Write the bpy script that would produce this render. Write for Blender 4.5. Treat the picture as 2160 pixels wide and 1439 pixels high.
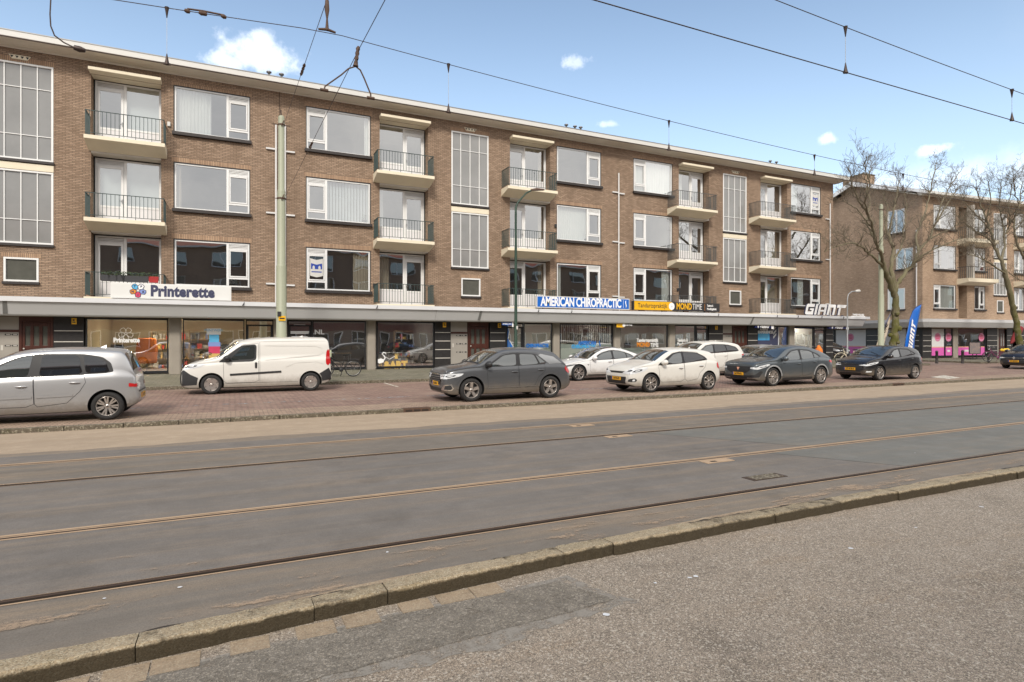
import bpy, bmesh, math, random
from mathutils import Vector, Matrix
from mathutils.bvhtree import BVHTree
R = math.radians
random.seed(7)
for o in list(bpy.data.objects):
    bpy.data.objects.remove(o, do_unlink=True)
scene = bpy.context.scene
col = scene.collection

# ------------------------------------------------------------------ camera
EYE = 1.88                       # eye height above the near road, metres
ALPHA = math.atan(1255.0 / 2655.0)   # how far the view turns right of the facade's perpendicular
SA, CA = math.sin(ALPHA), math.cos(ALPHA)
cd = bpy.data.cameras.new('camera')
cd.sensor_width = 36.0
cd.lens = 36.0 * 1255.0 / 2160.0
cd.shift_y = -5.5 / 2160.0
cd.clip_start = 0.05
cd.clip_end = 3000
cam = bpy.data.objects.new('camera', cd)
col.objects.link(cam)
cam.location = (0, 0, EYE)
cam.rotation_euler = (R(90), 0, -ALPHA)
scene.camera = cam

# ------------------------------------------------------------------ world, sun, exposure
scene.view_settings.view_transform = 'Standard'
scene.view_settings.look = 'None'
scene.view_settings.exposure = 0.95
scene.view_settings.gamma = 1.0
SUN_EL, SUN_AZ = R(38), R(205)
scene.cycles.max_bounces = 7
scene.cycles.diffuse_bounces = 3
scene.cycles.glossy_bounces = 4
scene.cycles.transparent_max_bounces = 12
scene.cycles.use_denoising = True
scene.cycles.sample_clamp_indirect = 6.0

class NT:
    """small helper to wire shader nodes"""
    def __init__(s, tree):
        s.t = tree; s.n = tree.nodes; s.l = tree.links
    def new(s, kind, **kw):
        nd = s.n.new(kind)
        for k, v in kw.items():
            if k.startswith('i_'):
                nd.inputs[k[2:].replace('_', ' ')].default_value = v
            else:
                setattr(nd, k, v)
        return nd
    def put(s, sock, v):
        if isinstance(v, bpy.types.NodeSocket): s.l.new(v, sock)
        else:
            if isinstance(v, (tuple, list)) and len(v) == 3 and sock.type == 'RGBA': v = (*v, 1)
            sock.default_value = v
    def math(s, op, a, b=0.0, c=None, clamp=False):
        nd = s.n.new('ShaderNodeMath'); nd.operation = op; nd.use_clamp = clamp
        s.put(nd.inputs[0], a); s.put(nd.inputs[1], b)
        if c is not None: s.put(nd.inputs[2], c)
        return nd.outputs[0]
    def vmath(s, op, a, b=(0, 0, 0)):
        nd = s.n.new('ShaderNodeVectorMath'); nd.operation = op
        s.put(nd.inputs[0], a); s.put(nd.inputs[1], b)
        return nd.outputs['Value'] if op in ('DOT_PRODUCT', 'LENGTH') else nd.outputs[0]
    def mix(s, f, a, b, blend='MIX'):
        nd = s.n.new('ShaderNodeMix'); nd.data_type = 'RGBA'; nd.blend_type = blend
        s.put(nd.inputs[0], f); s.put(nd.inputs[6], a); s.put(nd.inputs[7], b)
        return nd.outputs[2]
    def smooth(s, v, a, b):
        nd = s.n.new('ShaderNodeMapRange'); nd.interpolation_type = 'SMOOTHSTEP'
        s.put(nd.inputs[0], v); s.put(nd.inputs[1], a); s.put(nd.inputs[2], b)
        return nd.outputs[0]
    def noise(s, vec, scale, detail=4, rough=0.55, dist=0.0):
        nd = s.n.new('ShaderNodeTexNoise')
        if vec is not None: s.l.new(vec, nd.inputs['Vector'])
        nd.inputs['Scale'].default_value = scale; nd.inputs['Detail'].default_value = detail
        nd.inputs['Roughness'].default_value = rough; nd.inputs['Distortion'].default_value = dist
        return nd.outputs['Fac']

def raydir(px, py):
    return Vector((SA + CA * (px - 1080) / 1255.0, CA - SA * (px - 1080) / 1255.0, (714 - py) / 1255.0))

w = bpy.data.worlds.new('World'); scene.world = w; w.use_nodes = True
nt = NT(w.node_tree); nt.n.clear()
sky = nt.new('ShaderNodeTexSky', sky_type='NISHITA', sun_disc=False)
sky.sun_elevation = SUN_EL; sky.sun_rotation = SUN_AZ
sky.air_density = 1.0; sky.dust_density = 0.6; sky.ozone_density = 2.2; sky.altitude = 0
tc = nt.new('ShaderNodeTexCoord'); D = tc.outputs['Generated']
nz = nt.noise(D, 9.0, 8, 0.62)
nz2 = nt.noise(D, 2.2, 6, 0.6)
nzf = nt.noise(D, 34.0, 7, 0.62)
sx = nt.new('ShaderNodeSeparateXYZ'); nt.l.new(D, sx.inputs[0])
def cloud(px, py, a, b, soft, amp, gain=1.0):
    """one cumulus at a fixed direction of the sky, a and b its half sizes in radians"""
    c = raydir(px, py).normalized()
    r = c.cross(Vector((0, 0, 1))).normalized(); u = r.cross(c)
    dr = nt.vmath('DOT_PRODUCT', D, tuple(r)); du = nt.vmath('DOT_PRODUCT', D, tuple(u)); dc = nt.vmath('DOT_PRODUCT', D, tuple(c))
    qa = nt.math('POWER', nt.math('ABSOLUTE', nt.math('DIVIDE', dr, a)), 2.0)
    qb = nt.math('POWER', nt.math('ABSOLUTE', nt.math('DIVIDE', du, b)), 2.0)
    q = nt.math('SQRT', nt.math('ADD', qa, qb))
    m = nt.math('SUBTRACT', 1.0, q)
    m = nt.math('ADD', m, nt.math('MULTIPLY', nt.math('SUBTRACT', nz if b > .02 else nzf, 0.5), amp))
    if b > .02: m = nt.math('ADD', m, nt.math('MULTIPLY', nt.math('SUBTRACT', nzf, 0.5), amp * .45))
    m = nt.smooth(m, 0.0, soft)
    m = nt.math('MULTIPLY', m, nt.math('GREATER_THAN', dc, 0.5))
    return nt.math('MULTIPLY', m, gain)
front = None
for args in [(545, 116, .066, .032, .62, 2.2, .85), (480, 130, .036, .018, .62, 2.2, .62), (555, 88, .024, .022, .6, 2.0, .75),
             (1215, 130, .024, .012, .95, 3.4, .42), (1285, 262, .018, .006, .9, 3.4, .4),
             (1748, 294, .017, .009, .9, 3.2, .55), (1980, 314, .032, .009, .9, 3.2, .6),
             (1850, 385, .10, .030, 1.3, 2.4, .45), (2010, 375, .15, .034, 1.3, 2.4, .42), (2250, 330, .18, .03, 1.3, 2.4, .35)]:
    m = cloud(*args)
    front = m if front is None else nt.math('MAXIMUM', front, m)
# the sky behind the viewer is overcast
back = nt.smooth(nt.math('ADD', nt.math('MULTIPLY', sx.outputs[1], -1.0), nt.math('MULTIPLY', nt.math('SUBTRACT', nz2, 0.5), 0.5)), -0.42, 0.05)
skyc = nt.mix(1.0, sky.outputs[0], (1.40, 1.25, 1.08), 'MULTIPLY')
veil = nt.smooth(sx.outputs[2], 0.55, -0.02)
skyc = nt.mix(nt.math('MULTIPLY', veil, 0.50), skyc, (4.6, 6.0, 7.8))
c_back = nt.mix(nt.smooth(nz2, 0.3, 0.7), (4.9, 5.0, 5.2), (8.2, 8.0, 7.7))
c_front = nt.mix(nt.smooth(nz, 0.35, 0.68), (6.6, 7.1, 7.9), (8.4, 8.5, 8.8))
out = nt.mix(back, skyc, c_back)
out = nt.mix(front, out, c_front)
bg = nt.new('ShaderNodeBackground'); bg.inputs['Strength'].default_value = 0.10
nt.l.new(out, bg.inputs['Color'])
wo = nt.new('ShaderNodeOutputWorld'); nt.l.new(bg.outputs[0], wo.inputs[0])

sd = bpy.data.lights.new('sun', 'SUN'); sd.energy = 1.5; sd.angle = R(11); sd.color = (1.0, 0.93, 0.83)
sun = bpy.data.objects.new('sun', sd); col.objects.link(sun)
_s = Vector((math.sin(SUN_AZ) * math.cos(SUN_EL), math.cos(SUN_AZ) * math.cos(SUN_EL), math.sin(SUN_EL)))
sun.rotation_euler = _s.to_track_quat('Z', 'Y').to_euler()
sun.location = _s * 60

# ------------------------------------------------------------------ from photograph measurements to metres
def wx(px, Y):                      # X where the sight line of a column meets the vertical plane Y
    Zc = 1255.0 * Y / (SA * (3735.0 - px)); return (Zc - Y * CA) / SA
def wz(px, py, Y):
    Zc = 1255.0 * Y / (SA * (3735.0 - px)); return EYE + (714.0 - py) * Zc / 1255.0
def on_plane(px, py, p0, n):
    d = raydir(px, py); o = Vector((0, 0, EYE)); t = (p0 - o).dot(n) / d.dot(n); return o + d * t

# ------------------------------------------------------------------ materials
MATS = {}
def newmat(name):
    m = bpy.data.materials.new(name); m.use_nodes = True
    t = NT(m.node_tree); t.n.clear()
    b = t.new('ShaderNodeBsdfPrincipled'); o = t.new('ShaderNodeOutputMaterial')
    t.l.new(b.outputs[0], o.inputs[0]); MATS[name] = m
    return m, t, b
def plain(name, c, rough=0.6, metal=0.0, var=0.12, scale=3.0, spec=0.5, coat=0.0, bump=0.0, bscale=60, rvar=0.1, aniso_z=1.0):
    """a solid colour with faint dirt and roughness variation"""
    m, t, b = newmat(name)
    tc = t.new('ShaderNodeTexCoord'); v = tc.outputs['Object']
    if aniso_z != 1.0:
        v = t.vmath('MULTIPLY', v, (1, 1, aniso_z))
    n = t.noise(v, scale, 5, 0.6)
    dark = tuple(x * (1 - var * 1.6) for x in c); light = tuple(min(1, x * (1 + var)) for x in c)
    t.put(b.inputs['Base Color'], t.mix(n, dark, light))
    t.put(b.inputs['Roughness'], t.math('ADD', rough - rvar / 2, t.math('MULTIPLY', t.noise(v, scale * 2.3, 3), rvar)))
    b.inputs['Metallic'].default_value = metal
    b.inputs['Specular IOR Level'].default_value = spec
    b.inputs['Coat Weight'].default_value = coat
    b.inputs['Coat Roughness'].default_value = 0.06
    if bump:
        bp = t.new('ShaderNodeBump'); bp.inputs['Strength'].default_value = bump; bp.inputs['Distance'].default_value = 0.01
        t.l.new(t.noise(v, bscale, 4), bp.inputs['Height']); t.l.new(bp.outputs[0], b.inputs['Normal'])
    return m
def brick_uv(t):
    """(along the wall, up) whatever way the wall faces"""
    tc = t.new('ShaderNodeTexCoord'); g = t.new('ShaderNodeNewGeometry')
    s = t.new('ShaderNodeSeparateXYZ'); t.l.new(tc.outputs['Object'], s.inputs[0])
    tr = t.new('ShaderNodeVectorTransform', vector_type='NORMAL', convert_from='WORLD', convert_to='OBJECT')
    t.l.new(g.outputs['True Normal'], tr.inputs[0])
    ns = t.new('ShaderNodeSeparateXYZ'); t.l.new(tr.outputs[0], ns.inputs[0])
    side = t.math('GREATER_THAN', t.math('ABSOLUTE', ns.outputs[0]), 0.6)
    u = t.math('ADD', t.math('MULTIPLY', s.outputs[0], t.math('SUBTRACT', 1.0, side)), t.math('MULTIPLY', s.outputs[1], side))
    c = t.new('ShaderNodeCombineXYZ'); t.l.new(u, c.inputs[0]); t.l.new(s.outputs[2], c.inputs[1])
    return c.outputs[0], s, tc.outputs['Object']
def brickmat(name, c1, c2, cm, bw=0.22, bh=0.065, mortar=0.011, stain=0.35, tint=(1, 1, 1)):
    m, t, b = newmat(name)
    uv, s, obj = brick_uv(t)
    wob = t.noise(uv, 1.3, 2); 
    br = t.new('ShaderNodeTexBrick')
    t.l.new(uv, br.inputs['Vector'])
    br.inputs['Scale'].default_value = 1.0; br.inputs['Brick Width'].default_value = bw; br.inputs['Row Height'].default_value = bh
    br.inputs['Mortar Size'].default_value = mortar; br.inputs['Mortar Smooth'].default_value = 0.3; br.inputs['Bias'].default_value = 0.0
    br.inputs['Color1'].default_value = (*c1, 1); br.inputs['Color2'].default_value = (*c2, 1); br.inputs['Mortar'].default_value = (*cm, 1)
    # weathering: broad streaks and finer blotches
    sv = t.vmath('MULTIPLY', obj, (1.0, 1.0, 0.35))
    st = t.noise(sv, 0.55, 6, 0.65); bl = t.noise(obj, 3.0, 5, 0.7)
    row = t.vmath('MULTIPLY', obj, (2.2, 2.2, 15.4)); rw = t.noise(row, 1.0, 3, 0.7)
    c = t.mix(t.math('MULTIPLY', t.smooth(st, 0.42, 0.70), stain), br.outputs['Color'], tuple(x * 0.5 for x in c2))
    ws_ = t.noise(t.vmath('MULTIPLY', obj, (2.6, 2.6, .16)), 1.0, 5, .7)
    c = t.mix(t.math('MULTIPLY', t.smooth(ws_, .54, .74), stain * .55), c, tuple(x * 0.55 for x in c2))
    c = t.mix(t.math('MULTIPLY', t.smooth(rw, 0.55, 0.8), 0.45), c, tuple(min(1, x * 1.55) for x in c1))
    c = t.mix(t.math('MULTIPLY', t.smooth(bl, 0.5, 0.75), 0.3), c, tuple(x * 0.6 for x in c1))
    t.put(b.inputs['Base Color'], c); b.inputs['Roughness'].default_value = 0.9; b.inputs['Specular IOR Level'].default_value = 0.2
    bp = t.new('ShaderNodeBump'); bp.inputs['Strength'].default_value = 0.6; bp.inputs['Distance'].default_value = 0.012
    t.l.new(t.math('SUBTRACT', 1.0, br.outputs['Fac']), bp.inputs['Height']); t.l.new(bp.outputs[0], b.inputs['Normal'])
    return m
def glassmat(name, tint, refl, rough=0.0, fres=0.6, wob=0.004, rcol=(1, 1, 1)):
    """a real pane: see-through, with a mirror share that grows at a glancing angle and the slight waviness of double glazing"""
    m = bpy.data.materials.new(name); m.use_nodes = True
    t = NT(m.node_tree); t.n.clear(); o = t.new('ShaderNodeOutputMaterial')
    tr = t.new('ShaderNodeBsdfTransparent'); tr.inputs[0].default_value = (*tint, 1)
    gl = t.new('ShaderNodeBsdfGlossy'); gl.inputs['Roughness'].default_value = rough; gl.inputs['Color'].default_value = (*rcol, 1)
    fr = t.new('ShaderNodeLayerWeight'); fr.inputs[0].default_value = 0.35
    f = t.math('ADD', refl, t.math('MULTIPLY', fr.outputs['Fresnel'], fres), clamp=True)
    tc = t.new('ShaderNodeTexCoord')
    bp = t.new('ShaderNodeBump'); bp.inputs['Strength'].default_value = 1.0; bp.inputs['Distance'].default_value = wob
    t.l.new(t.noise(tc.outputs['Object'], 0.8, 1), bp.inputs['Height']); t.l.new(bp.outputs[0], gl.inputs['Normal'])
    mx = t.new('ShaderNodeMixShader'); t.put(mx.inputs[0], f); t.l.new(tr.outputs[0], mx.inputs[1]); t.l.new(gl.outputs[0], mx.inputs[2])
    t.l.new(mx.outputs[0], o.inputs[0]); MATS[name] = m
    return m
def emat(name, c, e):
    m, t, b = newmat(name); b.inputs['Base Color'].default_value = (*c, 1)
    b.inputs['Emission Color'].default_value = (*c, 1); b.inputs['Emission Strength'].default_value = e
    return m

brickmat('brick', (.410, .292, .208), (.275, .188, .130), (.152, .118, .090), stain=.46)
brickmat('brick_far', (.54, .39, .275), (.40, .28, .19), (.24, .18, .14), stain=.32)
brickmat('brick_soldier', (.47, .32, .215), (.34, .22, .145), (.20, .15, .11), bw=0.065, bh=0.4, stain=.2)
brickmat('brick_red', (.26, .07, .045), (.20, .05, .035), (.20, .17, .15), stain=.3)
brickmat('brick_opp', (.38, .245, .175), (.29, .185, .13), (.24, .2, .16), stain=.3)
plain('white_frame', (.78, .78, .77), .35, var=.05)
plain('cream', (.78, .70, .54), .7, var=.10, scale=1.2, bump=.1)
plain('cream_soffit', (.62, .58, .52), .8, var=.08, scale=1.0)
plain('eave_soffit', (.76, .71, .62), .8, var=.10, scale=.6)
plain('fascia_white', (.62, .61, .58), .5, var=.07, scale=.7)
plain('zinc', (.28, .28, .28), .45, metal=.5)
plain('dark_sill', (.035, .028, .026), .55, var=.3, scale=6)
plain('black_trim', (.018, .017, .018), .5)
plain('rail_green', (.035, .062, .060), .5, var=.15)
plain('rail_grey', (.075, .080, .080), .5, var=.15)
plain('door_panel', (.70, .69, .70), .5, var=.06)
plain('canopy_grey', (.56, .56, .56), .48, var=.06, scale=.8, bump=.03)
plain('canopy_white', (.66, .665, .68), .45, var=.09, scale=.9)
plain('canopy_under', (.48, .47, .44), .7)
plain('concrete_column', (.32, .285, .24), .8, var=.14, scale=2.0, bump=.2)
plain('stone_dark', (.030, .028, .028), .38, var=.35, scale=9)
plain('stone_strip', (.60, .57, .52), .6, var=.1)
plain('wood_door', (.070, .020, .012), .38, var=.25, scale=4, aniso_z=.2)
plain('mailbox_panel', (.40, .37, .33), .42, metal=.25, var=.08)
plain('shopframe', (.012, .013, .016), .4)
plain('interior', (.55, .52, .47), .9, var=.2, scale=.7)
plain('interior_shop', (.52, .44, .30), .9, var=.2, scale=.8)
plain('interior_dark', (.22, .20, .18), .9, var=.3, scale=.7)
plain('curtain', (.74, .73, .69), .9, var=.04)
plain('curtain_beige', (.48, .40, .30), .9, var=.08)
plain('frost', (.25, .25, .245), .13, var=.22, scale=.7, spec=.9)
plain('screen', (.55, .58, .57), .8, var=.03)
plain('plastic_pipe', (.66, .65, .64), .45, var=.06)
plain('roof_felt', (.09, .085, .08), .9)
plain('roof_tile', (.30, .07, .04), .8, var=.2, scale=5)
glassmat('pane', (.80, .84, .84), .34, fres=.12, wob=.006)
glassmat('shop_glass', (.88, .91, .90), .42, fres=.35)
glassmat('frosted_film', (.62, .68, .66), .14, rough=.0, fres=.5)
plain('pole_green', (.33, .345, .25), .5, var=.12, scale=1.6, aniso_z=.3)
plain('lamp_green', (.018, .050, .032), .45, var=.2)
plain('lamp_grey', (.42, .43, .44), .4, metal=.4)
plain('wire', (.060, .040, .034), .5, metal=.4)
plain('rust_iron', (.10, .055, .035), .7, var=.4, scale=20)
plain('steel', (.42, .42, .42), .3, metal=.9)
plain('rubber', (.022, .021, .021), .85, var=.3, scale=12)
plain('plastic_black', (.022, .022, .024), .55, var=.2)
plain('chrome', (.75, .75, .75), .12, metal=1.0, var=.02)
plain('alloy', (.52, .48, .45), .28, metal=.75, var=.08)
plain('alloy_dark', (.10, .098, .098), .3, metal=.7)
plain('brake', (.05, .045, .042), .6, metal=.5)
plain('plate_yellow', (.80, .40, .015), .4, var=.03)
plain('plate_blue', (.02, .06, .35), .4)
plain('ink', (.015, .015, .02), .5)
plain('lens_clear', (.78, .80, .82), .08, metal=.15, var=.2, scale=25, spec=.9)
plain('lens_dark', (.05, .052, .058), .08, spec=.9)
plain('lens_red', (.50, .010, .012), .12, spec=.8, coat=.6)
plain('lens_orange', (.6, .16, .02), .15)
m_, t_, b_ = newmat('car_glass')
b_.inputs['Base Color'].default_value = (.022, .028, .028, 1); b_.inputs['Roughness'].default_value = .03
b_.inputs['Specular IOR Level'].default_value = 1.0; b_.inputs['Coat Weight'].default_value = 1.0; b_.inputs['Coat Roughness'].default_value = .01; b_.inputs['Coat IOR'].default_value = 1.9
m_, t_, b_ = newmat('car_glass_tint')
b_.inputs['Base Color'].default_value = (.012, .012, .014, 1); b_.inputs['Roughness'].default_value = .03
b_.inputs['Specular IOR Level'].default_value = .8; b_.inputs['Coat Weight'].default_value = .6; b_.inputs['Coat Roughness'].default_value = .01
def paint(name, c, metal=0.0, rough=.32):
    """car paint with road dirt thrown up over the sills"""
    m, t, b = newmat(name)
    tc = t.new('ShaderNodeTexCoord'); s = t.new('ShaderNodeSeparateXYZ'); t.l.new(tc.outputs['Object'], s.inputs[0])
    n = t.noise(tc.outputs['Object'], 5, 5, .7)
    f = t.math('MULTIPLY', t.smooth(t.math('SUBTRACT', s.outputs[2], t.math('MULTIPLY', n, .35)), .46, .02), .72)
    t.put(b.inputs['Base Color'], t.mix(f, c, (.20, .165, .125)))
    t.put(b.inputs['Roughness'], t.math('ADD', rough, t.math('MULTIPLY', f, .5)))
    b.inputs['Metallic'].default_value = metal
    b.inputs['Coat Weight'].default_value = .75; b.inputs['Coat Roughness'].default_value = .05
    return m
paint('paint_silver', (.43, .43, .44), .55, .34)
paint('paint_white', (.68, .68, .675))
paint('paint_white_warm', (.66, .645, .605))
paint('paint_grey', (.090, .094, .102), .35, .35)
paint('paint_slate', (.085, .100, .112), .45, .32)
paint('paint_black', (.012, .012, .015), .2, .25)
paint('paint_navy', (.010, .012, .022), .2, .25)
M = lambda *names: [MATS[n] for n in names]
# ------------------------------------------------------------------ builders
class MB:
    """collects faces; build() links them as one mesh object"""
    def __init__(s): s.v = []; s.f = []; s.m = []; s.sm = []
    def add(s, vs, fs, m=0, smooth=False):
        k = len(s.v); s.v += [tuple(p) for p in vs]
        for f in fs: s.f.append([i + k for i in f]); s.m.append(m); s.sm.append(smooth)
        return s
    def quad(s, a, b, c, d, m=0): return s.add([a, b, c, d], [(0, 1, 2, 3)], m)
    def box(s, x0, x1, y0, y1, z0, z1, m=0):
        x0, x1 = sorted((x0, x1)); y0, y1 = sorted((y0, y1)); z0, z1 = sorted((z0, z1))
        v = [(x, y, z) for x in (x0, x1) for y in (y0, y1) for z in (z0, z1)]
        return s.add(v, [(0, 1, 3, 2), (4, 6, 7, 5), (0, 4, 5, 1), (2, 3, 7, 6), (0, 2, 6, 4), (1, 5, 7, 3)], m)
    def tube(s, pts, r, n=6, m=0, cap=True, smooth=True):
        pts = [Vector(p) for p in pts]
        rs = r if isinstance(r, (list, tuple)) else [r] * len(pts)
        vs = []; fs = []; up = None
        for i, p in enumerate(pts):
            d = (pts[min(i + 1, len(pts) - 1)] - pts[max(i - 1, 0)])
            if d.length < 1e-9: d = Vector((0, 0, 1))
            d.normalize()
            if up is None:
                up = d.orthogonal().normalized()
            else:
                up = (up - d * up.dot(d))
                up = up.normalized() if up.length > 1e-6 else d.orthogonal().normalized()
            b = d.cross(up)
            for k in range(n):
                a = 2 * math.pi * k / n
                vs.append(p + (up * math.cos(a) + b * math.sin(a)) * rs[i])
        for i in range(len(pts) - 1):
            for k in range(n):
                q = (k + 1) % n
                fs.append((i * n + k, i * n + q, (i + 1) * n + q, (i + 1) * n + k))
        s.add(vs, fs, m, smooth)
        if cap:
            s.add(vs[:n], [tuple(range(n))[::-1]], m); s.add(vs[-n:], [tuple(range(n))], m)
        return s
    def lathe(s, prof, c=(0, 0, 0), axis='z', n=20, m=0, smooth=True):
        """prof: (radius, height) pairs turned about an axis through c"""
        vs = []; c = Vector(c)
        for (r, h) in prof:
            for k in range(n):
                a = 2 * math.pi * k / n; x, y = r * math.cos(a), r * math.sin(a)
                vs.append(c + Vector({'z': (x, y, h), 'y': (x, h, y), 'x': (h, x, y)}[axis]))
        fs = []
        for i in range(len(prof) - 1):
            for k in range(n):
                q = (k + 1) % n; fs.append((i * n + k, i * n + q, (i + 1) * n + q, (i + 1) * n + k))
        return s.add(vs, fs, m, smooth)
    def prism(s, poly, axis, a, b, m=0):
        """a flat outline swept from a to b along an axis; outline is (x,z) for y, (y,z) for x, (x,y) for z"""
        def P(u, v, w): return {'y': (u, w, v), 'x': (w, u, v), 'z': (u, v, w)}[axis]
        n = len(poly)
        vs = [P(u, v, a) for u, v in poly] + [P(u, v, b) for u, v in poly]
        fs = [tuple(range(n)), tuple(range(2 * n - 1, n - 1, -1))] + [(i, i + n, (i + 1) % n + n, (i + 1) % n) for i in range(n)]
        return s.add(vs, fs, m)
    def build(s, name, mats, parent=None, bevel=0.0):
        me = bpy.data.meshes.new(name); me.from_pydata(s.v, [], s.f)
        for m in mats: me.materials.append(m)
        me.polygons.foreach_set('material_index', s.m); me.polygons.foreach_set('use_smooth', s.sm)
        bm = bmesh.new(); bm.from_mesh(me); bmesh.ops.recalc_face_normals(bm, faces=bm.faces); bm.to_mesh(me); bm.free()
        me.update()
        o = bpy.data.objects.new(name, me); col.objects.link(o)
        if parent: o.parent = parent
        if bevel:
            b = o.modifiers.new('bevel', 'BEVEL'); b.width = bevel; b.segments = 2; b.limit_method = 'ANGLE'
        return o
def tag(o, label, cat, group=None):
    o['label'] = label; o['category'] = cat
    if group: o['group'] = group
    return o
def thing(name, label, cat, loc=(0, 0, 0), rz=0.0, group=None):
    o = bpy.data.objects.new(name, None); col.objects.link(o); o.empty_display_size = .2
    o.location = loc; o.rotation_euler = (0, 0, rz)
    return tag(o, label, cat, group)
def structure(o): o['kind'] = 'structure'; return o
def dup(root, loc=None, rz=None, label=None):
    def cp(o, par):
        c = o.copy(); col.objects.link(c)
        if par: c.parent = par
        for ch in o.children: cp(ch, c)
        return c
    r = cp(root, None)
    if loc is not None: r.location = loc
    if rz is not None: r.rotation_euler = (0, 0, rz)
    if label: r['label'] = label
    return r
def text_faces(body, size, bold=0.0, align='CENTER', shear=0.0, spacing=1.0, sx=1.0):
    cu = bpy.data.curves.new('lettering', 'FONT'); cu.body = body; cu.size = size; cu.offset = bold
    cu.align_x = align; cu.align_y = 'CENTER'; cu.shear = shear; cu.space_character = spacing; cu.resolution_u = 3
    cu.fill_mode = 'FRONT'
    o = bpy.data.objects.new('lettering', cu); col.objects.link(o)
    dg = bpy.context.evaluated_depsgraph_get(); me = o.evaluated_get(dg).to_mesh()
    vs = [(v.co.x * sx, v.co.y) for v in me.vertices]; fs = [tuple(p.vertices) for p in me.polygons]
    o.evaluated_get(dg).to_mesh_clear(); bpy.data.objects.remove(o); bpy.data.curves.remove(cu)
    return vs, fs
def text_on(mb, body, size, origin, right, up, m=0, fit=0.0, **kw):
    """flat lettering on the plane spanned by right and up; fit squeezes it to a measured width"""
    vs, fs = text_faces(body, size, **kw)
    if fit:
        a, b = min(v[0] for v in vs), max(v[0] for v in vs); k = fit / (b - a); c = (a + b) / 2
        vs = [((x - c) * k, y) for x, y in vs]
    o, r, u = Vector(origin), Vector(right), Vector(up)
    P = [o + r * x + u * y for x, y in vs]
    mb.add(P, fs, m)
    return mb
def poly_on(mb, pts, origin, right, up, m=0):
    o, r, u = Vector(origin), Vector(right), Vector(up)
    return mb.add([o + r * x + u * y for x, y in pts], [tuple(range(len(pts)))], m)

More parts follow.
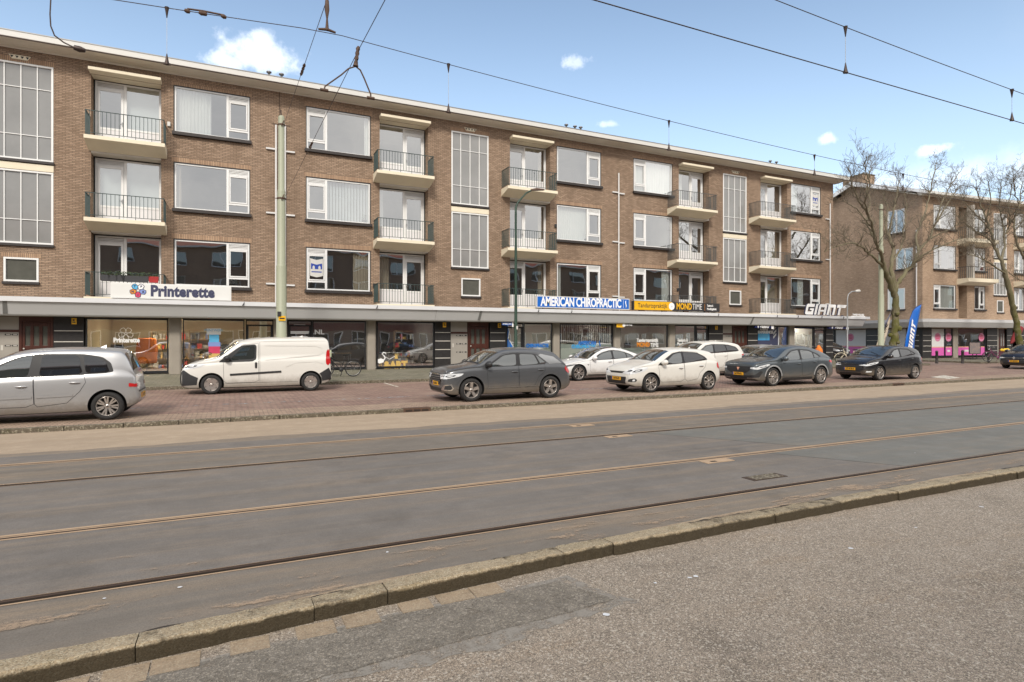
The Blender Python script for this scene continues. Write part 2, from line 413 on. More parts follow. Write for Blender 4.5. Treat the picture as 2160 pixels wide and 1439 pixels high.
# ------------------------------------------------------------------ ground
KPTS = [(-30, 3.92), (-2.2, 3.92), (-.6, 4.03), (1.0, 4.16), (2.6, 4.27), (5.5, 4.33), (9.5, 4.30), (200, 4.30)]
def ky(x):                         # the kerb of the tram bed bends slightly
    for (a, ya), (b, yb) in zip(KPTS, KPTS[1:]):
        if a <= x <= b: return ya + (yb - ya) * (x - a) / (b - a)
    return KPTS[-1][1]
def yof(s, z): return (EYE - z) * SA / s
Y_K1, Y_K1B = 4.25, 4.43          # kerb of the tram bed
Z_TRAM = .075
Y_TAN = 11.45
Y_K2 = 14.5                        # kerb of the parking street
Z_PARK = .12
Y_PAVE = 23.45
Y_F = 29.0                         # facade plane
Z_F = .394                         # pavement level at the facade
def asphalt(name, base, speck=0.0, tan=0.0, streak=0.0, bump=.25, scale=1.0, rough=.85, dark=0.0, vsc=170):
    m, t, b = newmat(name)
    tc = t.new('ShaderNodeTexCoord'); v = tc.outputs['Object']
    big = t.noise(v, .35 * scale, 6, .62); mid = t.noise(v, 2.4 * scale, 6, .7); fine = t.noise(v, 90, 2, .6)
    c = t.mix(big, tuple(x * .78 for x in base), tuple(x * 1.25 for x in base))
    c = t.mix(t.math('MULTIPLY', t.smooth(mid, .35, .75), .5), c, tuple(x * 1.35 for x in base))
    if streak:
        sv = t.vmath('MULTIPLY', v, (.10, 3.2, 1)); sn = t.noise(sv, 1.0, 6, .7)
        c = t.mix(t.math('MULTIPLY', t.smooth(sn, .45, .72), streak), c, (.34, .25, .165))
        sn2 = t.noise(t.vmath('MULTIPLY', v, (.05, 1.6, 1)), 1.3, 5, .65)
        c = t.mix(t.math('MULTIPLY', t.smooth(sn2, .5, .72), streak * .8), c, tuple(x * .55 for x in base))
    if tan:
        bl = t.noise(t.vmath('MULTIPLY', v, (.55, 1.6, 1)), 1.1, 7, .72)
        c = t.mix(t.math('MULTIPLY', t.smooth(bl, .50, .72), tan), c, (.36, .265, .18))
    if dark:
        bl2 = t.noise(t.vmath('ADD', v, (31, 7, 0)), .9, 7, .7)
        c = t.mix(t.math('MULTIPLY', t.smooth(bl2, .52, .72), dark), c, tuple(x * .5 for x in base))
    c = t.mix(t.math('MULTIPLY', t.smooth(fine, .3, .8), .5), c, tuple(x * .55 for x in base))
    h = fine
    if speck:
        vo = t.new('ShaderNodeTexVoronoi'); t.l.new(v, vo.inputs['Vector']); vo.inputs['Scale'].default_value = vsc
        wn = t.new('ShaderNodeSeparateColor'); t.l.new(vo.outputs['Color'], wn.inputs[0])
        c = t.mix(t.math('MULTIPLY', t.math('GREATER_THAN', wn.outputs[0], .80), speck), c, (.62, .53, .42))
        c = t.mix(t.math('MULTIPLY', t.math('LESS_THAN', wn.outputs[1], .30), speck), c, tuple(x * .34 for x in base))
        vo2 = t.new('ShaderNodeTexVoronoi'); t.l.new(v, vo2.inputs['Vector']); vo2.inputs['Scale'].default_value = vsc * .42
        w2 = t.new('ShaderNodeSeparateColor'); t.l.new(vo2.outputs['Color'], w2.inputs[0])
        c = t.mix(t.math('MULTIPLY', t.math('GREATER_THAN', w2.outputs[0], .90), speck * .8), c, (.60, .54, .46))
        c = t.mix(t.math('MULTIPLY', t.math('LESS_THAN', w2.outputs[1], .12), speck * .8), c, tuple(x * .3 for x in base))
        h = t.math('ADD', fine, t.math('MULTIPLY', vo.outputs['Distance'], 1.2))
    t.put(b.inputs['Base Color'], c)
    t.put(b.inputs['Roughness'], t.math('SUBTRACT', rough, t.math('MULTIPLY', t.smooth(mid, .45, .7), .18)))
    b.inputs['Specular IOR Level'].default_value = .22
    bp = t.new('ShaderNodeBump'); bp.inputs['Strength'].default_value = bump; bp.inputs['Distance'].default_value = .006
    t.l.new(h, bp.inputs['Height']); t.l.new(bp.outputs[0], b.inputs['Normal'])
    return m
asphalt('asphalt_near', (.315, .262, .210), speck=.66, tan=.70, bump=.55, dark=.75, vsc=200, streak=.12)
asphalt('asphalt_patch', (.215, .190, .158), speck=.35, bump=.4, dark=.3, vsc=170)
asphalt('asphalt_seal', (.300, .272, .235), bump=.1, rough=.6)
asphalt('asphalt_tram', (.168, .152, .138), tan=.28, streak=.36, bump=.2, rough=.92, dark=.4)
asphalt('asphalt_tram_old', (.175, .154, .132), tan=.40, streak=.50, bump=.2, rough=.92, dark=.4)
asphalt('asphalt_lane', (.370, .290, .212), streak=.35, bump=.2, rough=.85)
asphalt('asphalt_lane_edge', (.22, .182, .145), streak=.2, bump=.2)
asphalt('asphalt_base', (.14, .13, .12))
m_ = MATS['asphalt_seal']; t_ = NT(m_.node_tree); b_ = [n for n in t_.n if n.type == 'BSDF_PRINCIPLED'][0]
tc = t_.new('ShaderNodeTexCoord'); t_.put(b_.inputs['Alpha'], t_.math('MULTIPLY', t_.smooth(t_.noise(tc.outputs['Object'], 7, 7, .75), .38, .56), .85))
m_ = MATS['asphalt_patch']; t_ = NT(m_.node_tree); b_ = [n for n in t_.n if n.type == 'BSDF_PRINCIPLED'][0]
tc = t_.new('ShaderNodeTexCoord'); t_.put(b_.inputs['Alpha'], t_.math('ADD', .35, t_.math('MULTIPLY', t_.smooth(t_.noise(tc.outputs['Object'], 5, 7, .75), .36, .52), .55)))
def stone(name, c, moss, speck=.4, vsc=120, dark_low=False):
    m, t, b = newmat(name)
    tc = t.new('ShaderNodeTexCoord'); v = tc.outputs['Object']
    n = t.noise(v, 2.5, 7, .7); f = t.noise(v, 70, 3, .7); bl = t.noise(v, 7, 6, .75)
    cc = t.mix(n, tuple(x * .7 for x in c), tuple(x * 1.3 for x in c))
    cc = t.mix(t.math('MULTIPLY', t.smooth(bl, .45, .68), .75), cc, moss)
    vo = t.new('ShaderNodeTexVoronoi'); t.l.new(v, vo.inputs['Vector']); vo.inputs['Scale'].default_value = vsc
    wn = t.new('ShaderNodeSeparateColor'); t.l.new(vo.outputs['Color'], wn.inputs[0])
    cc = t.mix(t.math('MULTIPLY', t.math('GREATER_THAN', wn.outputs[0], .8), speck), cc, (.6, .55, .42))
    cc = t.mix(t.math('MULTIPLY', t.math('LESS_THAN', wn.outputs[1], .2), speck), cc, (.05, .045, .03))
    cc = t.mix(t.math('MULTIPLY', t.smooth(f, .4, .8), .4), cc, tuple(x * .45 for x in c))
    if dark_low:  # colour turns dark brown towards the bottom, along a ragged edge
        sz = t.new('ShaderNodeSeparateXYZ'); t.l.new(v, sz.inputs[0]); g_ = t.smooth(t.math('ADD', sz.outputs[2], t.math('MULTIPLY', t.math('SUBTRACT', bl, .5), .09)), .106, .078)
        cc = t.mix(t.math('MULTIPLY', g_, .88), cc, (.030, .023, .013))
    t.put(b.inputs['Base Color'], cc); b.inputs['Roughness'].default_value = .9; b.inputs['Specular IOR Level'].default_value = .25
    bp = t.new('ShaderNodeBump'); bp.inputs['Strength'].default_value = .8; bp.inputs['Distance'].default_value = .008
    t.l.new(t.math('ADD', f, bl), bp.inputs['Height']); t.l.new(bp.outputs[0], b.inputs['Normal'])
    return m
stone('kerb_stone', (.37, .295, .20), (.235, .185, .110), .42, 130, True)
stone('kerb_far', (.15, .125, .095), (.075, .07, .035), .3, 40)
stone('gutter_slab', (.34, .26, .18), (.25, .19, .13), .2)
def paver(name, c1, c2, cm, bw, bh, mortar, rot=0.0, dirt=(.2, .17, .13), dirtf=.4):
    m, t, b = newmat(name)
    tc = t.new('ShaderNodeTexCoord'); mp = t.new('ShaderNodeMapping'); mp.inputs['Rotation'].default_value[2] = rot
    t.l.new(tc.outputs['Object'], mp.inputs[0])
    br = t.new('ShaderNodeTexBrick'); t.l.new(mp.outputs[0], br.inputs['Vector'])
    br.inputs['Scale'].default_value = 1; br.inputs['Brick Width'].default_value = bw; br.inputs['Row Height'].default_value = bh
    br.inputs['Mortar Size'].default_value = mortar; br.inputs['Mortar Smooth'].default_value = .2
    br.inputs['Color1'].default_value = (*c1, 1); br.inputs['Color2'].default_value = (*c2, 1); br.inputs['Mortar'].default_value = (*cm, 1)
    v = tc.outputs['Object']
    n = t.noise(v, .8, 7, .7); n2 = t.noise(t.vmath('MULTIPLY', v, (.25, 1.4, 1)), 1.0, 6, .65); n3 = t.noise(v, 5, 5, .7)
    c = t.mix(t.math('MULTIPLY', t.smooth(n, .42, .7), dirtf), br.outputs['Color'], dirt)
    c = t.mix(t.math('MULTIPLY', t.smooth(n2, .5, .72), .35), c, tuple(x * .42 for x in c1))
    c = t.mix(t.math('MULTIPLY', t.smooth(n3, .5, .8), .35), c, tuple(min(1, x * 1.5) for x in c1))
    t.put(b.inputs['Base Color'], c); b.inputs['Roughness'].default_value = .85; b.inputs['Specular IOR Level'].default_value = .3
    bp = t.new('ShaderNodeBump'); bp.inputs['Strength'].default_value = .7; bp.inputs['Distance'].default_value = .01
    t.l.new(t.math('SUBTRACT', 1.0, br.outputs['Fac']), bp.inputs['Height']); t.l.new(bp.outputs[0], b.inputs['Normal'])
    return m
paver('paver_red', (.315, .205, .168), (.215, .136, .112), (.115, .088, .072), .20, .10, .012, R(45), (.30, .225, .175), .65)
paver('paver_buff', (.40, .29, .215), (.29, .205, .155), (.14, .105, .085), .20, .10, .012, 0, (.33, .255, .19), .5)
paver('paver_side', (.29, .205, .175), (.22, .15, .13), (.12, .09, .075), .20, .10, .012, R(45), (.22, .17, .14), .5)
paver('tile_grey', (.20, .182, .138), (.15, .14, .106), (.08, .076, .055), .30, .30, .008, 0, (.115, .112, .066), .6)

def sheet(name, pts, mat, sub=0):
    mb = MB()
    mb.add([(x, y, z) for x, y, z in pts], [tuple(range(len(pts)))])
    return structure(mb.build(name, M(mat)))
XL, XR = -60, 260
sheet('ground', [(-900, -900, -.05), (1500, -900, -.05), (1500, 1500, -.05), (-900, 1500, -.05)], 'asphalt_base')
sheet('road', [(XL, -13, 0), (XR, -13, 0)] + [(x, ky(x) + .05, 0) for x in (260, 9.5, 5.5, 2.6, 1, -.6, -2.2, -60)], 'asphalt_near')
# resurfaced strip by the kerb: a darker patch with a ragged bitumen seal round its edge
def edge_line(x0, x1, f, step=.06, amp=.02, seed=3):
    rr = random.Random(seed); out = []; x = x0; k = 0
    while x < x1:
        k = k * .8 + rr.uniform(-1, 1) * amp; out.append((x, f(x) + k)); x += step
    out.append((x1, f(x1))); return out
xe = wx(1235, 3.95) - .0
xe2 = wx(1320, 3.6)
inner = edge_line(-7, xe2 - .16, lambda x: 3.56 + .018 * (x - xe2) + .6 * (ky(x) - ky(xe2)), amp=.012)
outer = edge_line(-7, xe2 + .02, lambda x: 3.40 + .018 * (x - xe2) + .6 * (ky(x) - ky(xe2)) + .03 * math.sin(x * 3.1), amp=.03, seed=5)
PK = lambda x: ky(x) - 4.26
sheet('road_patch_seal', [(x, y, .003) for x, y in outer] + [(xe2 + .03, 3.46, .003), (xe2 - .10, 3.62, .003), (xe2 - .22, 4.08, .003), (xe2 - .36, 4.06, .003), (1, 4.02, .003), (-.6, 3.88, .003), (-2.2, 3.76, .003), (-7, 3.76, .003)], 'asphalt_seal')
sheet('road_patch', [(x, y, .006) for x, y in inner] + [(xe2 - .13, 3.56, .006), (xe2 - .33, 4.00, .006), (1, 3.99, .006), (-.6, 3.85, .006), (-2.2, 3.73, .006), (-7, 3.73, .006)], 'asphalt_patch')
# gutter slabs at the foot of the kerb
rr = random.Random(11); mb = MB(); x = -7.0
while x < wx(1000, 4.1):
    w_ = rr.uniform(.20, .30); g = rr.choice([.01, .06, .16])
    y0 = 4.06 + rr.uniform(-.02, .02)
    q_ = ky(x) - 4.26; mb.box(x, x + w_, y0 + q_, Y_K1 - .01 + q_, -.02, .006 + rr.uniform(0, .004)); x += w_ + g
structure(mb.build('gutter', M('gutter_slab')))
# kerb stones of the tram bed, a metre each, worn edges
rr = random.Random(5); mb = MB(); x = XL * .5
while x < 130:
    L_ = rr.choice([1.0, 1.0, .5, 1.0]); dz = rr.uniform(-.006, .006); dy = rr.uniform(-.008, .008); n = 12
    z1 = .105 + dz
    prev = None
    for i in range(n + 1):
        xx = x + .003 + (L_ - .006) * i / n
        wob = rr.uniform(-.006, .006) + ky(xx) - Y_K1; wz_ = rr.uniform(-.004, .004)
        e = .004 if i in (0, n) else 0
        ring = [(xx, Y_K1 + dy + wob + e, -.03), (xx, Y_K1 + dy + wob + e, z1 - .016 + wz_ - e), (xx, Y_K1 + dy + .014 + wob, z1 - e + wz_ * .4), (xx, Y_K1B + dy + ky(xx) - Y_K1 + rr.uniform(-.01, .01), z1 - .008 - e), (xx, Y_K1B + dy + ky(xx) - Y_K1, -.03)]
        if prev:
            for k in range(4): mb.add([prev[k], ring[k], ring[k + 1], prev[k + 1]], [(0, 1, 2, 3)], 0, False)
        else:
            mb.add(ring, [(0, 1, 2, 3, 4)])
        prev = ring
    mb.add(prev, [(4, 3, 2, 1, 0)])
    x += L_
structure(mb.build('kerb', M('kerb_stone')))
# tram bed with two grooved tracks
RAILS = [yof(.1495, Z_TRAM), yof(.1135, Z_TRAM), yof(.0834, Z_TRAM), yof(.0722, Z_TRAM)]
gr = .055
ys = [4.9]
for r_ in RAILS: ys += [r_ - gr, r_ + gr]
ys.append(Y_TAN)
KX = [-60, -2.2, -.6, 1, 2.6, 5.5, 9.5, 260]
sheet('tram_bed', [(x, ky(x) + .12, Z_TRAM) for x in KX] + [(XR, ys[1], Z_TRAM), (XL, ys[1], Z_TRAM)], 'asphalt_tram_old')
for i in range(2, len(ys), 2):
    sheet('tram_bed', [(XL, ys[i], Z_TRAM), (XR, ys[i], Z_TRAM), (XR, ys[i + 1], Z_TRAM), (XL, ys[i + 1], Z_TRAM)], 'asphalt_tram_old' if i in (0, 6) else 'asphalt_tram')
sheet('tram_bed_edge', [(x, ky(x) + .14, Z_TRAM + .004) for x in (-12, -2.2, -.6, 1, 2.6, 5.5, 9.5, 60)] + [(x, y, Z_TRAM + .004) for x, y in reversed(edge_line(-12, 60, lambda x: ky(x) + .21 + .04 * math.sin(x * .45) ** 2 + .05 * math.sin(x * 1.7), .12, .012, 9))] , 'gutter_slab')
m_, t_, b_ = newmat('rail_steel'); b_.inputs['Base Color'].default_value = (.30, .20, .13, 1); b_.inputs['Metallic'].default_value = .7; b_.inputs['Roughness'].default_value = .35
plain('rail_rust', (.055, .032, .020), .8, var=.35, scale=9)
plain('rail_seam', (.42, .295, .19), .75, var=.2, scale=6)
plain('groove', (.028, .020, .015), .9)
for i, r_ in enumerate(RAILS):
    mb = MB(); zt = Z_TRAM + .002
    def strip(y0, y1, z0, z1, m):
        mb.add([(XL, y0, z0), (XR, y0, z0), (XR, y1, z1), (XL, y1, z1)], [(0, 1, 2, 3)], m)
    a, b2 = r_ - gr, r_ + gr
    if i % 2 == 0:      # groove on the far side of a polished head seen against it
        strip(a, a + .012, zt, zt, 3); strip(a + .012, a + .012, zt, zt - .045, 2); strip(a + .012, a + .066, zt - .045, zt - .045, 2)
        strip(a + .066, a + .066, zt - .045, zt - .004, 2); strip(a + .066, a + .088, zt - .004, zt, 1); strip(a + .088, b2 - .008, zt + .002, zt + .002, 0); strip(b2 - .008, b2, zt, zt, 3)
    else:
        strip(a, a + .040, zt, zt, 3); strip(a + .040, a + .070, zt + .002, zt + .002, 1); strip(a + .070, a + .082, zt - .01, zt - .01, 2); strip(a + .082, b2, zt, zt, 3)
    structure(mb.build('tram_rail', M('rail_steel', 'rail_rust', 'groove', 'rail_seam')))
# light sealing bands beside the rails
for yy, ww in [(RAILS[1] + .085, .05), (RAILS[3] + .085, .05), (RAILS[0] - .066, .014), (RAILS[2] + .07, .025)]:
    sheet('joint_seal', [(XL, yy - ww / 2, Z_TRAM + .004), (XR, yy - ww / 2, Z_TRAM + .004), (XR, yy + ww / 2, Z_TRAM + .004), (XL, yy + ww / 2, Z_TRAM + .004)], 'rail_seam')
# sand and dried mud lying along the kerb and between the rails
m_, t_, b_ = newmat('sand_stain'); tc = t_.new('ShaderNodeTexCoord'); v_ = tc.outputs['Object']
n1 = t_.noise(t_.vmath('MULTIPLY', v_, (.55, 2.6, 1)), 1.5, 8, .72); n2 = t_.noise(v_, 30, 3, .7); s_ = t_.new('ShaderNodeSeparateXYZ'); t_.l.new(v_, s_.inputs[0])
near_ = t_.smooth(s_.outputs[1], 5.6, 4.5)
th = t_.math('SUBTRACT', t_.math('ADD', n1, t_.math('MULTIPLY', t_.math('SUBTRACT', n2, .5), .16)), t_.math('SUBTRACT', .63, t_.math('MULTIPLY', near_, .11)))
t_.put(b_.inputs['Alpha'], t_.math('MULTIPLY', t_.smooth(th, 0, .10), .75)); t_.put(b_.inputs['Base Color'], t_.mix(n2, (.30, .215, .145), (.44, .33, .235))); b_.inputs['Roughness'].default_value = .95
sheet('sand_stain', [(x, ky(x) + .16, Z_TRAM + .0065) for x in (-14, -2.2, -.6, 1, 2.6, 5.5, 9.5, 60)] + [(60, RAILS[0] - .08, Z_TRAM + .0065), (-14, RAILS[0] - .08, Z_TRAM + .0065)], 'sand_stain')
sheet('sand_stain', [(-14, RAILS[0] + .07, Z_TRAM + .0065), (60, RAILS[0] + .07, Z_TRAM + .0065), (60, RAILS[1] - .08, Z_TRAM + .0065), (-14, RAILS[1] - .08, Z_TRAM + .0065)], 'sand_stain')
# the ragged crack where the bed's asphalt meets the kerb stones, and hair cracks in the near road
def crack(pts, z, w_, seed, name='crack'):
    rr = random.Random(seed); vs = []; fs = []
    for i, (x, y) in enumerate(pts):
        q = w_ * rr.uniform(.3, 1.3); vs += [(x, y - q / 2, z), (x + rr.uniform(-.01, .01), y + q / 2, z)]
        if i: k = 2 * i; fs.append((k - 2, k, k + 1, k - 1))
    mb = MB(); mb.add(vs, fs); structure(mb.build(name, M('groove')))
crack(edge_line(-3, 14, lambda x: ky(x) + .20, .05, .012, 31), Z_TRAM + .010, .022, 1)
# rail boxes and a drain cover in the bed
mb = MB()
for px, r_, k in [(1225, RAILS[3], 0), (1300, RAILS[2], 0), (1503, RAILS[1], 0)]:
    xx = wx(px, r_); mb.box(xx - .34, xx + .18, r_ - .26, r_ - .08, Z_TRAM - .02, Z_TRAM + .008, 0); mb.box(xx - .22, xx - .12, r_ - .22, r_ - .17, Z_TRAM, Z_TRAM + .011, 1)
structure(mb.build('rail_box_cover', M('rail_seam', 'groove')))
mb = MB(); xx = wx(1615, 5.6)
mb.box(xx - .32, xx + .28, 5.49, 5.70, Z_TRAM - .02, Z_TRAM + .006, 1); mb.box(xx - .26, xx + .22, 5.51, 5.68, Z_TRAM, Z_TRAM + .010, 0)
structure(mb.build('drain_cover', M('kerb_far', 'rail_rust')))
# newer asphalt laid beyond a slanting seam
xs = wx(1560, 8.0)
sheet('tram_bed_patch', [(xs - 1.2, RAILS[2] - .07, Z_TRAM + .003), (xs + .3, RAILS[1] + .14, Z_TRAM + .003), (XR, RAILS[1] + .14, Z_TRAM + .003), (XR, RAILS[2] - .07, Z_TRAM + .003)], 'asphalt_patch_tram' if 'asphalt_patch_tram' in MATS else asphalt('asphalt_patch_tram', (.160, .157, .144), tan=.2, streak=.2, bump=.2, rough=.9).name)
sheet('tram_bed_patch', [(wx(1800, 6), RAILS[0] + .07, Z_TRAM + .003), (wx(1660, 6.4), RAILS[1] - .07, Z_TRAM + .003), (XR, RAILS[1] - .07, Z_TRAM + .003), (XR, RAILS[0] + .07, Z_TRAM + .003)], 'asphalt_patch_tram')
# traffic lane along the parking street: dark shoulder, tan wearing course
jag = edge_line(-14, 70, lambda x: Y_TAN + .45 + .06 * math.sin(x * .6), .16, .045, 21)
sheet('lane_shoulder', [(XL, Y_TAN, .062), (XR, Y_TAN, .062), (XR, Y_TAN + .5, .058)] + [(x, y, .058) for x, y in reversed(jag)] + [(XL, Y_TAN + .5, .058)], 'asphalt_lane_edge')
sheet('lane', [(XL, Y_TAN + .1, .05), (XR, Y_TAN + .1, .05), (XR, Y_K2, .04), (XL, Y_K2, .04)], 'asphalt_lane')
mb = MB(); x = -30.0; rr = random.Random(8)
while x < 150:
    dz = rr.uniform(-.004, .004)
    mb.box(x + .005, x + .995, Y_K2 + rr.uniform(-.004, .004), Y_K2 + .15, -.02, Z_PARK + .012 + dz); x += 1.0
structure(mb.build('parking_kerb', M('kerb_far'), bevel=.012))
sheet('parking_edge', [(XL, Y_K2 + .14, Z_PARK + .004), (XR, Y_K2 + .14, Z_PARK + .004), (XR, 15.9, Z_PARK + .004), (XL, 15.9, Z_PARK + .004)], 'paver_buff')
sheet('parking_street', [(XL, Y_K2 + .1, Z_PARK), (XR, Y_K2 + .1, Z_PARK), (XR, Y_PAVE + .05, Z_PARK), (XL, Y_PAVE + .05, Z_PARK)], 'paver_red')
XC = 41.2                                           # end of this block's pavement; the side street follows
sheet('side_street', [(XC - 2, Y_PAVE - .05, Z_PARK + .004), (47.5, Y_PAVE - .05, Z_PARK + .004), (51, 90, .40), (XC - 2, 90, .40)], 'paver_side')
# pavements
mb = MB(); mb.add([(XL, Y_PAVE + .12, Z_PARK + .10), (XC, Y_PAVE + .12, Z_PARK + .10), (XC, Y_F + .9, Z_F + .01), (XL, Y_F + .9, Z_F + .01), (XC, Y_F + 30, Z_F + .1), (39.3, Y_F + 30, Z_F + .1), (39.3, Y_F + .9, Z_F + .01)], [(0, 1, 2, 3), (2, 4, 5, 6)])
structure(mb.build('pavement', M('tile_grey')))
mb = MB(); mb.add([(47.2, Y_PAVE + .12, Z_PARK + .10), (XR, Y_PAVE + .12, Z_PARK + .10), (XR, 60, .5), (47.2, 60, .5)], [(0, 1, 2, 3)])
structure(mb.build('pavement', M('tile_grey')))
mb = MB()
for x0, x1 in [(-30, XC), (47.2, 140)]:
    x = x0
    while x < x1 - .01:
        mb.box(x + .004, min(x + .996, x1), Y_PAVE, Y_PAVE + .13, 0, Z_PARK + .11); x += 1
mb.box(XC - .01, XC + .12, Y_PAVE, Y_F + 3, 0, Z_PARK + .13); mb.box(47.08, 47.2, Y_PAVE, Y_F, 0, Z_PARK + .13)
structure(mb.build('pavement_kerb', M('kerb_far'), bevel=.01))
# worn paint on the parking street
def worn(name, c, cover, base):
    m, t, b = newmat(name); tc = t.new('ShaderNodeTexCoord'); n = t.noise(tc.outputs['Object'], 6, 6, .75)
    t.put(b.inputs['Base Color'], c); b.inputs['Roughness'].default_value = .8
    t.put(b.inputs['Alpha'], t.math('MULTIPLY', t.smooth(n, cover, cover + .15), .9)); return m
worn('paint_blue_worn', (.42, .50, .56), .50, None); worn('paint_white_worn', (.62, .58, .50), .36, None)
mb = MB()
mb.add([(-6, 17.55, Z_PARK + .005), (13.5, 17.45, Z_PARK + .005), (13.5, 17.62, Z_PARK + .005), (-6, 17.72, Z_PARK + .005)], [(0, 1, 2, 3)], 0)
mb.add([(-4, 16.0, Z_PARK + .009), (-3.6, 16.0, Z_PARK + .009), (-3.2, 16.2, Z_PARK + .009), (-3.6, 16.2, Z_PARK + .009)], [(0, 1, 2, 3)], 1)
for px in (825, 1085):
    xx = wx(px, 22.3)
    mb.add([(xx - .05, 21.3, Z_PARK + .005), (xx + .05, 21.3, Z_PARK + .005), (xx + .05, 23.4, Z_PARK + .005), (xx - .05, 23.4, Z_PARK + .005)], [(0, 1, 2, 3)], 1)
c4 = [(1963, 796), (1990, 792), (2026, 797), (2003, 800)]
xx = [wx(px, yof((714 - py) / (px - 3735), Z_PARK)) for px, py in c4]; yy = [yof((714 - py) / (px - 3735), Z_PARK) for px, py in c4]
mb.add([(a, b, Z_PARK + .009) for a, b in zip(xx, yy)], [(0, 1, 2, 3)], 1)
structure(mb.build('road_marking', M('paint_blue_worn', 'paint_white_worn')))
# gully in the kerb
for px in (880, 1895):
    xx = wx(px, Y_K2); mb = MB()
    mb.box(xx - .35, xx + .35, Y_K2 - .012, Y_K2 + .2, .03, Z_PARK + .016, 0)
    for k in range(3): mb.box(xx - .30 + k * .21, xx - .13 + k * .21, Y_K2 - .014, Y_K2 - .011, .055, .10, 1)
    structure(mb.build('gully', M('rust_iron', 'groove')))
# chewing gum and bits of litter trodden into the asphalt
rr = random.Random(2); mb = MB()
for px, py in [(1278, 1298), (1455, 1220), (1468, 1217), (1795, 1158), (2070, 1070), (1932, 1114), (1382, 1231), (380, 1240), (220, 1264), (817, 1166), (1930, 956)]:
    z = 0 if py > 1060 and not (px in (380, 220, 817)) else Z_TRAM
    s_ = (py - 714) / (3735 - px); Y = yof(s_, z); X = wx(px, Y); r0 = rr.uniform(.012, .024)
    ring = [(X + r0 * math.cos(a) * rr.uniform(.7, 1.2), Y + r0 * math.sin(a) * rr.uniform(.7, 1.2), z + .0062) for a in [k * math.pi / 4 for k in range(8)]]
    mb.add(ring, [tuple(range(8))])
o = mb.build('litter_flecks', M('canopy_white')); o['kind'] = 'stuff'; tag(o, 'white flecks of trodden litter on the asphalt', 'litter')
# ------------------------------------------------------------------ the long apartment block with shops
def FX(px): return wx(px, Y_F)
ZTOP = [6.13, 9.40, 12.66]        # heads of the flats' windows, by storey
WINH = 2.0
SLAB = [3.52, 6.63, 9.86]         # tops of the balcony floors
SOFF = [6.18, 9.38, 12.57]        # heads of the balcony doors
WALLTOP = 13.12
block = thing('apartment_block', 'long four storey brown brick apartment block with shops under a grey canopy', 'apartment building')

def wall_with_holes(mb, x0, x1, z0, z1, holes, y, depth, m=0, mr=0, nrm=-1):
    xs = sorted({x0, x1, *[h[0] for h in holes], *[h[1] for h in holes]}); zs = sorted({z0, z1, *[h[2] for h in holes], *[h[3] for h in holes]})
    xs = [x for x in xs if x0 <= x <= x1]; zs = [z for z in zs if z0 <= z <= z1]
    for a, b in zip(xs, xs[1:]):
        run = None
        for c, d in zip(zs, zs[1:]):
            mx_, mz_ = (a + b) / 2, (c + d) / 2
            hole = any(h[0] < mx_ < h[1] and h[2] < mz_ < h[3] for h in holes)
            if not hole:
                mb.add([(a, y, c), (b, y, c), (b, y, d), (a, y, d)], [(0, 1, 2, 3)], m)
    for h in holes:
        a, b, c, d = h[:4]; dp = h[4] if len(h) > 4 else depth
        mb.add([(a, y, c), (a, y + dp, c), (a, y + dp, d), (a, y, d)], [(0, 1, 2, 3)], mr)
        mb.add([(b, y, d), (b, y + dp, d), (b, y + dp, c), (b, y, c)], [(0, 1, 2, 3)], mr)
        mb.add([(a, y, d), (a, y + dp, d), (b, y + dp, d), (b, y, d)], [(0, 1, 2, 3)], mr)
        mb.add([(b, y, c), (b, y + dp, c), (a, y + dp, c), (a, y, c)], [(0, 1, 2, 3)], mr)

def curtain_mesh(x0, x1, y, z0, z1, amp=.03, pitch=.13, seed=0):
    rr = random.Random(seed); mb = MB(); n = max(6, int((x1 - x0) / pitch * 6)); top = []; bot = []
    ph = rr.uniform(0, 6)
    for i in range(n + 1):
        x = x0 + (x1 - x0) * i / n
        d = amp * (math.sin(x / pitch * 2 * math.pi + ph) + .4 * math.sin(x / pitch * 5.1 + ph * 2))
        top.append((x, y + d * .6, z1)); bot.append((x + .01 * math.sin(x * 9), y + d, z0))
    k = len(top); mb.add(top + bot, [(i, i + 1, k + i + 1, k + i) for i in range(k - 1)], 0, True)
    return mb

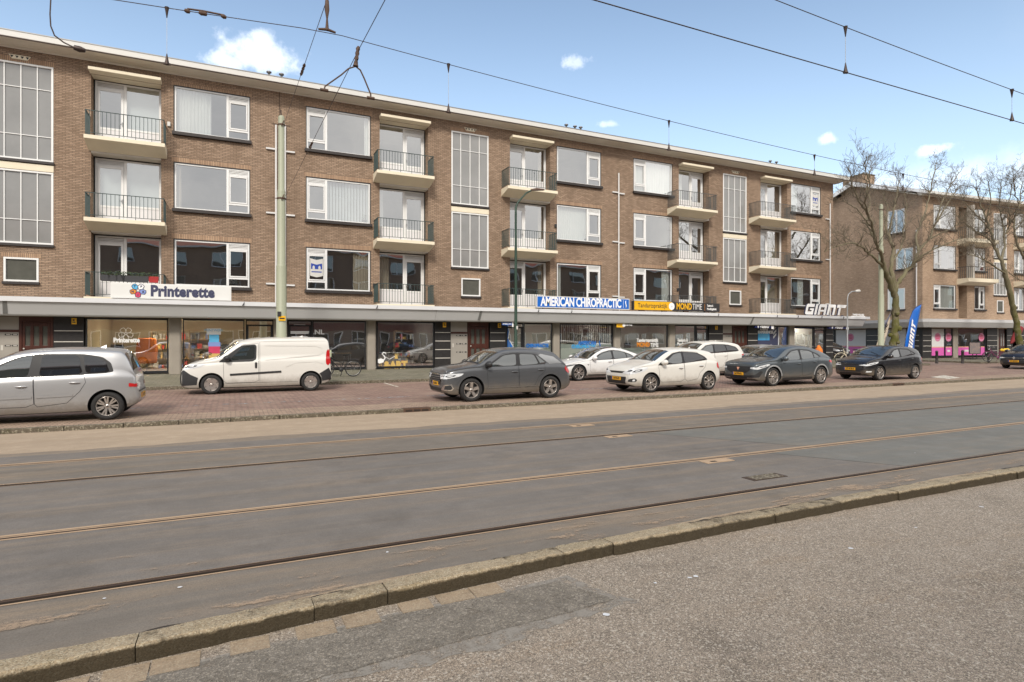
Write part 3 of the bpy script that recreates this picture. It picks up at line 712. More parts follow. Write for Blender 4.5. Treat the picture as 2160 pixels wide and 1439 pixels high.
def window_unit(parent, x0, x1, z0, z1, y, flip, curt=None, seed=0, poster=False, frame_m='white_frame', small=.30):
    """one large light and a narrow one with a casement between a vent grille and a fixed lower light; flip puts the narrow one left"""
    f = MB(); e = .035
    # dark outer edging, then the white frame
    for (a, b, c, d) in [(x0, x0 + e, z0, z1), (x1 - e, x1, z0, z1), (x0 + e, x1 - e, z1 - e, z1)]:
        f.box(a, b, y - .02, y + .10, c, d, 1)
    X0, X1, Z0, Z1 = x0 + e, x1 - e, z0 + .012, z1 - e; t = .065
    W = X1 - X0; sp = X0 + W * small if flip else X1 - W * small
    yb0, yb1 = y + .01, y + .085
    f.box(X0, X1, yb0, yb1, Z0, Z0 + t); f.box(X0, X1, yb0, yb1, Z1 - t, Z1)
    f.box(X0, X0 + t, yb0, yb1, Z0 + t, Z1 - t); f.box(X1 - t, X1, yb0, yb1, Z0 + t, Z1 - t)
    f.box(sp - .05, sp + .05, yb0 - .004, yb1, Z0 + t, Z1 - t)
    a, b = (X0 + t, sp - .05) if flip else (sp + .05, X1 - t)
    H_ = Z1 - Z0; zg = Z1 - H_ * .145; zl = Z0 + H_ * .20
    f.box(a, b, yb0, yb1, zg - .03, zg + .03); f.box(a, b, yb0, yb1, zl - .04, zl + .04)
    # vent grille louvres
    for k in range(3): f.box(a, b, yb0 + .02, yb1, zg + .045 + k * .062, zg + .085 + k * .062)
    # opening casement with its own sash
    c0, c1, s0, s1 = a + .012, b - .012, zl + .05, zg - .04; q = .055
    f.box(c0, c1, yb0 - .018, yb1 - .01, s0, s0 + q); f.box(c0, c1, yb0 - .018, yb1 - .01, s1 - q, s1)
    f.box(c0, c0 + q, yb0 - .018, yb1 - .01, s0 + q, s1 - q); f.box(c1 - q, c1, yb0 - .018, yb1 - .01, s0 + q, s1 - q)
    g = MB(); yp = y + .052
    rr = random.Random(seed)
    def pane(xa, xb, za, zb):
        dx, dz = rr.uniform(-.004, .004), rr.uniform(-.003, .003)
        g.add([(xa, yp - dx, za), (xb, yp + dx, za), (xb, yp + dx + dz, zb), (xa, yp - dx + dz, zb)], [(0, 1, 2, 3)])
    big = (sp + .05, X1 - t) if flip else (X0 + t, sp - .05)
    pane(big[0], big[1], Z0 + t, Z1 - t); pane(c0 + q, c1 - q, s0 + q, s1 - q); pane(a, b, Z0 + t, zl - .04)
    o = g.build('window', M('pane'), parent); f.build('frame', M(frame_m, 'black_trim'), o, bevel=.006)
    s = MB(); s.box(x0 - .05, x1 + .05, y - .17, y + .02, z0 - .13, z0 + .008); s.build('sill', M('dark_sill'), o, bevel=.008)
    if parent is block: s = MB(); s.box(x0 - .06, x1 + .06, y - .024, y + .08, z1 + .003, z1 + .205); s.build('lintel', M('brick_soldier'), o)
    yc = y + .22
    if curt:
        kind, u0, u1 = curt
        xa, xb = X0 + W * u0, X0 + W * u1
        if kind == 'blind':
            mb = MB(); mb.add([(xa, yc, Z0), (xb, yc, Z0), (xb, yc, Z1), (xa, yc, Z1)], [(0, 1, 2, 3)]); mb.build('blind', M('screen'), o)
        elif kind == 'lines':
            mb = MB()
            for k in range(14): mb.add([(xa + (xb - xa) * k / 14, yc, Z0), (xa + (xb - xa) * (k + .80) / 14, yc + .03, Z0), (xa + (xb - xa) * (k + .80) / 14, yc + .03, Z1), (xa + (xb - xa) * k / 14, yc, Z1)], [(0, 1, 2, 3)])
            mb.build('blind', M('screen'), o)
        else:
            curtain_mesh(xa, xb, yc, Z0, Z1, seed=seed).build('curtain', M('curtain' if kind == 'white' else 'curtain_beige'), o)
    if poster:
        mb = MB(); yy = yp - .012
        pa, pb, pz0, pz1 = c0 + q + .03, c1 - q - .02, s0 + q + .12, s1 - q - .1
        mid = (pa + pb) / 2
        mb.add([(pa, yy, pz0 + .05), (mid, yy, pz0 - .02), (pb, yy, pz0 + .05), (pb, yy, pz1), (mid, yy, pz1 - .07), (pa, yy, pz1)], [(0, 1, 2, 3, 4, 5)], 0)
        h = pz1 - pz0
        mb.add([(pa + .04, yy - .003, pz0 + h * .42), (pb - .04, yy - .003, pz0 + h * .42), (pb - .04, yy - .003, pz0 + h * .74), (mid, yy - .003, pz0 + h * .66), (pa + .04, yy - .003, pz0 + h * .74)], [(0, 1, 2, 3, 4)], 1)
        for dx in (-.13, .13): mb.add([(mid + dx - .05, yy - .005, pz0 + h * .42), (mid + dx + .05, yy - .005, pz0 + h * .42), (mid + dx + .05, yy - .005, pz0 + h * .55), (mid + dx, yy - .005, pz0 + h * .62), (mid + dx - .05, yy - .005, pz0 + h * .55)], [(0, 1, 2, 3, 4)], 0)
        mb.add([(pa + .06, yy - .003, pz0 + h * .24), (pb - .06, yy - .003, pz0 + h * .24), (pb - .06, yy - .003, pz0 + h * .30), (pa + .06, yy - .003, pz0 + h * .30)], [(0, 1, 2, 3)], 1)
        mb.build('poster', M('fascia_white', 'plate_blue'), o)
    return o

def grid_window(parent, x0, x1, z0, z1, y, cols, rows, name='stair_window', m='frost'):
    f = MB(); t = .07
    f.box(x0, x1, y - .045, y + .07, z0, z0 + t); f.box(x0, x1, y - .045, y + .07, z1 - t, z1)
    f.box(x0, x0 + t, y - .045, y + .07, z0 + t, z1 - t); f.box(x1 - t, x1, y - .045, y + .07, z0 + t, z1 - t)
    for k in range(1, cols):
        x = x0 + (x1 - x0) * k / cols; f.box(x - .018, x + .018, y - .02, y + .05, z0 + t, z1 - t)
    for r_ in rows:
        z = z0 + (z1 - z0) * r_; f.box(x0 + t, x1 - t, y - .016, y + .046, z - .015, z + .015)
    g = MB(); g.add([(x0 + t, y + .02, z0 + t), (x1 - t, y + .02, z0 + t), (x1 - t, y + .02, z1 - t), (x0 + t, y + .02, z1 - t)], [(0, 1, 2, 3)])
    o = g.build(name, M(m), parent); f.build('frame', M('white_frame'), o, bevel=.005)
    s = MB(); s.box(x0 - .03, x1 + .03, y - .12, y - .0, z0 - .10, z0 - .004); s.build('sill', M('dark_sill'), o)
    if parent is block and z1 > 12 or z1 < 5.2: s = MB(); s.box(x0 - .06, x1 + .06, y - .034, y + .06, z1 + .006, z1 + .2); s.build('lintel', M('brick_soldier' if parent is block else 'brick_far'), o)
    return o

def balcony(parent, x0, x1, r0, r1, zs, floor, y0=28.1, yb=None, rail='rail_green', zr=.97):
    """slab with a tapering soffit between its recess walls and a barred railing"""
    yb = Y_F + .55 if yb is None else yb
    mb = MB()
    th = .15 if floor else .10
    mb.prism([(y0, zs - th), (y0, zs), (Y_F - .003, zs), (Y_F - .003, zs - (.40 if floor else .10))], 'x', x0, x1, 0)
    o = mb.build('balcony', M('cream'), parent, bevel=.012)
    if floor:
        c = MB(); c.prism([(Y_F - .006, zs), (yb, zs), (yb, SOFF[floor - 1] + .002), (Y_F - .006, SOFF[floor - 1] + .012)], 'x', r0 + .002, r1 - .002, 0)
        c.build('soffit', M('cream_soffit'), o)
    rl = MB(); zt = zs + zr; a, b = x0 + .05, x1 - .05; yf = y0 + .05
    rl.box(a - .02, b + .02, yf - .02, yf + .02, zt - .012, zt + .012)
    for xx in (a, b): rl.box(xx - .02, xx + .02, yf + .02, Y_F, zt - .012, zt + .012)
    rl.box(a, b, yf - .012, yf + .012, zs + .09, zs + .11)
    for xx in (a, b): rl.box(xx - .012, xx + .012, yf + .012, Y_F, zs + .09, zs + .11)
    n = int((b - a) / .135)
    for k in range(n + 1):
        x = a + (b - a) * k / n; low = zs if k % 4 == 0 else zs + .10
        rl.box(x - .009, x + .009, yf - .009, yf + .009, low, zt - .012)
    ns = 8
    for xx in (a, b):
        for k in range(1, ns + 1):
            y = yf + (Y_F - yf) * k / ns; rl.box(xx - .009, xx + .009, y - .02, y + .012, zs + .10, zt - .012)
    rl.build('railing', M(rail), o)
    return o

def balcony_front(parent, x0, x1, z0, z1, door_left, seed, curt=None, y=None):
    """glazed door and fixed light at the back of a balcony recess"""
    y = Y_F + .5 if y is None else y
    f = MB(); t = .065
    f.box(x0 + .001, x1 - .001, y, y + .06, z1 - .04, z1 + .06, 1)
    f.box(x0, x0 + .045, y - .01, y + .08, z0, z1 - .04, 1 if door_left else 0); f.box(x1 - .045, x1, y - .01, y + .08, z0, z1 - .04, 0 if door_left else 1)
    X0, X1 = x0 + .045, x1 - .045; W = X1 - X0; Z1 = z1 - .04
    sp = X0 + W * .45 if door_left else X1 - W * .45
    f.box(X0, X1, y + .005, y + .075, Z1 - t, Z1, 0); f.box(sp - .05, sp + .05, y, y + .07, z0, Z1 - t, 0)
    f.box(X0, X0 + t, y + .005, y + .075, z0, Z1 - t, 0); f.box(X1 - t, X1, y + .005, y + .075, z0, Z1 - t, 0)
    da, db = (X0 + t, sp - .05) if door_left else (sp + .05, X1 - t)
    wa, wb = (sp + .05, X1 - t) if door_left else (X0 + t, sp - .05)
    zg = Z1 - t - .20
    for k in range(3): f.box(da, db, y + .02, y + .06, zg + .03 + k * .055, zg + .065 + k * .055, 0)
    f.box(da, db, y + .01, y + .07, zg - .03, zg + .02, 0)
    zl = z0 + .78
    f.box(wa, wb, y + .004, y + .07, zl - .04, zl + .04, 0); f.box(wa, wb, y + .02, y + .05, z0 + .04, zl - .04, 2)
    d = MB(); q = .09
    d.box(da + .01, db - .01, y - .012, y + .045, z0 + .03, z0 + .13); d.box(da + .01, db - .01, y - .012, y + .045, zg - .03 - q, zg - .035)
    d.box(da + .01, da + .01 + q, y - .012, y + .045, z0 + .13, zg - .03 - q); d.box(db - .01 - q, db - .01, y - .012, y + .045, z0 + .13, zg - .03 - q)
    d.box(da + .01 + q, db - .01 - q, y - .008, y + .045, zl - .10, zl - .02); d.box(da + .01 + q, db - .01 - q, y + .005, y + .03, z0 + .13, zl - .10, 1)
    hx = db - .06 if door_left else da + .06
    d.box(hx - .012, hx + .012, y - .045, y - .012, zl + .1, zl + .28, 2); d.box(hx - .09 if door_left else hx, hx if door_left else hx + .09, y - .06, y - .045, zl + .2, zl + .225, 2)
    g = MB(); yp = y + .03; rr = random.Random(seed); dx = rr.uniform(-.004, .004)
    g.add([(wa, yp - dx, zl + .04), (wb, yp + dx, zl + .04), (wb, yp + dx, Z1 - t), (wa, yp - dx, Z1 - t)], [(0, 1, 2, 3)])
    g.add([(da + .01 + q, yp - .012 + dx, zl - .02), (db - .01 - q, yp - .012 - dx, zl - .02), (db - .01 - q, yp - .012 - dx, zg - .03 - q), (da + .01 + q, yp - .012 + dx, zg - .03 - q)], [(0, 1, 2, 3)])
    o = g.build('balcony_window', M('pane'), parent); f.build('frame', M('white_frame', 'black_trim', 'door_panel'), o); d.build('door_frame', M('white_frame', 'door_panel', 'steel'), o)
    if curt:
        if curt[0] == 'blind':
            mb = MB(); mb.add([(wa - .02, y + .2, z0 + .6), (wb + .02, y + .2, z0 + .6), (wb + .02, y + .2, Z1), (wa - .02, y + .2, Z1)], [(0, 1, 2, 3)])
            if len(curt) > 1: mb.add([(da, y + .2, z0 + .6), (db, y + .2, z0 + .6), (db, y + .2, Z1), (da, y + .2, Z1)], [(0, 1, 2, 3)])
            mb.build('blind', M('screen'), o)
        else:
            u0, u1 = curt[1:]; X_ = X1 - X0
            curtain_mesh(X0 + X_ * u0, X0 + X_ * u1, y + .25, z0, Z1, seed=seed).build('curtain', M('curtain' if curt[0] == 'white' else 'curtain_beige'), o)
    return o

XA0, XA1 = -24.0, FX(1757.5)
WINC = [(366, 528, 0), (645, 782, 1), (1174, 1268, 0), (1336, 1418.5, 1), (1668, 1731, 0)]
BALC = [(176, 348, 192, 339.8, 1), (795.5, 917, 800.8, 902.8, 0), (1072, 1177, 1075.6, 1160.5, 1), (1428, 1514.5, 1431.8, 1495.5, 0), (1602, 1680, 1604.2, 1660.5, 1)]
STAIR = [(-28, 113), (952, 1030.5), (1525, 1574.5)]
holes = []
for a, b, fl in WINC:
    for zt in ZTOP: holes.append((FX(a), FX(b), zt - WINH, zt, .12))
for s0, s1, r0, r1, dl in BALC: holes.append((FX(r0), FX(r1), 3.42, SOFF[2], .55))
SZ = [(8.72, 12.58), (5.46, 8.42), (3.98, 5.02)]
def small_px(i): return [(7, 82), (973, 1013.5), (1538.5, 1563.5)][i]
for i, (a, b) in enumerate(STAIR):
    holes.append((FX(a), FX(b), SZ[0][0], SZ[0][1], .12)); holes.append((FX(a), FX(b), SZ[1][0], SZ[1][1], .12))
    q = small_px(i); holes.append((FX(q[0]), FX(q[1]), SZ[2][0], SZ[2][1], .12))
# the same pattern carries on beyond the left edge of the view
W_ = FX(528) - FX(366)
wall = MB()
wall_with_holes(wall, XA0, XA1, 2.72, WALLTOP, holes, Y_F, .14, 0)
yb_ = Y_F + 11.5
wall.add([(XA1, Y_F, Z_F - .1), (XA1, yb_, Z_F - .1), (XA1, yb_, WALLTOP), (XA1, Y_F + 5.75, WALLTOP + 2.0), (XA1, Y_F, WALLTOP)], [(0, 1, 2, 3, 4)])
wall.add([(XA0, Y_F, 0), (XA0, yb_, 0), (XA0, yb_, WALLTOP), (XA0, Y_F + 5.75, WALLTOP + 2.0), (XA0, Y_F, WALLTOP)], [(4, 3, 2, 1, 0)])
wall.add([(XA0, yb_, 0), (XA1, yb_, 0), (XA1, yb_, WALLTOP), (XA0, yb_, WALLTOP)], [(3, 2, 1, 0)])
wall.build('wall', M('brick'), block)
# interior shells behind the glass
mb = MB()
for z in (3.44, 6.55, 9.80): mb.box(XA0 + .2, XA1 - .15, Y_F + .62, Y_F + 6, z - .08, z, 0)
mb.add([(XA0 + .2, Y_F + 5.0, 3.4), (XA1 - .2, Y_F + 5.0, 3.4), (XA1 - .2, Y_F + 5.0, 13), (XA0 + .2, Y_F + 5.0, 13)], [(0, 1, 2, 3)], 0)
for px in (583, 1303, 145, 920, 1050, 1505, 1590): mb.box(FX(px) - .08, FX(px) + .08, Y_F + .64, Y_F + 5, 3.4, 13, 0)
for px in (350, 790, 1168, 1424, 1664): mb.box(FX(px) - .05, FX(px) + .05, Y_F + .64, Y_F + 5, 3.4, 13, 0)
mb.box(XA0 + .2, XA1 - .2, Y_F + .2, Y_F + 6, 13.0, 13.1, 0)
mb.build('interior', M('interior'), block)
# eave: boarded soffit, white fascia, gutter lip; roof behind
mb = MB(); ye = Y_F - .85
mb.prism([(ye + .02, 13.22), (Y_F + .002, 13.14), (Y_F + .3, 13.14), (Y_F + .3, 13.22)], 'x', XA0 - .3, XA1 + .55, 0)
mb.prism([(Y_F - .03, WALLTOP - .04), (Y_F + .05, WALLTOP - .04), (Y_F + .05, 13.15), (Y_F - .03, 13.15)], 'x', XA0, XA1 + .02, 0)
e_ = mb.build('eave', M('eave_soffit'), block)
mb = MB(); mb.box(XA0 - .3, XA1 + .58, ye - .02, ye + .02, 13.19, 13.40, 0); mb.box(XA0 - .3, XA1 + .6, ye - .035, ye + .05, 13.404, 13.44, 1)
mb.prism([(ye + .02, 13.20), (ye + .02, 13.40), (Y_F + 5.75, 15.35), (Y_F + 5.75, 15.15)], 'x', XA1 + .54, XA1 + .58, 0)
mb.build('fascia', M('fascia_white', 'zinc'), block)
mb = MB(); mb.add([(XA0 - .3, ye, 13.38), (XA1 + .55, ye, 13.38), (XA1 + .55, Y_F + 5.75, 15.35), (XA0 - .3, Y_F + 5.75, 15.35), (XA0 - .3, yb_ + .8, 13.38), (XA1 + .55, yb_ + .8, 13.38)], [(0, 1, 2, 3), (3, 2, 5, 4)])
mb.build('roof', M('roof_felt'), block)
# little vents poking above the roof edge
for px in (566, 592, 1185, 1203, 1215, 1612, 1625):
    x = wx(px, Y_F); mb = MB(); mb.lathe([(.05, 13.3), (.05, 13.66), (.11, 13.68), (.11, 13.73), (.0, 13.78)], (x, ye + .35, 0), n=10); mb.build('roof_vent', M('zinc'), block)
# cast vents with little triangles above the stair windows
for px in (42, 992, 1551):
    x = FX(px); mb = MB(); h = .30; w_ = .68; z0 = 12.68
    mb.prism([(x - w_ / 2 + .1, z0), (x + w_ / 2 - .1, z0), (x + w_ / 2, z0 + h * .5), (x + w_ / 2, z0 + h * .52), (x - w_ / 2, z0 + h * .52), (x - w_ / 2, z0 + h * .5)], 'y', Y_F - .04, Y_F + .05, 0)
    for k in range(4):
        c = x - .24 + k * .16; mb.prism([(c - .055, z0 + .125), (c + .055, z0 + .125), (c, z0 + .03)], 'y', Y_F - .044, Y_F - .041, 1)
    mb.build('wall_vent', M('cream', 'black_trim'), block)

CURT = {(0, 2): ('white', .03, .48), (1, 1): ('lines', .32, 1.0), (1, 0): ('beige', .74, .98), (2, 1): ('white', .02, .72), (0, 1): ('beige', .0, .08), (1, 2): ('white', .92, 1.0),
        (2, 0): ('white', 0, .12), (3, 2): ('white', .0, 1.0), (3, 0): ('white', .78, .99), (4, 2): ('blind', .0, .3), (4, 0): ('white', .3, .5), (2, 2): ('white', .0, .07)}
for i, (a, b, fl) in enumerate(WINC):
    for k, zt in enumerate(ZTOP):
        window_unit(block, FX(a), FX(b), zt - WINH, zt, Y_F + .02, fl, CURT.get((i, k)), seed=i * 7 + k, poster=(i, k) in ((1, 0), (4, 2)))
BC = {(0, 2): ('blind',), (0, 1): ('blind', 1), (1, 1): ('white', 0, .12), (1, 0): ('beige', 0, .25), (2, 2): ('beige', .86, .98), (2, 1): ('beige', .86, .98), (2, 0): ('beige', .86, .98), (3, 2): ('white', 0, .35), (4, 1): ('beige', .5, .98), (4, 0): ('beige', .45, .98), (3, 1): ('white', .0, .3)}
for i, (s0, s1, r0, r1, dl) in enumerate(BALC):
    ra = 'rail_green' if i < 3 else 'rail_grey'
    for k in range(3):
        x0, x1 = wx(s0, 28.1), wx(s1, 28.1)
        bo = balcony(block, x0, x1, FX(r0), FX(r1), SLAB[k], k, rail=ra)
        balcony_front(block, FX(r0) + .01, FX(r1) - .01, SLAB[k] + .002, SOFF[k] - .01, dl, i * 5 + k, BC.get((i, k)))
    # cream hood over the top balcony
    mb = MB(); mb.prism([(Y_F - .42, 12.60), (Y_F - .42, 12.72), (Y_F - .004, 12.72), (Y_F - .004, 12.575), ], 'x', FX(r0) - .03, FX(r1) + .03, 0)
    mb.box(FX(r0) + .003, FX(r1) - .003, Y_F - .002, Y_F + .55, 12.555, 12.568, 0)
    mb.build('balcony_hood', M('cream'), block, bevel=.01)
for i, (a, b) in enumerate(STAIR):
    grid_window(block, FX(a) + .004, FX(b) - .004, SZ[0][0] + .1, SZ[0][1] - .004, Y_F + .03, 4, (.26, .75))
    grid_window(block, FX(a) + .004, FX(b) - .004, SZ[1][0] + .1, SZ[1][1] - .004, Y_F + .03, 4, (.33,))
    mb = MB(); mb.box(FX(a) - .01, FX(b) + .01, Y_F - .035, Y_F + .12, SZ[1][1] + .003, SZ[0][0] - .03); mb.build('stair_lintel', M('cream'), block, bevel=.01)
    q = small_px(i); grid_window(block, FX(q[0]) + .004, FX(q[1]) - .004, SZ[2][0] + .1, SZ[2][1] - .004, Y_F + .03, 1, (), 'small_window', 'car_glass_tint' if i < 0 else 'frost_dark' if 'frost_dark' in MATS else plain('frost_dark', (.10, .10, .085), .2, var=.2).name)
# rainwater pipes and their wall brackets
for px, ztop, arms in [(582, wz(582, 265, Y_F), 'l'), (601, wz(601, 265, Y_F), 'r'), (1303.5, wz(1303, 366, Y_F), 'lr'), (1749, wz(1749, 430, Y_F), 'l')]:
    x = FX(px); mb = MB(); mb.tube([(x, Y_F - .08, 3.40), (x, Y_F - .08, ztop)], .045, 8)
    for z in (4.35, 7.55, 10.45):
        if z > ztop: continue
        if 'l' in arms: mb.box(x - .42, x - .04, Y_F - .09, Y_F - .002, z - .035, z + .035)
        if 'r' in arms: mb.box(x + .04, x + .42, Y_F - .09, Y_F - .002, z - .075, z - .005)
    mb.build('drainpipe', M('plastic_pipe'), block)
x = FX(590); mb = MB(); mb.tube([(x, Y_F - .02, 9.5), (x, Y_F - .02, 13.1)], .012, 5); mb.build('wall_cable', M('wire'), block)
# small fittings on the wall
for px, py in ((356.5, 262), (789, 602), (1429, 611), (1171, 476)):
    x = FX(px); z = wz(px, py, Y_F); mb = MB(); mb.box(x - .06, x + .06, Y_F - .09, Y_F - .002, z - .11, z + .08); mb.build('wall_lamp', M('fascia_white' if px < 400 else 'plastic_black'), block, bevel=.02)

# ---------------- canopy over the shops
XCAN = wx(1835, 27.75)
mb = MB()
for a, b in [(XA0, FX(905)), (FX(905) + .012, FX(1318)), (FX(1318) + .012, XCAN)]:
    ch = .35 if b == XCAN else 0
    mb.prism([(27.80, 3.27), (28.05, 2.79), (28.10, 2.74), (28.3, 2.74), (28.3, 3.27)], 'x', a, b - ch, 0)
    if ch: mb.add([(b - ch, 27.80, 3.27), (b - ch, 28.05, 2.79), (b - ch, 28.10, 2.74), (b - .02, 28.15, 3.27), (b - .25, 28.4, 2.79), (b - .28, 28.45, 2.74)], [(0, 3, 4, 1), (1, 4, 5, 2)], 0)
mb.prism([(XCAN - .02, 3.27), (XCAN - .25, 2.79), (XCAN - .28, 2.74), (XCAN - .6, 2.74), (XCAN - .6, 3.27)], 'y', 28.15, Y_F + 12, 0)
can = mb.build('canopy', M('canopy_grey'), block)
mb = MB(); mb.box(XA0, XCAN, 27.74, 27.84, 3.262, 3.44, 0); mb.box(XCAN - .1, XCAN + .002, 27.84, Y_F + 12, 3.264, 3.44, 0)
mb.box(XA0, XCAN - .1, 27.84, Y_F + .02, 3.36, 3.41, 1); mb.box(XA1 - .01, XCAN - .1, Y_F + .02, Y_F + 12, 3.36, 3.41, 1)
mb.build('flashing', M('canopy_white', 'zinc'), can)
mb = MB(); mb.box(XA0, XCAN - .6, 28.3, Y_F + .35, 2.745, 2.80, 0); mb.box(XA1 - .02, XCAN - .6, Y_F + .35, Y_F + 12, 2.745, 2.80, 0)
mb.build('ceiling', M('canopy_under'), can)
mb = MB()
for px in (12, 1014, 1588):
    x = wx(px, 27.9); mb.add([(x - .07, 27.785, 3.30), (x + .07, 27.785, 3.30), (x + .02, 28.03, 2.80), (x - .12, 28.03, 2.80)], [(0, 1, 2, 3)])
mb.build('canopy_joint', M('zinc'), can)
for px in (513, 795, 1136, 1206, 1516, 1640, 1684, 1734, 1780):
    x = wx(px, 27.7); mb = MB(); mb.tube([(x + .05, 27.78, 3.44), (x + .02, 27.70, 3.34), (x - .03, 27.70, 3.27)], .022, 5); mb.build('bracket', M('plastic_black'), can)

# ---------------- ground floor
ZS0, ZS1 = Z_F + .02, 2.745
ground = MB()
def shopfront(a, b, text=None, door=False, film=None, name='shop_window', zlow=.10):
    """a framed sheet of shop glass; its frame, pane and any lettering stay one window"""
    x0, x1 = FX(a), FX(b); y = Y_F + .06; f = MB(); t = .05
    f.box(x0, x1, y - .05, y + .06, ZS1 - .09, ZS1); f.box(x0, x1, y - .05, y + .06, ZS0, ZS0 + zlow)
    f.box(x0, x0 + t, y - .05, y + .06, ZS0 + zlow, ZS1 - .09); f.box(x1 - t, x1, y - .05, y + .06, ZS0 + zlow, ZS1 - .09)
    if door:
        f.box(x0 + t, x1 - t, y - .05, y + .06, 2.43, 2.50)
        for xx in (x0 + t, x1 - t - .07): f.box(xx, xx + .07, y - .03, y + .04, ZS0 + zlow, 2.43)
        f.box(x0 + .15, x0 + .18, y - .12, y - .09, 1.1, 1.9, 1)
        for z_ in (1.13, 1.85): f.box(x0 + .155, x0 + .175, y - .10, y - .03, z_, z_ + .03, 1)
    g = MB(); rr = random.Random(int(a)); dx = rr.uniform(-.01, .01)
    g.add([(x0 + t, y - dx, ZS0 + zlow), (x1 - t, y + dx, ZS0 + zlow), (x1 - t, y + dx, ZS1 - .09), (x0 + t, y - dx, ZS1 - .09)], [(0, 1, 2, 3)])
    o = g.build('shop_door' if door else name, M('shop_glass'), block); f.build('frame', M('shopframe', 'steel'), o)
    if film:
        zt = film
        mb = MB(); mb.add([(x0 + t, y + .02, ZS0 + zlow), (x1 - t, y + .02, ZS0 + zlow), (x1 - t, y + .02, zt), (x0 + t, y + .02, zt)], [(0, 1, 2, 3)]); mb.build('frosted_film', M('film'), o)
    return o
plain('film', (.58, .63, .58), .6, var=.08)
def stone_panel(a, b):
    x0, x1 = FX(a), FX(b); mb = MB(); mb.box(x0, x1, Y_F - .02, Y_F + .12, Z_F - .02, ZS1, 0)
    o = mb.build('stone_panel', M('stone_dark'), block)
    st = MB()
    for k in range(4): 
        z = .86 + k * .435; st.box(x0 + .02, x1 - .02, Y_F - .028, Y_F - .015, z, z + .035)
    st.build('inlay_strip', M('stone_strip'), o)
def column(a, b):
    x0, x1 = FX(a), FX(b); mb = MB(); r_ = min(.1, (x1 - x0) * .35); n = 6
    pts = []
    for cx, cy, a0 in [(x1 - r_, Y_F + .3, 0), (x1 - r_, Y_F - .12 + r_, -90), (x0 + r_, Y_F - .12 + r_, -180), (x0 + r_, Y_F + .3, -270)]:
        if a0 in (0, -270): pts.append((x1 if a0 == 0 else x0, cy)); continue
        for i in range(n + 1):
            an = R(a0 + (0 if a0 == -90 else 0) + 90 - 90 * i / n); pts.append((cx + r_ * math.cos(an), cy + r_ * math.sin(an)))
    mb.prism(pts, 'z', Z_F - .02, ZS1 + .02, 0)
    mb.build('column', M('concrete_column'), block)
def mailboxes(a, b):
    x0, x1 = FX(a), FX(b); mb = MB(); y = Y_F + .04
    mb.box(x0, x1, y, y + .08, Z_F, 2.12, 0); mb.box(x0, x1, y - .01, y + .08, 2.12, 2.22, 3); mb.box(x0, x1, y + .02, y + .08, 2.22, ZS1, 0)
    mb.box(x0 + .10, x0 + .17, y - .01, y + .01, 1.42, 1.62, 1)
    for z in (2.03, 1.60, 1.17):
        for k in range(2):
            q0 = x0 + (x1 - x0) * (.34 + k * .33); q1 = q0 + (x1 - x0) * .28
            mb.box(q0, q1, y - .008, y + .01, z - .03, z + .03, 2); mb.box(q0 + .04, q0 + .16, y - .012, y, z - .015, z + .015, 1)
    mb.build('mailbox_panel', M('mailbox_panel', 'stone_strip', 'shopframe', 'wood_door'), block)
def front_door(a, b):
    x0, x1 = FX(a), FX(b); y = Y_F + .05; f = MB()
    f.box(x0, x0 + .09, y - .03, y + .1, Z_F, ZS1); f.box(x1 - .09, x1, y - .03, y + .1, Z_F, ZS1); f.box(x0 + .09, x1 - .09, y - .03, y + .1, ZS1 - .22, ZS1)
    X0, X1 = x0 + .10, x1 - .10; W = X1 - X0; zt = ZS1 - .23
    f.box(X0, X1, y + .03, y + .07, Z_F + .03, zt)
    cols = [(.0, .10), (.28, .40), (.60, .72), (.90, 1.0)]
    for u, v in cols: f.box(X0 + W * u, X0 + W * v, y - .012, y + .03, Z_F + .03, zt)
    for z0, z1 in [(Z_F + .03, Z_F + .35), (1.36, 1.60), (zt - .16, zt)]:
        for (u, v) in [(.10, .28), (.40, .60), (.72, .90)]: f.box(X0 + W * u, X0 + W * v, y - .012, y + .03, z0, z1)
    o = f.build('front_door', M('wood_door'), block, bevel=.006)
    g = MB()
    for (u, v) in [(.10, .28), (.40, .60), (.72, .90)]:
        for z0, z1 in [(Z_F + .35, 1.36), (1.60, zt - .16)]: g.add([(X0 + W * u, y + .024, z0), (X0 + W * v, y + .024, z0), (X0 + W * v, y + .024, z1), (X0 + W * u, y + .024, z1)], [(0, 1, 2, 3)])
    g.build('pane', M('frost_dark'), o)
    h = MB(); h.lathe([(0, -.07), (.03, -.065), (.035, -.045), (.012, -.04), (.012, 0)], (X0 + .06, y - .012, 1.48), axis='y', n=10); h.build('door_knob', M('stone_strip'), o)
    mb = MB(); mb.add([(x0 + W * .2, y - .04, 2.50), (x0 + W * .9, y - .04, 2.50), (x0 + W * .9, y - .04, 2.6), (x0 + W * .2, y - .04, 2.6)], [(0, 1, 2, 3)])
mailboxes(-6, 39); front_door(39.5, 112); stone_panel(113, 177)
s1 = shopfront(180, 355); column(356, 383); s2 = shopfront(385, 516); s3 = shopfront(518, 577, door=True); column(578, 588.5); column(588.6, 606)
s4 = shopfront(607, 658, door=True); s5 = shopfront(659, 772); column(774, 792.5); s6 = shopfront(795, 916)
stone_panel(917, 950.5); mailboxes(951, 986.5); front_door(987, 1031); stone_panel(1033, 1066)
s7 = shopfront(1067, 1104, door=True, film=1.55); s8 = shopfront(1105, 1165, film=1.55); column(1166, 1180); s9 = shopfront(1181, 1293, film=1.55); column(1294.5, 1308)
s10 = shopfront(1308.5, 1409, film=1.3); column(1410.5, 1423); s11 = shopfront(1423.5, 1468, film=1.6); s12 = shopfront(1468.5, 1494, door=True)
stone_panel(1495, 1524.5); mailboxes(1525, 1545.5); front_door(1546, 1576); stone_panel(1577, 1597.5)
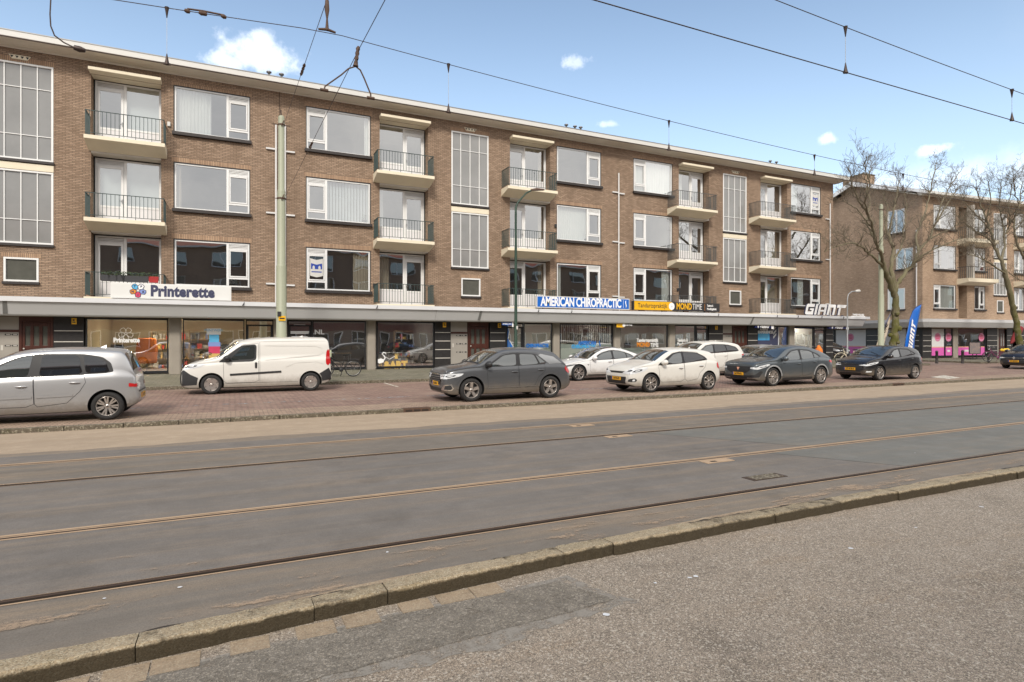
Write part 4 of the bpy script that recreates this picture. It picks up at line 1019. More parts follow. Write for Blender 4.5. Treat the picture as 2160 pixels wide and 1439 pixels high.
s13 = shopfront(1598, 1663); column(1664, 1674.5); s14 = shopfront(1675, 1717); s15 = shopfront(1717.5, 1741, door=True); stone_panel(1742, 1757)
# further units beyond the left edge
stone_panel(-70, -7); s0 = shopfront(-330, -72)
mb = MB(); mb.box(XA0, FX(-331), Y_F, Y_F + .2, Z_F - .1, ZS1); mb.build('plinth_wall', M('stone_dark'), block)
# shop interiors: floor, back wall, party walls, ceiling
mb = MB()
mb.add([(XA0, Y_F + .12, Z_F + .012), (XA1 - .3, Y_F + .12, Z_F + .012), (XA1 - .3, Y_F + 7, Z_F + .012), (XA0, Y_F + 7, Z_F + .012)], [(0, 1, 2, 3)], 2)
def room(a, b, m, d=6.0):
    x0, x1 = FX(a) + .02, FX(b) - .02
    mb.add([(x0, Y_F + d, Z_F), (x1, Y_F + d, Z_F), (x1, Y_F + d, 3.1), (x0, Y_F + d, 3.1)], [(0, 1, 2, 3)], m)
    for x in (x0, x1): mb.add([(x, Y_F + .13, Z_F), (x, Y_F + d, Z_F), (x, Y_F + d, 3.1), (x, Y_F + .13, 3.1)], [(0, 1, 2, 3)], m)
    mb.add([(x0, Y_F + .13, 2.95), (x1, Y_F + .13, 2.95), (x1, Y_F + d, 2.95), (x0, Y_F + d, 2.95)], [(0, 1, 2, 3)], m)
room(-330, -72, 0); room(179, 588, 1); room(606, 917, 2); room(1066, 1300, 0); room(1302, 1494, 0); room(1598, 1742, 0)
mb.build('shop_interior', M('interior', 'interior_shop', 'interior_dark'), block)
# ------------------------------------------------------------------ signs on and under the canopy
XR_, ZU = (1, 0, 0), (0, 0, 1)
plain('sign_white', (.74, .74, .72), .35, var=.06, scale=1.2)
plain('sign_blue', (.008, .125, .52), .35, var=.03)
plain('sign_navy', (.012, .018, .11), .4)
plain('sign_yellow', (.80, .43, .012), .35, var=.03)
plain('sign_black', (.032, .031, .033), .4)
plain('ink_navy', (.045, .050, .105), .5)
plain('ink_white', (.88, .88, .88), .5, var=.02)
plain('ink_orange', (.70, .25, .02), .5)
plain('ink_gold', (.62, .42, .13), .5)
plain('ink_blue', (.012, .16, .55), .5)
plain('ink_cyan', (.06, .38, .75), .5)
plain('ink_pink', (.60, .045, .12), .5); plain('ink_red', (.62, .06, .04), .5); plain('ink_lilac', (.22, .30, .62), .5); plain('ink_sky', (.10, .42, .70), .5)
plain('pink_film', (.66, .115, .42), .45, var=.04); plain('pink_logo', (.62, .22, .36), .5); plain('film_white', (.66, .65, .65), .5, var=.03); plain('ink_peach', (.75, .38, .25), .5)
Ys = 27.86
def sign_box(name, label, px0, px1, py_t, py_b, m_face, m_side, Y=Ys, d=.16, rim=.0):
    x0, x1 = wx(px0, Y), wx(px1, Y); z1, z0 = wz(px0, py_t, Y), wz(px0, py_b, Y)
    z0 = max(z0, 3.47)
    mb = MB(); mb.box(x0, x1, Y, Y + d, z0, z1, 1)
    mb.box(x0 + rim, x1 - rim, Y - .006, Y + .01, z0 + rim, z1 - rim, 0)
    n = 4
    for k in range(n):
        x = x0 + (x1 - x0) * (k + .4) / n; mb.box(x - .18, x + .18, Y + .02, Y + .14, 3.405, z0, 2)
    t = thing(name, label, 'sign', (0, 0, 0)); o = mb.build('sign_box', M(m_face, m_side, 'rust_iron'), t, bevel=.012)
    return t, x0, x1, z0, z1
# white print shop sign with its flower of five coloured petals
t, x0, x1, z0, z1 = sign_box('shop_sign', 'white lightbox sign with a coloured petal flower reading Printerette', 233, 488, 595.5, 629.5, 'sign_white', 'sign_white', rim=.03)
zc = (z0 + z1) / 2 + .02; yf = Ys - .012; W = x1 - x0; Hs = z1 - z0
mb = MB(); text_on(mb, 'Printerette', .60, (x0 + W * .5855, yf, zc - .02), XR_, ZU, 0, fit=W * .537, bold=.030, spacing=1.04); mb.build('lettering', M('ink_navy'), t)
mb = MB(); cx = x0 + W * .215
for k, m_ in enumerate((1, 2, 3, 4, 5)):
    a = R(90 - 36 - 72 * k); c, s = math.cos(a), math.sin(a)
    def pt(u, v): return (u * c - v * s, u * s + v * c)
    out_ = [pt(.03, 0), pt(.12, .115), pt(.27, .09), pt(.30, .0), pt(.27, -.09), pt(.12, -.115)]
    inn_ = [pt(.055, 0), pt(.13, .088), pt(.252, .068), pt(.275, 0), pt(.252, -.068), pt(.13, -.088)]
    poly_on(mb, out_, (cx, yf, zc), XR_, ZU, 0); poly_on(mb, inn_, (cx, yf - .003, zc), XR_, ZU, m_)
    q = pt(.19, 0); text_on(mb, 'PRINT'[k], .11, (cx + q[0], yf - .006, zc + q[1]), XR_, ZU, 0, bold=.008)
mb.build('petal_logo', M('ink_navy', 'ink_white', 'ink_lilac', 'ink_pink', 'ink_orange', 'ink_sky'), t)
# blue chiropractic sign
t, x0, x1, z0, z1 = sign_box('shop_sign', 'long bright blue sign reading AMERICAN CHIROPRACTIC in white capitals', 1132, 1328, 623.5, 649, 'sign_blue', 'fascia_white', rim=.045)
zc = (z0 + z1) / 2; W = x1 - x0
mb = MB(); text_on(mb, 'AMERICAN CHIROPRACTIC', .66, (x0 + W * .47, yf, zc), XR_, ZU, 0, fit=W * .865, bold=.022, spacing=.95)
mb.box(x0 + W * .925, x0 + W * .928, yf - .002, yf, zc - .22, zc + .22, 0)
sp = [(.955 + .004 * math.sin(k * 1.1), -.2 + .4 * k / 6) for k in range(7)]
mb.tube([(x0 + W * u, yf - .004, zc + v) for u, v in sp], [.012, .03, .035, .03, .034, .028, .01], 5, 0)
mb.build('lettering', M('ink_white'), t)
# yellow and black dental sign
t, x0, x1, z0, z1 = sign_box('shop_sign', 'half yellow half black sign reading Tandartspraktijk MONDTIME', 1335.5, 1518, 634.5, 653.5, 'sign_black', 'sign_black')
zc = (z0 + z1) / 2; W = x1 - x0
mb = MB(); mb.add([(x0 + W * .012, yf + .002, z0 + .01), (x0 + W * .43, yf + .002, z0 + .01), (x0 + W * .43, yf + .002, z1 - .01), (x0 + W * .012, yf + .002, z1 - .01)], [(0, 1, 2, 3)], 0)
poly_on(mb, [(.215 * math.cos(a), .215 * math.sin(a)) for a in [k * math.pi / 12 for k in range(24)]], (x0 + W * .425, yf - .001, zc), XR_, ZU, 1)
text_on(mb, 'o', .22, (x0 + W * .425, yf - .004, zc), XR_, ZU, 4)
text_on(mb, 'Tandartspraktijk', .36, (x0 + W * .212, yf - .002, zc), XR_, ZU, 2, fit=W * .325, bold=.003, spacing=1.05)
text_on(mb, 'MOND', .52, (x0 + W * .57, yf - .002, zc), XR_, ZU, 0, fit=W * .178, bold=.016)
text_on(mb, 'TIME', .52, (x0 + W * .723, yf - .002, zc), XR_, ZU, 1, fit=W * .113, bold=-.004)
mb.box(x0 + W * .813, x0 + W * .816, yf - .003, yf, zc - .2, zc + .2, 3)
text_on(mb, 'Tandarts &', .18, (x0 + W * .88, yf - .002, zc + .1), XR_, ZU, 1, fit=W * .075, bold=.006); text_on(mb, 'Mondhygiënist', .18, (x0 + W * .90, yf - .002, zc - .1), XR_, ZU, 1, fit=W * .115, bold=.006)
mb.build('lettering', M('sign_yellow', 'ink_white', 'sign_black', 'ink_orange', 'lamp_grey'), t)

# white slanting block letters standing on the canopy's end
def block_letter(ch, w_, h, k):
    """outlines on a grid; k is the stroke"""
    if ch == 'G': return [[(.12 * w_, 0), (w_, 0), (w_, .58 * h), (.5 * w_, .58 * h), (.5 * w_, .42 * h), (w_ - k, .42 * h), (w_ - k, k), (k, k), (k, h - k), (w_, h - k), (w_, h), (.12 * w_, h), (0, h * .88), (0, h * .12)]]
    if ch == 'I': return [[(0, 0), (k, 0), (k, h), (0, h)]]
    if ch == 'A': return [[(0, 0), (k, 0), (k, .30 * h), (w_ - k, .30 * h), (w_ - k, 0), (w_, 0), (w_, h * .88), (w_ * .88, h), (w_ * .12, h), (0, h * .88)], [(k, .46 * h), (w_ - k, .46 * h), (w_ - k, h - k), (k, h - k)]]
    if ch == 'N': return [[(0, 0), (k, 0), (k, h - k), (w_ - k, h - k), (w_ - k, 0), (w_, 0), (w_, h * .88), (w_ * .88, h), (0, h)]]
    if ch == 'T': return [[(w_ * .28, 0), (w_ * .28 + k, 0), (w_ * .28 + k, h - k), (w_ * 1.12, h - k), (w_ * 1.25, h), (0, h), (0, h - k), (w_ * .28, h - k)]]
def giant_letters(mb, origin, right, up, h, m, depth=0.0, back=None, sh=.32, wf=.92, kf=.235, gap=.14):
    o, r, u = Vector(origin), Vector(right), Vector(up); nrm = r.cross(u)
    x = 0.0
    for ch in 'GIANT':
        w_ = h * wf if ch != 'I' else h * kf; k = h * kf
        polys = block_letter(ch, w_, h, k)
        P = lambda p, d: o + r * (x + p[0] + sh * p[1]) + u * p[1] + nrm * d
        loops = [[P(p, 0) for p in poly] for poly in polys]
        if len(polys) == 2:     # letter with a counter: bridge the outline to the hole
            oL, iL = loops; k0 = 2; j0 = 0
            # split into convex strips by hand
            a, b = polys
            strips = [[(0, 0), (k, 0), (k, h - k), (0, h * .88)], [(w_ - k, 0), (w_, 0), (w_, h * .88), (w_ - k, h - k)], [(k, .30 * h), (w_ - k, .30 * h), (w_ - k, .46 * h), (k, .46 * h)], [(0, h * .88), (k, h - k), (w_ - k, h - k), (w_, h * .88), (w_ * .88, h), (w_ * .12, h)]]
            for s_ in strips: mb.add([P(p, 0) for p in s_], [tuple(range(len(s_)))], m)
        else:
            mb.add(loops[0], [tuple(range(len(loops[0])))], m)
        if depth:
            for poly in polys:
                n = len(poly)
                for i in range(n):
                    p, q = poly[i], poly[(i + 1) % n]; mb.add([P(p, 0), P(q, 0), P(q, -depth), P(p, -depth)], [(0, 1, 2, 3)], back)
        x += w_ + h * gap
    return x
t = thing('shop_sign', 'large white slanting block letters GIANT on the canopy corner', 'sign', (0, 0, 0))
xg = wx(1697.5, 27.82); hg = .73
mb = MB(); total = giant_letters(mb, (xg, 27.82, 3.50), XR_, ZU, hg, 0, depth=.10, back=1, wf=1.08, gap=.17, kf=.29)
for k in range(6): mb.box(xg + .15 + k * .72, xg + .35 + k * .72, 27.84, 27.9, 3.41, 3.505, 1)
mb.build('block_letters', M('ink_white', 'ink_navy'), t)
mb = MB(); xs_ = wx(1796, 27.82); x1_ = wx(1825, 27.82); text_on(mb, 'TWEEWIELERS', .17, ((xs_ + x1_) / 2, 27.82, 3.56), XR_, ZU, 0, bold=.008, sx=(x1_ - xs_) / 1.32)
mb.box(xs_, x1_, 27.83, 27.85, 3.44, 3.475, 0); mb.build('small_lettering', M('ink_white'), t)

# signs hanging under the canopy, crosswise to the pavement so both faces show along the street
def hanging(name, label, px, py_t, py_b, length, m, paint_fn, Y0=28.2):
    z1, z0 = wz(px, py_t, Y0), wz(px, py_b, Y0); x = wx(px, Y0)
    z1 = min(z1, 2.71); t = thing(name, label, 'sign', (0, 0, 0)); mb = MB()
    mb.box(x, x + length, Y0, Y0 + .14, z0, z1, 0)
    for q in (.15, .85): mb.box(x + length * q - .015, x + length * q + .015, Y0 + .05, Y0 + .08, z1, 2.745, 1)
    mb.build('sign_box', M(m, 'plastic_black'), t, bevel=.01); mb = MB(); mats = paint_fn(mb, x, Y0 - .006, (z0 + z1) / 2, length); mb.build('lettering', M(*mats), t)
def paint_giant(mb, x, y, z, L_):
    text_on(mb, 'GIANT', .22, (x + L_ * .50, y, z), XR_, ZU, 0, bold=.018, shear=.3, sx=1.25); poly_on(mb, [(0, -.1), (.07, .02), (.06, .1), (0, .08), (-.06, .1), (-.07, .02)], (x + L_ * .16, y, z), XR_, ZU, 1)
    mb.box(x + L_ * .87, x + L_, y - .002, y + .002, z - .14, z + .13, 0)
    return ('ink_white', 'ink_white')
hanging('hanging_sign', 'navy hanging sign reading GIANT over the blue poster window', 1593, 685, 691.5, wx(1632, 28.2) - wx(1593, 28.2), 'sign_navy', paint_giant)
hanging('hanging_sign', 'navy hanging sign reading GIANT at the end of the building', 1749, 687, 693.5, wx(1790, 28.2) - wx(1749, 28.2), 'sign_navy', paint_giant)
def paint_dent(mb, x, y, z, L_):
    mb.box(x, x + L_ * .5, y - .002, y + .003, z - .13, z + .12, 0); poly_on(mb, [(.10 * math.cos(a), .10 * math.sin(a)) for a in [k * math.pi / 8 for k in range(16)]], (x + L_ * .5, y - .004, z), XR_, ZU, 1)
    text_on(mb, 'MONDTIME', .12, (x + L_ * .77, y, z), XR_, ZU, 1, bold=.004); text_on(mb, 'Tandarts', .10, (x + L_ * .22, y - .006, z), XR_, ZU, 2); return ('sign_yellow', 'ink_white', 'sign_black')
hanging('hanging_sign', 'small yellow and black sign hanging under the canopy', 1300.5, 682.5, 688.5, wx(1331, 28.2) - wx(1300.5, 28.2), 'sign_black', paint_dent)
def paint_am(mb, x, y, z, L_):
    text_on(mb, 'AMERICAN', .10, (x + L_ * .4, y, z), XR_, ZU, 0, bold=.004); mb.box(x + L_ * .86, x + L_, y - .002, y + .002, z - .16, z + .15, 0); return ('ink_white',)
hanging('hanging_sign', 'small blue hanging sign beside the green lamp post', 1060, 678, 686, wx(1083, 28.2) - wx(1060, 28.2), 'sign_blue', paint_am)
for px, lab in [(156, 'yellow tag lamp beside the leftmost dark stone panel'), (938, 'yellow tag lamp left of the mailbox panel'), (1054, 'yellow tag lamp right of the red brown front door'), (1512, 'yellow tag lamp on the small stone panel by the dental shop')]:
    x = wx(px, 28.6); mb = MB(); mb.box(x - .08, x + .08, 28.6, 28.66, 2.44, 2.68, 0); mb.box(x - .05, x + .05, 28.595, 28.6, 2.50, 2.54, 1); mb.box(x - .04, x + .02, 28.595, 28.6, 2.57, 2.63, 1); mb.box(x - .02, x + .02, 28.62, 28.64, 2.68, 2.745, 1)
    tag(mb.build('number_tag', M('sign_yellow', 'sign_black')), lab, 'sign', 'yellow number tags under the canopy')
# lettering and films stuck on the shop windows (parts of those windows)
YG = Y_F + .035
def stick(win, mb_fn, mats, name='sticker'):
    mb = MB(); mb_fn(mb); mb.build(name, M(*mats), win)
def G(px, py): return (FX(px), YG, wz(px, py, Y_F))
def pr(mb):
    text_on(mb, 'Printerette', .27, G(267, 718), XR_, ZU, 0, fit=FX(295) - FX(239.5), bold=.012)
    c = Vector(G(265, 704))
    for k in range(5):
        a = R(90 - 36 - 72 * k); pts = [(.03, 0), (.11, .10), (.24, .08), (.26, 0), (.24, -.08), (.11, -.10), (.03, 0)]
        mb.tube([c + Vector((u * math.cos(a) - v * math.sin(a), 0, u * math.sin(a) + v * math.cos(a))) for u, v in pts], .012, 4, 0)
stick(s1, pr, ['ink_white'])
def nl(mb): text_on(mb, '.NL', .30, G(672, 701), XR_, ZU, 0, bold=.01, sx=1.15)
stick(s5, nl, ['ink_white'])
def lines4(mb):
    for py, w_ in ((686, .5), (700, .85), (703, .8), (711, .7), (714, .5)):
        c = G(632, py); mb.box(c[0] - w_ / 2, c[0] + w_ / 2, YG - .002, YG, c[2] - .03, c[2] + .03, 0)
stick(s4, lines4, ['ink_white'])
def art(mb):
    text_on(mb, '&ART', .50, G(835, 771), XR_, ZU, 0, fit=FX(860) - FX(809), bold=.03)
    # pink and white bird standing at the left of the words
    c = Vector(G(800, 768)); q = lambda u, v: c + Vector((u, 0, v))
    mb.add([q(-.12, .10), q(.02, .02), (q(.22, .08)), q(.26, .2), q(.10, .27), q(-.08, .22)], [(0, 1, 2, 3, 4, 5)], 1)
    mb.tube([q(.22, .18), q(.30, .28), q(.24, .40), q(.15, .48), q(.22, .56), q(.32, .53), q(.34, .46)], [.035, .03, .028, .028, .032, .03, .012], 5, 1)
    for u in (.04, .12): mb.tube([q(u, .04), q(u + .01, -.22)], .01, 4, 0)
    mb.tube([Vector(G(813, 753)), Vector(G(822, 758)), Vector(G(833, 752))], .014, 4, 1)
    mb.add([Vector(G(833, 757)), Vector(G(840, 757)), Vector(G(838, 747)), Vector(G(836, 750)), Vector(G(834, 745))], [(0, 1, 2, 3, 4)], 0)
stick(s6, art, ['ink_gold', 'ink_white'])
def ch1(mb): text_on(mb, 'CHIROPRACTIE', .27, G(1134.5, 729.5), XR_, ZU, 0, fit=FX(1158) - FX(1111), bold=.014)
stick(s8, ch1, ['ink_blue'])
def ch2(mb):
    text_on(mb, 'AMERICAN', .30, G(1239, 724), XR_, ZU, 0, fit=FX(1258) - FX(1220), bold=.016); text_on(mb, 'CHIROPRACTIE', .28, G(1232, 731.5), XR_, ZU, 1, fit=FX(1257) - FX(1207), bold=.014)
    c = Vector(G(1266, 728)); mb.tube([c + Vector((.03 * math.sin(k), 0, -.25 + k * .1)) for k in range(6)], .025, 4, 0)
stick(s9, ch2, ['ink_blue', 'ink_cyan'])
def wave(mb):
    c = [Vector(G(px, py)) for px, py in [(1071, 682), (1074, 700), (1072, 715), (1080, 728), (1087, 742), (1067.5, 742), (1067.5, 682)]]; mb.add(c, [tuple(range(7))], 0)
    mb.tube([p + Vector((.03, -.004, 0)) for p in c[:5]], .02, 4, 1)
stick(s7, wave, ['ink_blue', 'ink_white'])
def tand(mb):
    text_on(mb, 'Tandartspraktijk', .28, G(1367, 718), XR_, ZU, 0, fit=FX(1390) - FX(1344), bold=.008); text_on(mb, 'MOND', .36, G(1358, 727.5), XR_, ZU, 1, fit=FX(1371.5) - FX(1344.5), bold=.014); text_on(mb, 'TIME', .36, G(1381.5, 728.5), XR_, ZU, 0, fit=FX(1390) - FX(1373), bold=.004)
stick(s10, tand, ['ink_white', 'ink_orange'])
def tand2(mb): text_on(mb, 'Tandarts &', .26, G(1441, 718), XR_, ZU, 0, fit=FX(1452) - FX(1430), bold=.006); text_on(mb, 'Mondhygiënist', .26, G(1444, 726), XR_, ZU, 0, fit=FX(1458) - FX(1430), bold=.006)
stick(s11, tand2, ['ink_white'])
def tower(mb):      # tall cut-out poster: white cap, blue, lilac, pink and ochre bands
    for (a, b, c, d, m_) in [(436, 466, 693, 706, 0), (441, 462, 706, 722, 1), (439, 465, 722, 731, 2), (440, 464, 731, 746, 3), (441, 463, 746, 764, 4)]:
        p = Vector(G(a, d)); q = Vector(G(b, c)); mb.box(p.x, q.x, YG - .002, YG, p.z, q.z, m_)
    p = Vector(G(451, 697)); text_on(mb, 'PRINTWERK', .15, p + Vector((0, -.004, 0)), XR_, ZU, 1, sx=.9)
stick(s2, tower, ['ink_white', 'ink_sky', 'ink_lilac', 'ink_pink', 'ink_gold'])
def ebike(mb):
    for (a, b, c, d, m_) in [(1598.5, 1642, 690, 730, 0), (1599, 1624, 699, 718, 1), (1601, 1622, 701, 716, 4), (1642, 1644, 690, 730, 3)]:
        p = Vector(G(a, d)); q = Vector(G(b, c)); mb.box(p.x, q.x, YG - .002 - .003 * m_, YG, p.z, q.z, m_)
    for k, py in enumerate((694, 703, 711)):
        p = Vector(G(1632, py)); mb.add([p + Vector((0, -.004, -.12)), p + Vector((.28, -.004, .12)), p + Vector((.28, -.004, .28)), p + Vector((0, -.004, .04))], [(0, 1, 2, 3)], 3)
    text_on(mb, 'E-BIKE', .26, Vector(G(1612, 694)) + Vector((0, -.02, 0)), XR_, ZU, 2, bold=.012); text_on(mb, 'EXPERIENCE', .24, Vector(G(1615, 701)) + Vector((0, -.02, 0)), XR_, ZU, 2, bold=.014, sx=1.05)
stick(s13, ebike, ['ink_navy', 'ink_cyan', 'ink_white', 'lens_clear', 'ink_sky'])
def valance(mb): p = Vector(G(1676, 693)); q = Vector(G(1716, 685)); mb.box(p.x, q.x, YG - .002, YG, p.z, q.z, 0)
stick(s14, valance, ['sign_navy'])
# warm tubes burning in the print shop, and a few of its furnishings
emat('shop_lamp', (1.0, .84, .60), 60)
for px, y in [(300, 30.6), (330, 31.0), (345, 30.4), (438, 30.6), (468, 31.2), (410, 32), (280, 32.5)]:
    x = FX(px); mb = MB(); mb.box(x - .30, x + .30, y - .05, y + .05, 2.86, 2.90, 0); mb.box(x - .34, x + .34, y - .08, y + .08, 2.90, 2.946, 1)
    tag(mb.build('ceiling_light', M('shop_lamp', 'ink_white')), 'warm lit strip light on the print shop ceiling', 'lamp', 'strip lights in the print shop')
emat('added_panel_lamp', (1.0, .95, .86), 16)  # glowing ceiling panels added to brighten the dim shop interiors
for px, y in [(1085, 31), (1130, 31.5), (1215, 31), (1262, 32), (1335, 31), (1385, 31.5), (1448, 31), (1630, 31), (1650, 33), (1695, 31), (1728, 31.5), (850, 31), (700, 31)]:
    x = FX(px); mb = MB(); mb.box(x - .45, x + .45, y - .3, y + .3, 2.885, 2.90, 0); mb.box(x - .48, x + .48, y - .33, y + .33, 2.90, 2.946, 1)
    tag(mb.build('ceiling_light', M('added_panel_lamp', 'ink_white')), 'added square ceiling panel brightening a shop with dark window frames', 'lamp', 'ceiling panels added to brighten the shops')
plain('orange_felt', (.75, .20, .03), .9)
x = FX(302); mb = MB()
mb.lathe([(.0, .80), (.36, .80), (.40, .95), (.38, 1.0), (0, 1.0)], (x, 30.2, 0), n=16, m=0); mb.lathe([(.38, .9), (.42, 1.4), (.36, 1.85), (.30, 1.9), (.33, 1.4), (.3, .95)], (x, 30.2, 0), n=16, m=0); mb.lathe([(.04, Z_F), (.04, .8)], (x, 30.2, 0), n=8, m=1); mb.lathe([(.25, Z_F + .01), (.25, Z_F + .04), (.04, Z_F + .06)], (x, 30.2, 0), n=14, m=1)
tag(mb.build('shop_chair', M('orange_felt', 'steel')), 'round orange upholstered chair inside the print shop window', 'chair')

# planters hooked on the first floor balcony above the white sign, plants on window sills
plain('planter_grey', (.05, .05, .055), .6); plain('leaf', (.05, .085, .03), .7, var=.4, scale=30); plain('planter_red', (.40, .03, .03), .5)
def plant(label, loc, w_, h, m, leaf_h, seed, cat='planter'):
    rr = random.Random(seed); t = thing('planter', label, cat, loc); mb = MB(); d = .10
    mb.add([(-w_ * .42, -d * .8, 0), (w_ * .42, -d * .8, 0), (w_ * .42, d * .8, 0), (-w_ * .42, d * .8, 0), (-w_ / 2, -d, h), (w_ / 2, -d, h), (w_ / 2, d, h), (-w_ / 2, d, h)], [(3, 2, 1, 0), (0, 1, 5, 4), (1, 2, 6, 5), (2, 3, 7, 6), (3, 0, 4, 7), (4, 5, 6, 7)]); mb.build('pot', M(m), t)
    mb = MB()
    for _ in range(int(70 * w_ / .4)):
        c = Vector((rr.uniform(-w_ / 2, w_ / 2), rr.uniform(-d, d), h + rr.random() ** 1.5 * leaf_h)); a = rr.uniform(0, 6.28); u = Vector((math.cos(a), math.sin(a), rr.uniform(-.4, .8))).normalized() * rr.uniform(.03, .07); v = u.orthogonal().normalized() * .018
        mb.add([c, c + u * .5 + v, c + u, c + u * .5 - v], [(0, 1, 2, 3)])
    mb.build('foliage', M('leaf'), t)
yb_0 = 28.1 + .05
for k, (px, m_, w_) in enumerate([(224, 'planter_grey', .32), (240, 'planter_grey', .32), (256, 'planter_grey', .32), (287, 'planter_grey', 1.0), (325, 'planter_red', .36)]):
    plant(['dark planter hooked leftmost on the balcony above the white sign', 'second dark planter on the balcony above the white sign', 'third dark planter on the balcony above the white sign', 'long dark trough on the balcony above the white sign', 'small red planter on the balcony above the white sign'][k], (wx(px, yb_0), yb_0 - .13, SLAB[0] + .62), w_, .24, m_, .16, k)
for k, (px, fl_, lab) in enumerate([(478, 1, 'potted plant on a second storey sill left of the green pole'), (770, 1, 'potted plant in the window with vertical slats'), (1240, 1, 'potted plant in the window with net curtains'), (498, 0, 'potted plant in the window above the white sign end')]):
    plant(lab, (FX(px), Y_F + .19, ZTOP[fl_] - WINH + .06), .22, .16, 'planter_grey', .28, 20 + k, 'plant')
# furnishings seen dimly through the shop glass
plain('desk_white', (.6, .58, .54), .5); plain('wood_light', (.38, .25, .14), .5); plain('cloth_grey', (.18, .18, .2), .8)
def desk(px, y, label, w_=1.5, m='desk_white'):
    t = thing('desk', label, 'desk', (FX(px), y, Z_F + .012)); mb = MB(); mb.box(-w_ / 2, w_ / 2, -.35, .35, .70, .74); mb.build('desk_top', M(m), t, bevel=.005)
    for sx_ in (-1, 1):
        for sy_ in (-1, 1): mb = MB(); mb.box(sx_ * (w_ / 2 - .06) - .025, sx_ * (w_ / 2 - .06) + .025, sy_ * .3 - .025, sy_ * .3 + .025, 0, .70); mb.build('leg', M('steel'), t)
    mb = MB(); mb.box(-.25, .25, -.02, .02, .86, 1.2); mb.box(-.03, .03, -.02, .02, .74, .86); mb.box(-.12, .12, -.1, .1, .741, .76); mb.build('monitor', M('plastic_black'), t)
def shelf(px, y, label, w_=1.6, h=1.9, m='wood_light', seed=1):
    rr = random.Random(seed); t = thing('shelf_unit', label, 'shelf', (FX(px), y, Z_F + .012)); mb = MB()
    for x in (-w_ / 2, w_ / 2 - .03): mb.box(x, x + .03, -.18, .18, 0, h)
    for k in range(5): mb.box(-w_ / 2 + .03, w_ / 2 - .03, -.18, .18, k * (h - .03) / 4, k * (h - .03) / 4 + .03)
    mb.build('rack', M(m), t); mb = MB()
    for k in range(4):
        x = -w_ / 2 + .06
        while x < w_ / 2 - .2: q = rr.uniform(.05, .22); mb.box(x, x + q, -.15, .12, k * (h - .03) / 4 + .03, k * (h - .03) / 4 + .03 + rr.uniform(.12, .34), rr.randint(0, 4)); x += q + rr.uniform(.01, .1)
    mb.build('stock', M('desk_white', 'ink_red', 'ink_lilac', 'ink_gold', 'cloth_grey'), t)
desk(225, 31.5, 'white desk behind the left pane of the print shop'); desk(470, 31.8, 'white desk deep inside the print shop behind the tall cut-out poster')
shelf(340, 33.5, 'shelf of boxes at the back of the print shop', seed=2); shelf(415, 34.2, 'shelf of boxes behind the second pane of the print shop', seed=3)
desk(715, 31.0, 'desk behind the pane lettered NL', 1.8, 'wood_light'); desk(870, 30.6, 'pale work table behind the pane lettered ART', 1.9); shelf(905, 33.0, 'shelf at the right end of the art studio', seed=5)
desk(1250, 31.5, 'reception desk behind the blue lettered pane', 2.0); desk(1365, 31.0, 'counter behind the dental practice pane', 2.2); shelf(1640, 32.5, 'shelf of gear behind the blue poster window', seed=7); shelf(1700, 32.0, 'shelf of gear at the back of the cycle shop', seed=8)
# slatted dark curtain filling the upper half of the chiropractor's window
def slats(mb):
    x0, x1 = FX(1182), FX(1292); n = 26
    for k in range(n):
        a = x0 + (x1 - x0) * k / n; mb.add([(a, Y_F + .30, 1.6), (a + (x1 - x0) / n * .82, Y_F + .33, 1.6), (a + (x1 - x0) / n * .82, Y_F + .33, 2.65), (a, Y_F + .30, 2.65)], [(0, 1, 2, 3)], k % 2)
        if k % 2: mb.add([(a, Y_F + .29, 1.75 + (k % 4) * .18), (a + .05, Y_F + .29, 1.75 + (k % 4) * .18), (a + .05, Y_F + .29, 1.9 + (k % 4) * .18), (a, Y_F + .29, 1.9 + (k % 4) * .18)], [(0, 1, 2, 3)], 2)
    p_, q_ = Vector(G(1232, 711)), Vector(G(1245, 692)); mb.box(p_.x, q_.x, Y_F + .2, Y_F + .22, p_.z, q_.z, 2); mb.box(p_.x + .06, q_.x - .06, Y_F + .195, Y_F + .2, p_.z + .08, q_.z - .08, 0)
stick(s9, slats, ['bark_brown' if 'bark_brown' in MATS else plain('bark_brown', (.13, .10, .075), .8).name, 'interior_dark', 'ink_white'], 'slat_curtain')

# ------------------------------------------------------------------ the second block across the side street
BETA = R(5.7)
c0 = on_plane(1946, 600, Vector((51.0, 29.6, 0)), Vector((math.sin(BETA), math.cos(BETA), 0)))
CB = Vector((c0.x, c0.y, 0)); UB = Vector((math.cos(BETA), -math.sin(BETA), 0)); TB = Vector((math.sin(BETA), math.cos(BETA), 0))
far = thing('apartment_block', 'brown brick block beyond the side street behind bare trees', 'apartment building', CB, -BETA)
def BF(px, py):         # front face, local (u, z)
    p = on_plane(px, py, CB, TB); return (p - CB).dot(UB), p.z
def BG(px, py):         # gable face, local (t, z)
    p = on_plane(px, py, CB, UB); return (p - CB).dot(TB), p.z
zb = .36; LB = 34.0; DB = 12.5
ZT = [BF(1992, 601)[1], BF(1992, 518)[1], BF(1992, 433.5)[1]]
hb = 1.98; zeb = BF(1955, 411)[1]
fronts = []; fu = lambda px: BF(px, 600)[0]
stair_u = [(fu(2096), fu(2123))]
win_u = [(fu(1969), fu(2016), 1), (fu(2055.5), fu(2078), 0), (fu(2139), fu(2139) + (fu(2078) - fu(2055.5)), 1)]
u_ax = (fu(2096) + fu(2123)) / 2
for a, b, fl in list(win_u[:1]): win_u.append((2 * u_ax - b, 2 * u_ax - a, 0))
rec = [(fu(2022), fu(2040)), ]
rec.append((2 * u_ax - rec[0][1], 2 * u_ax - rec[0][0]))
hol = []
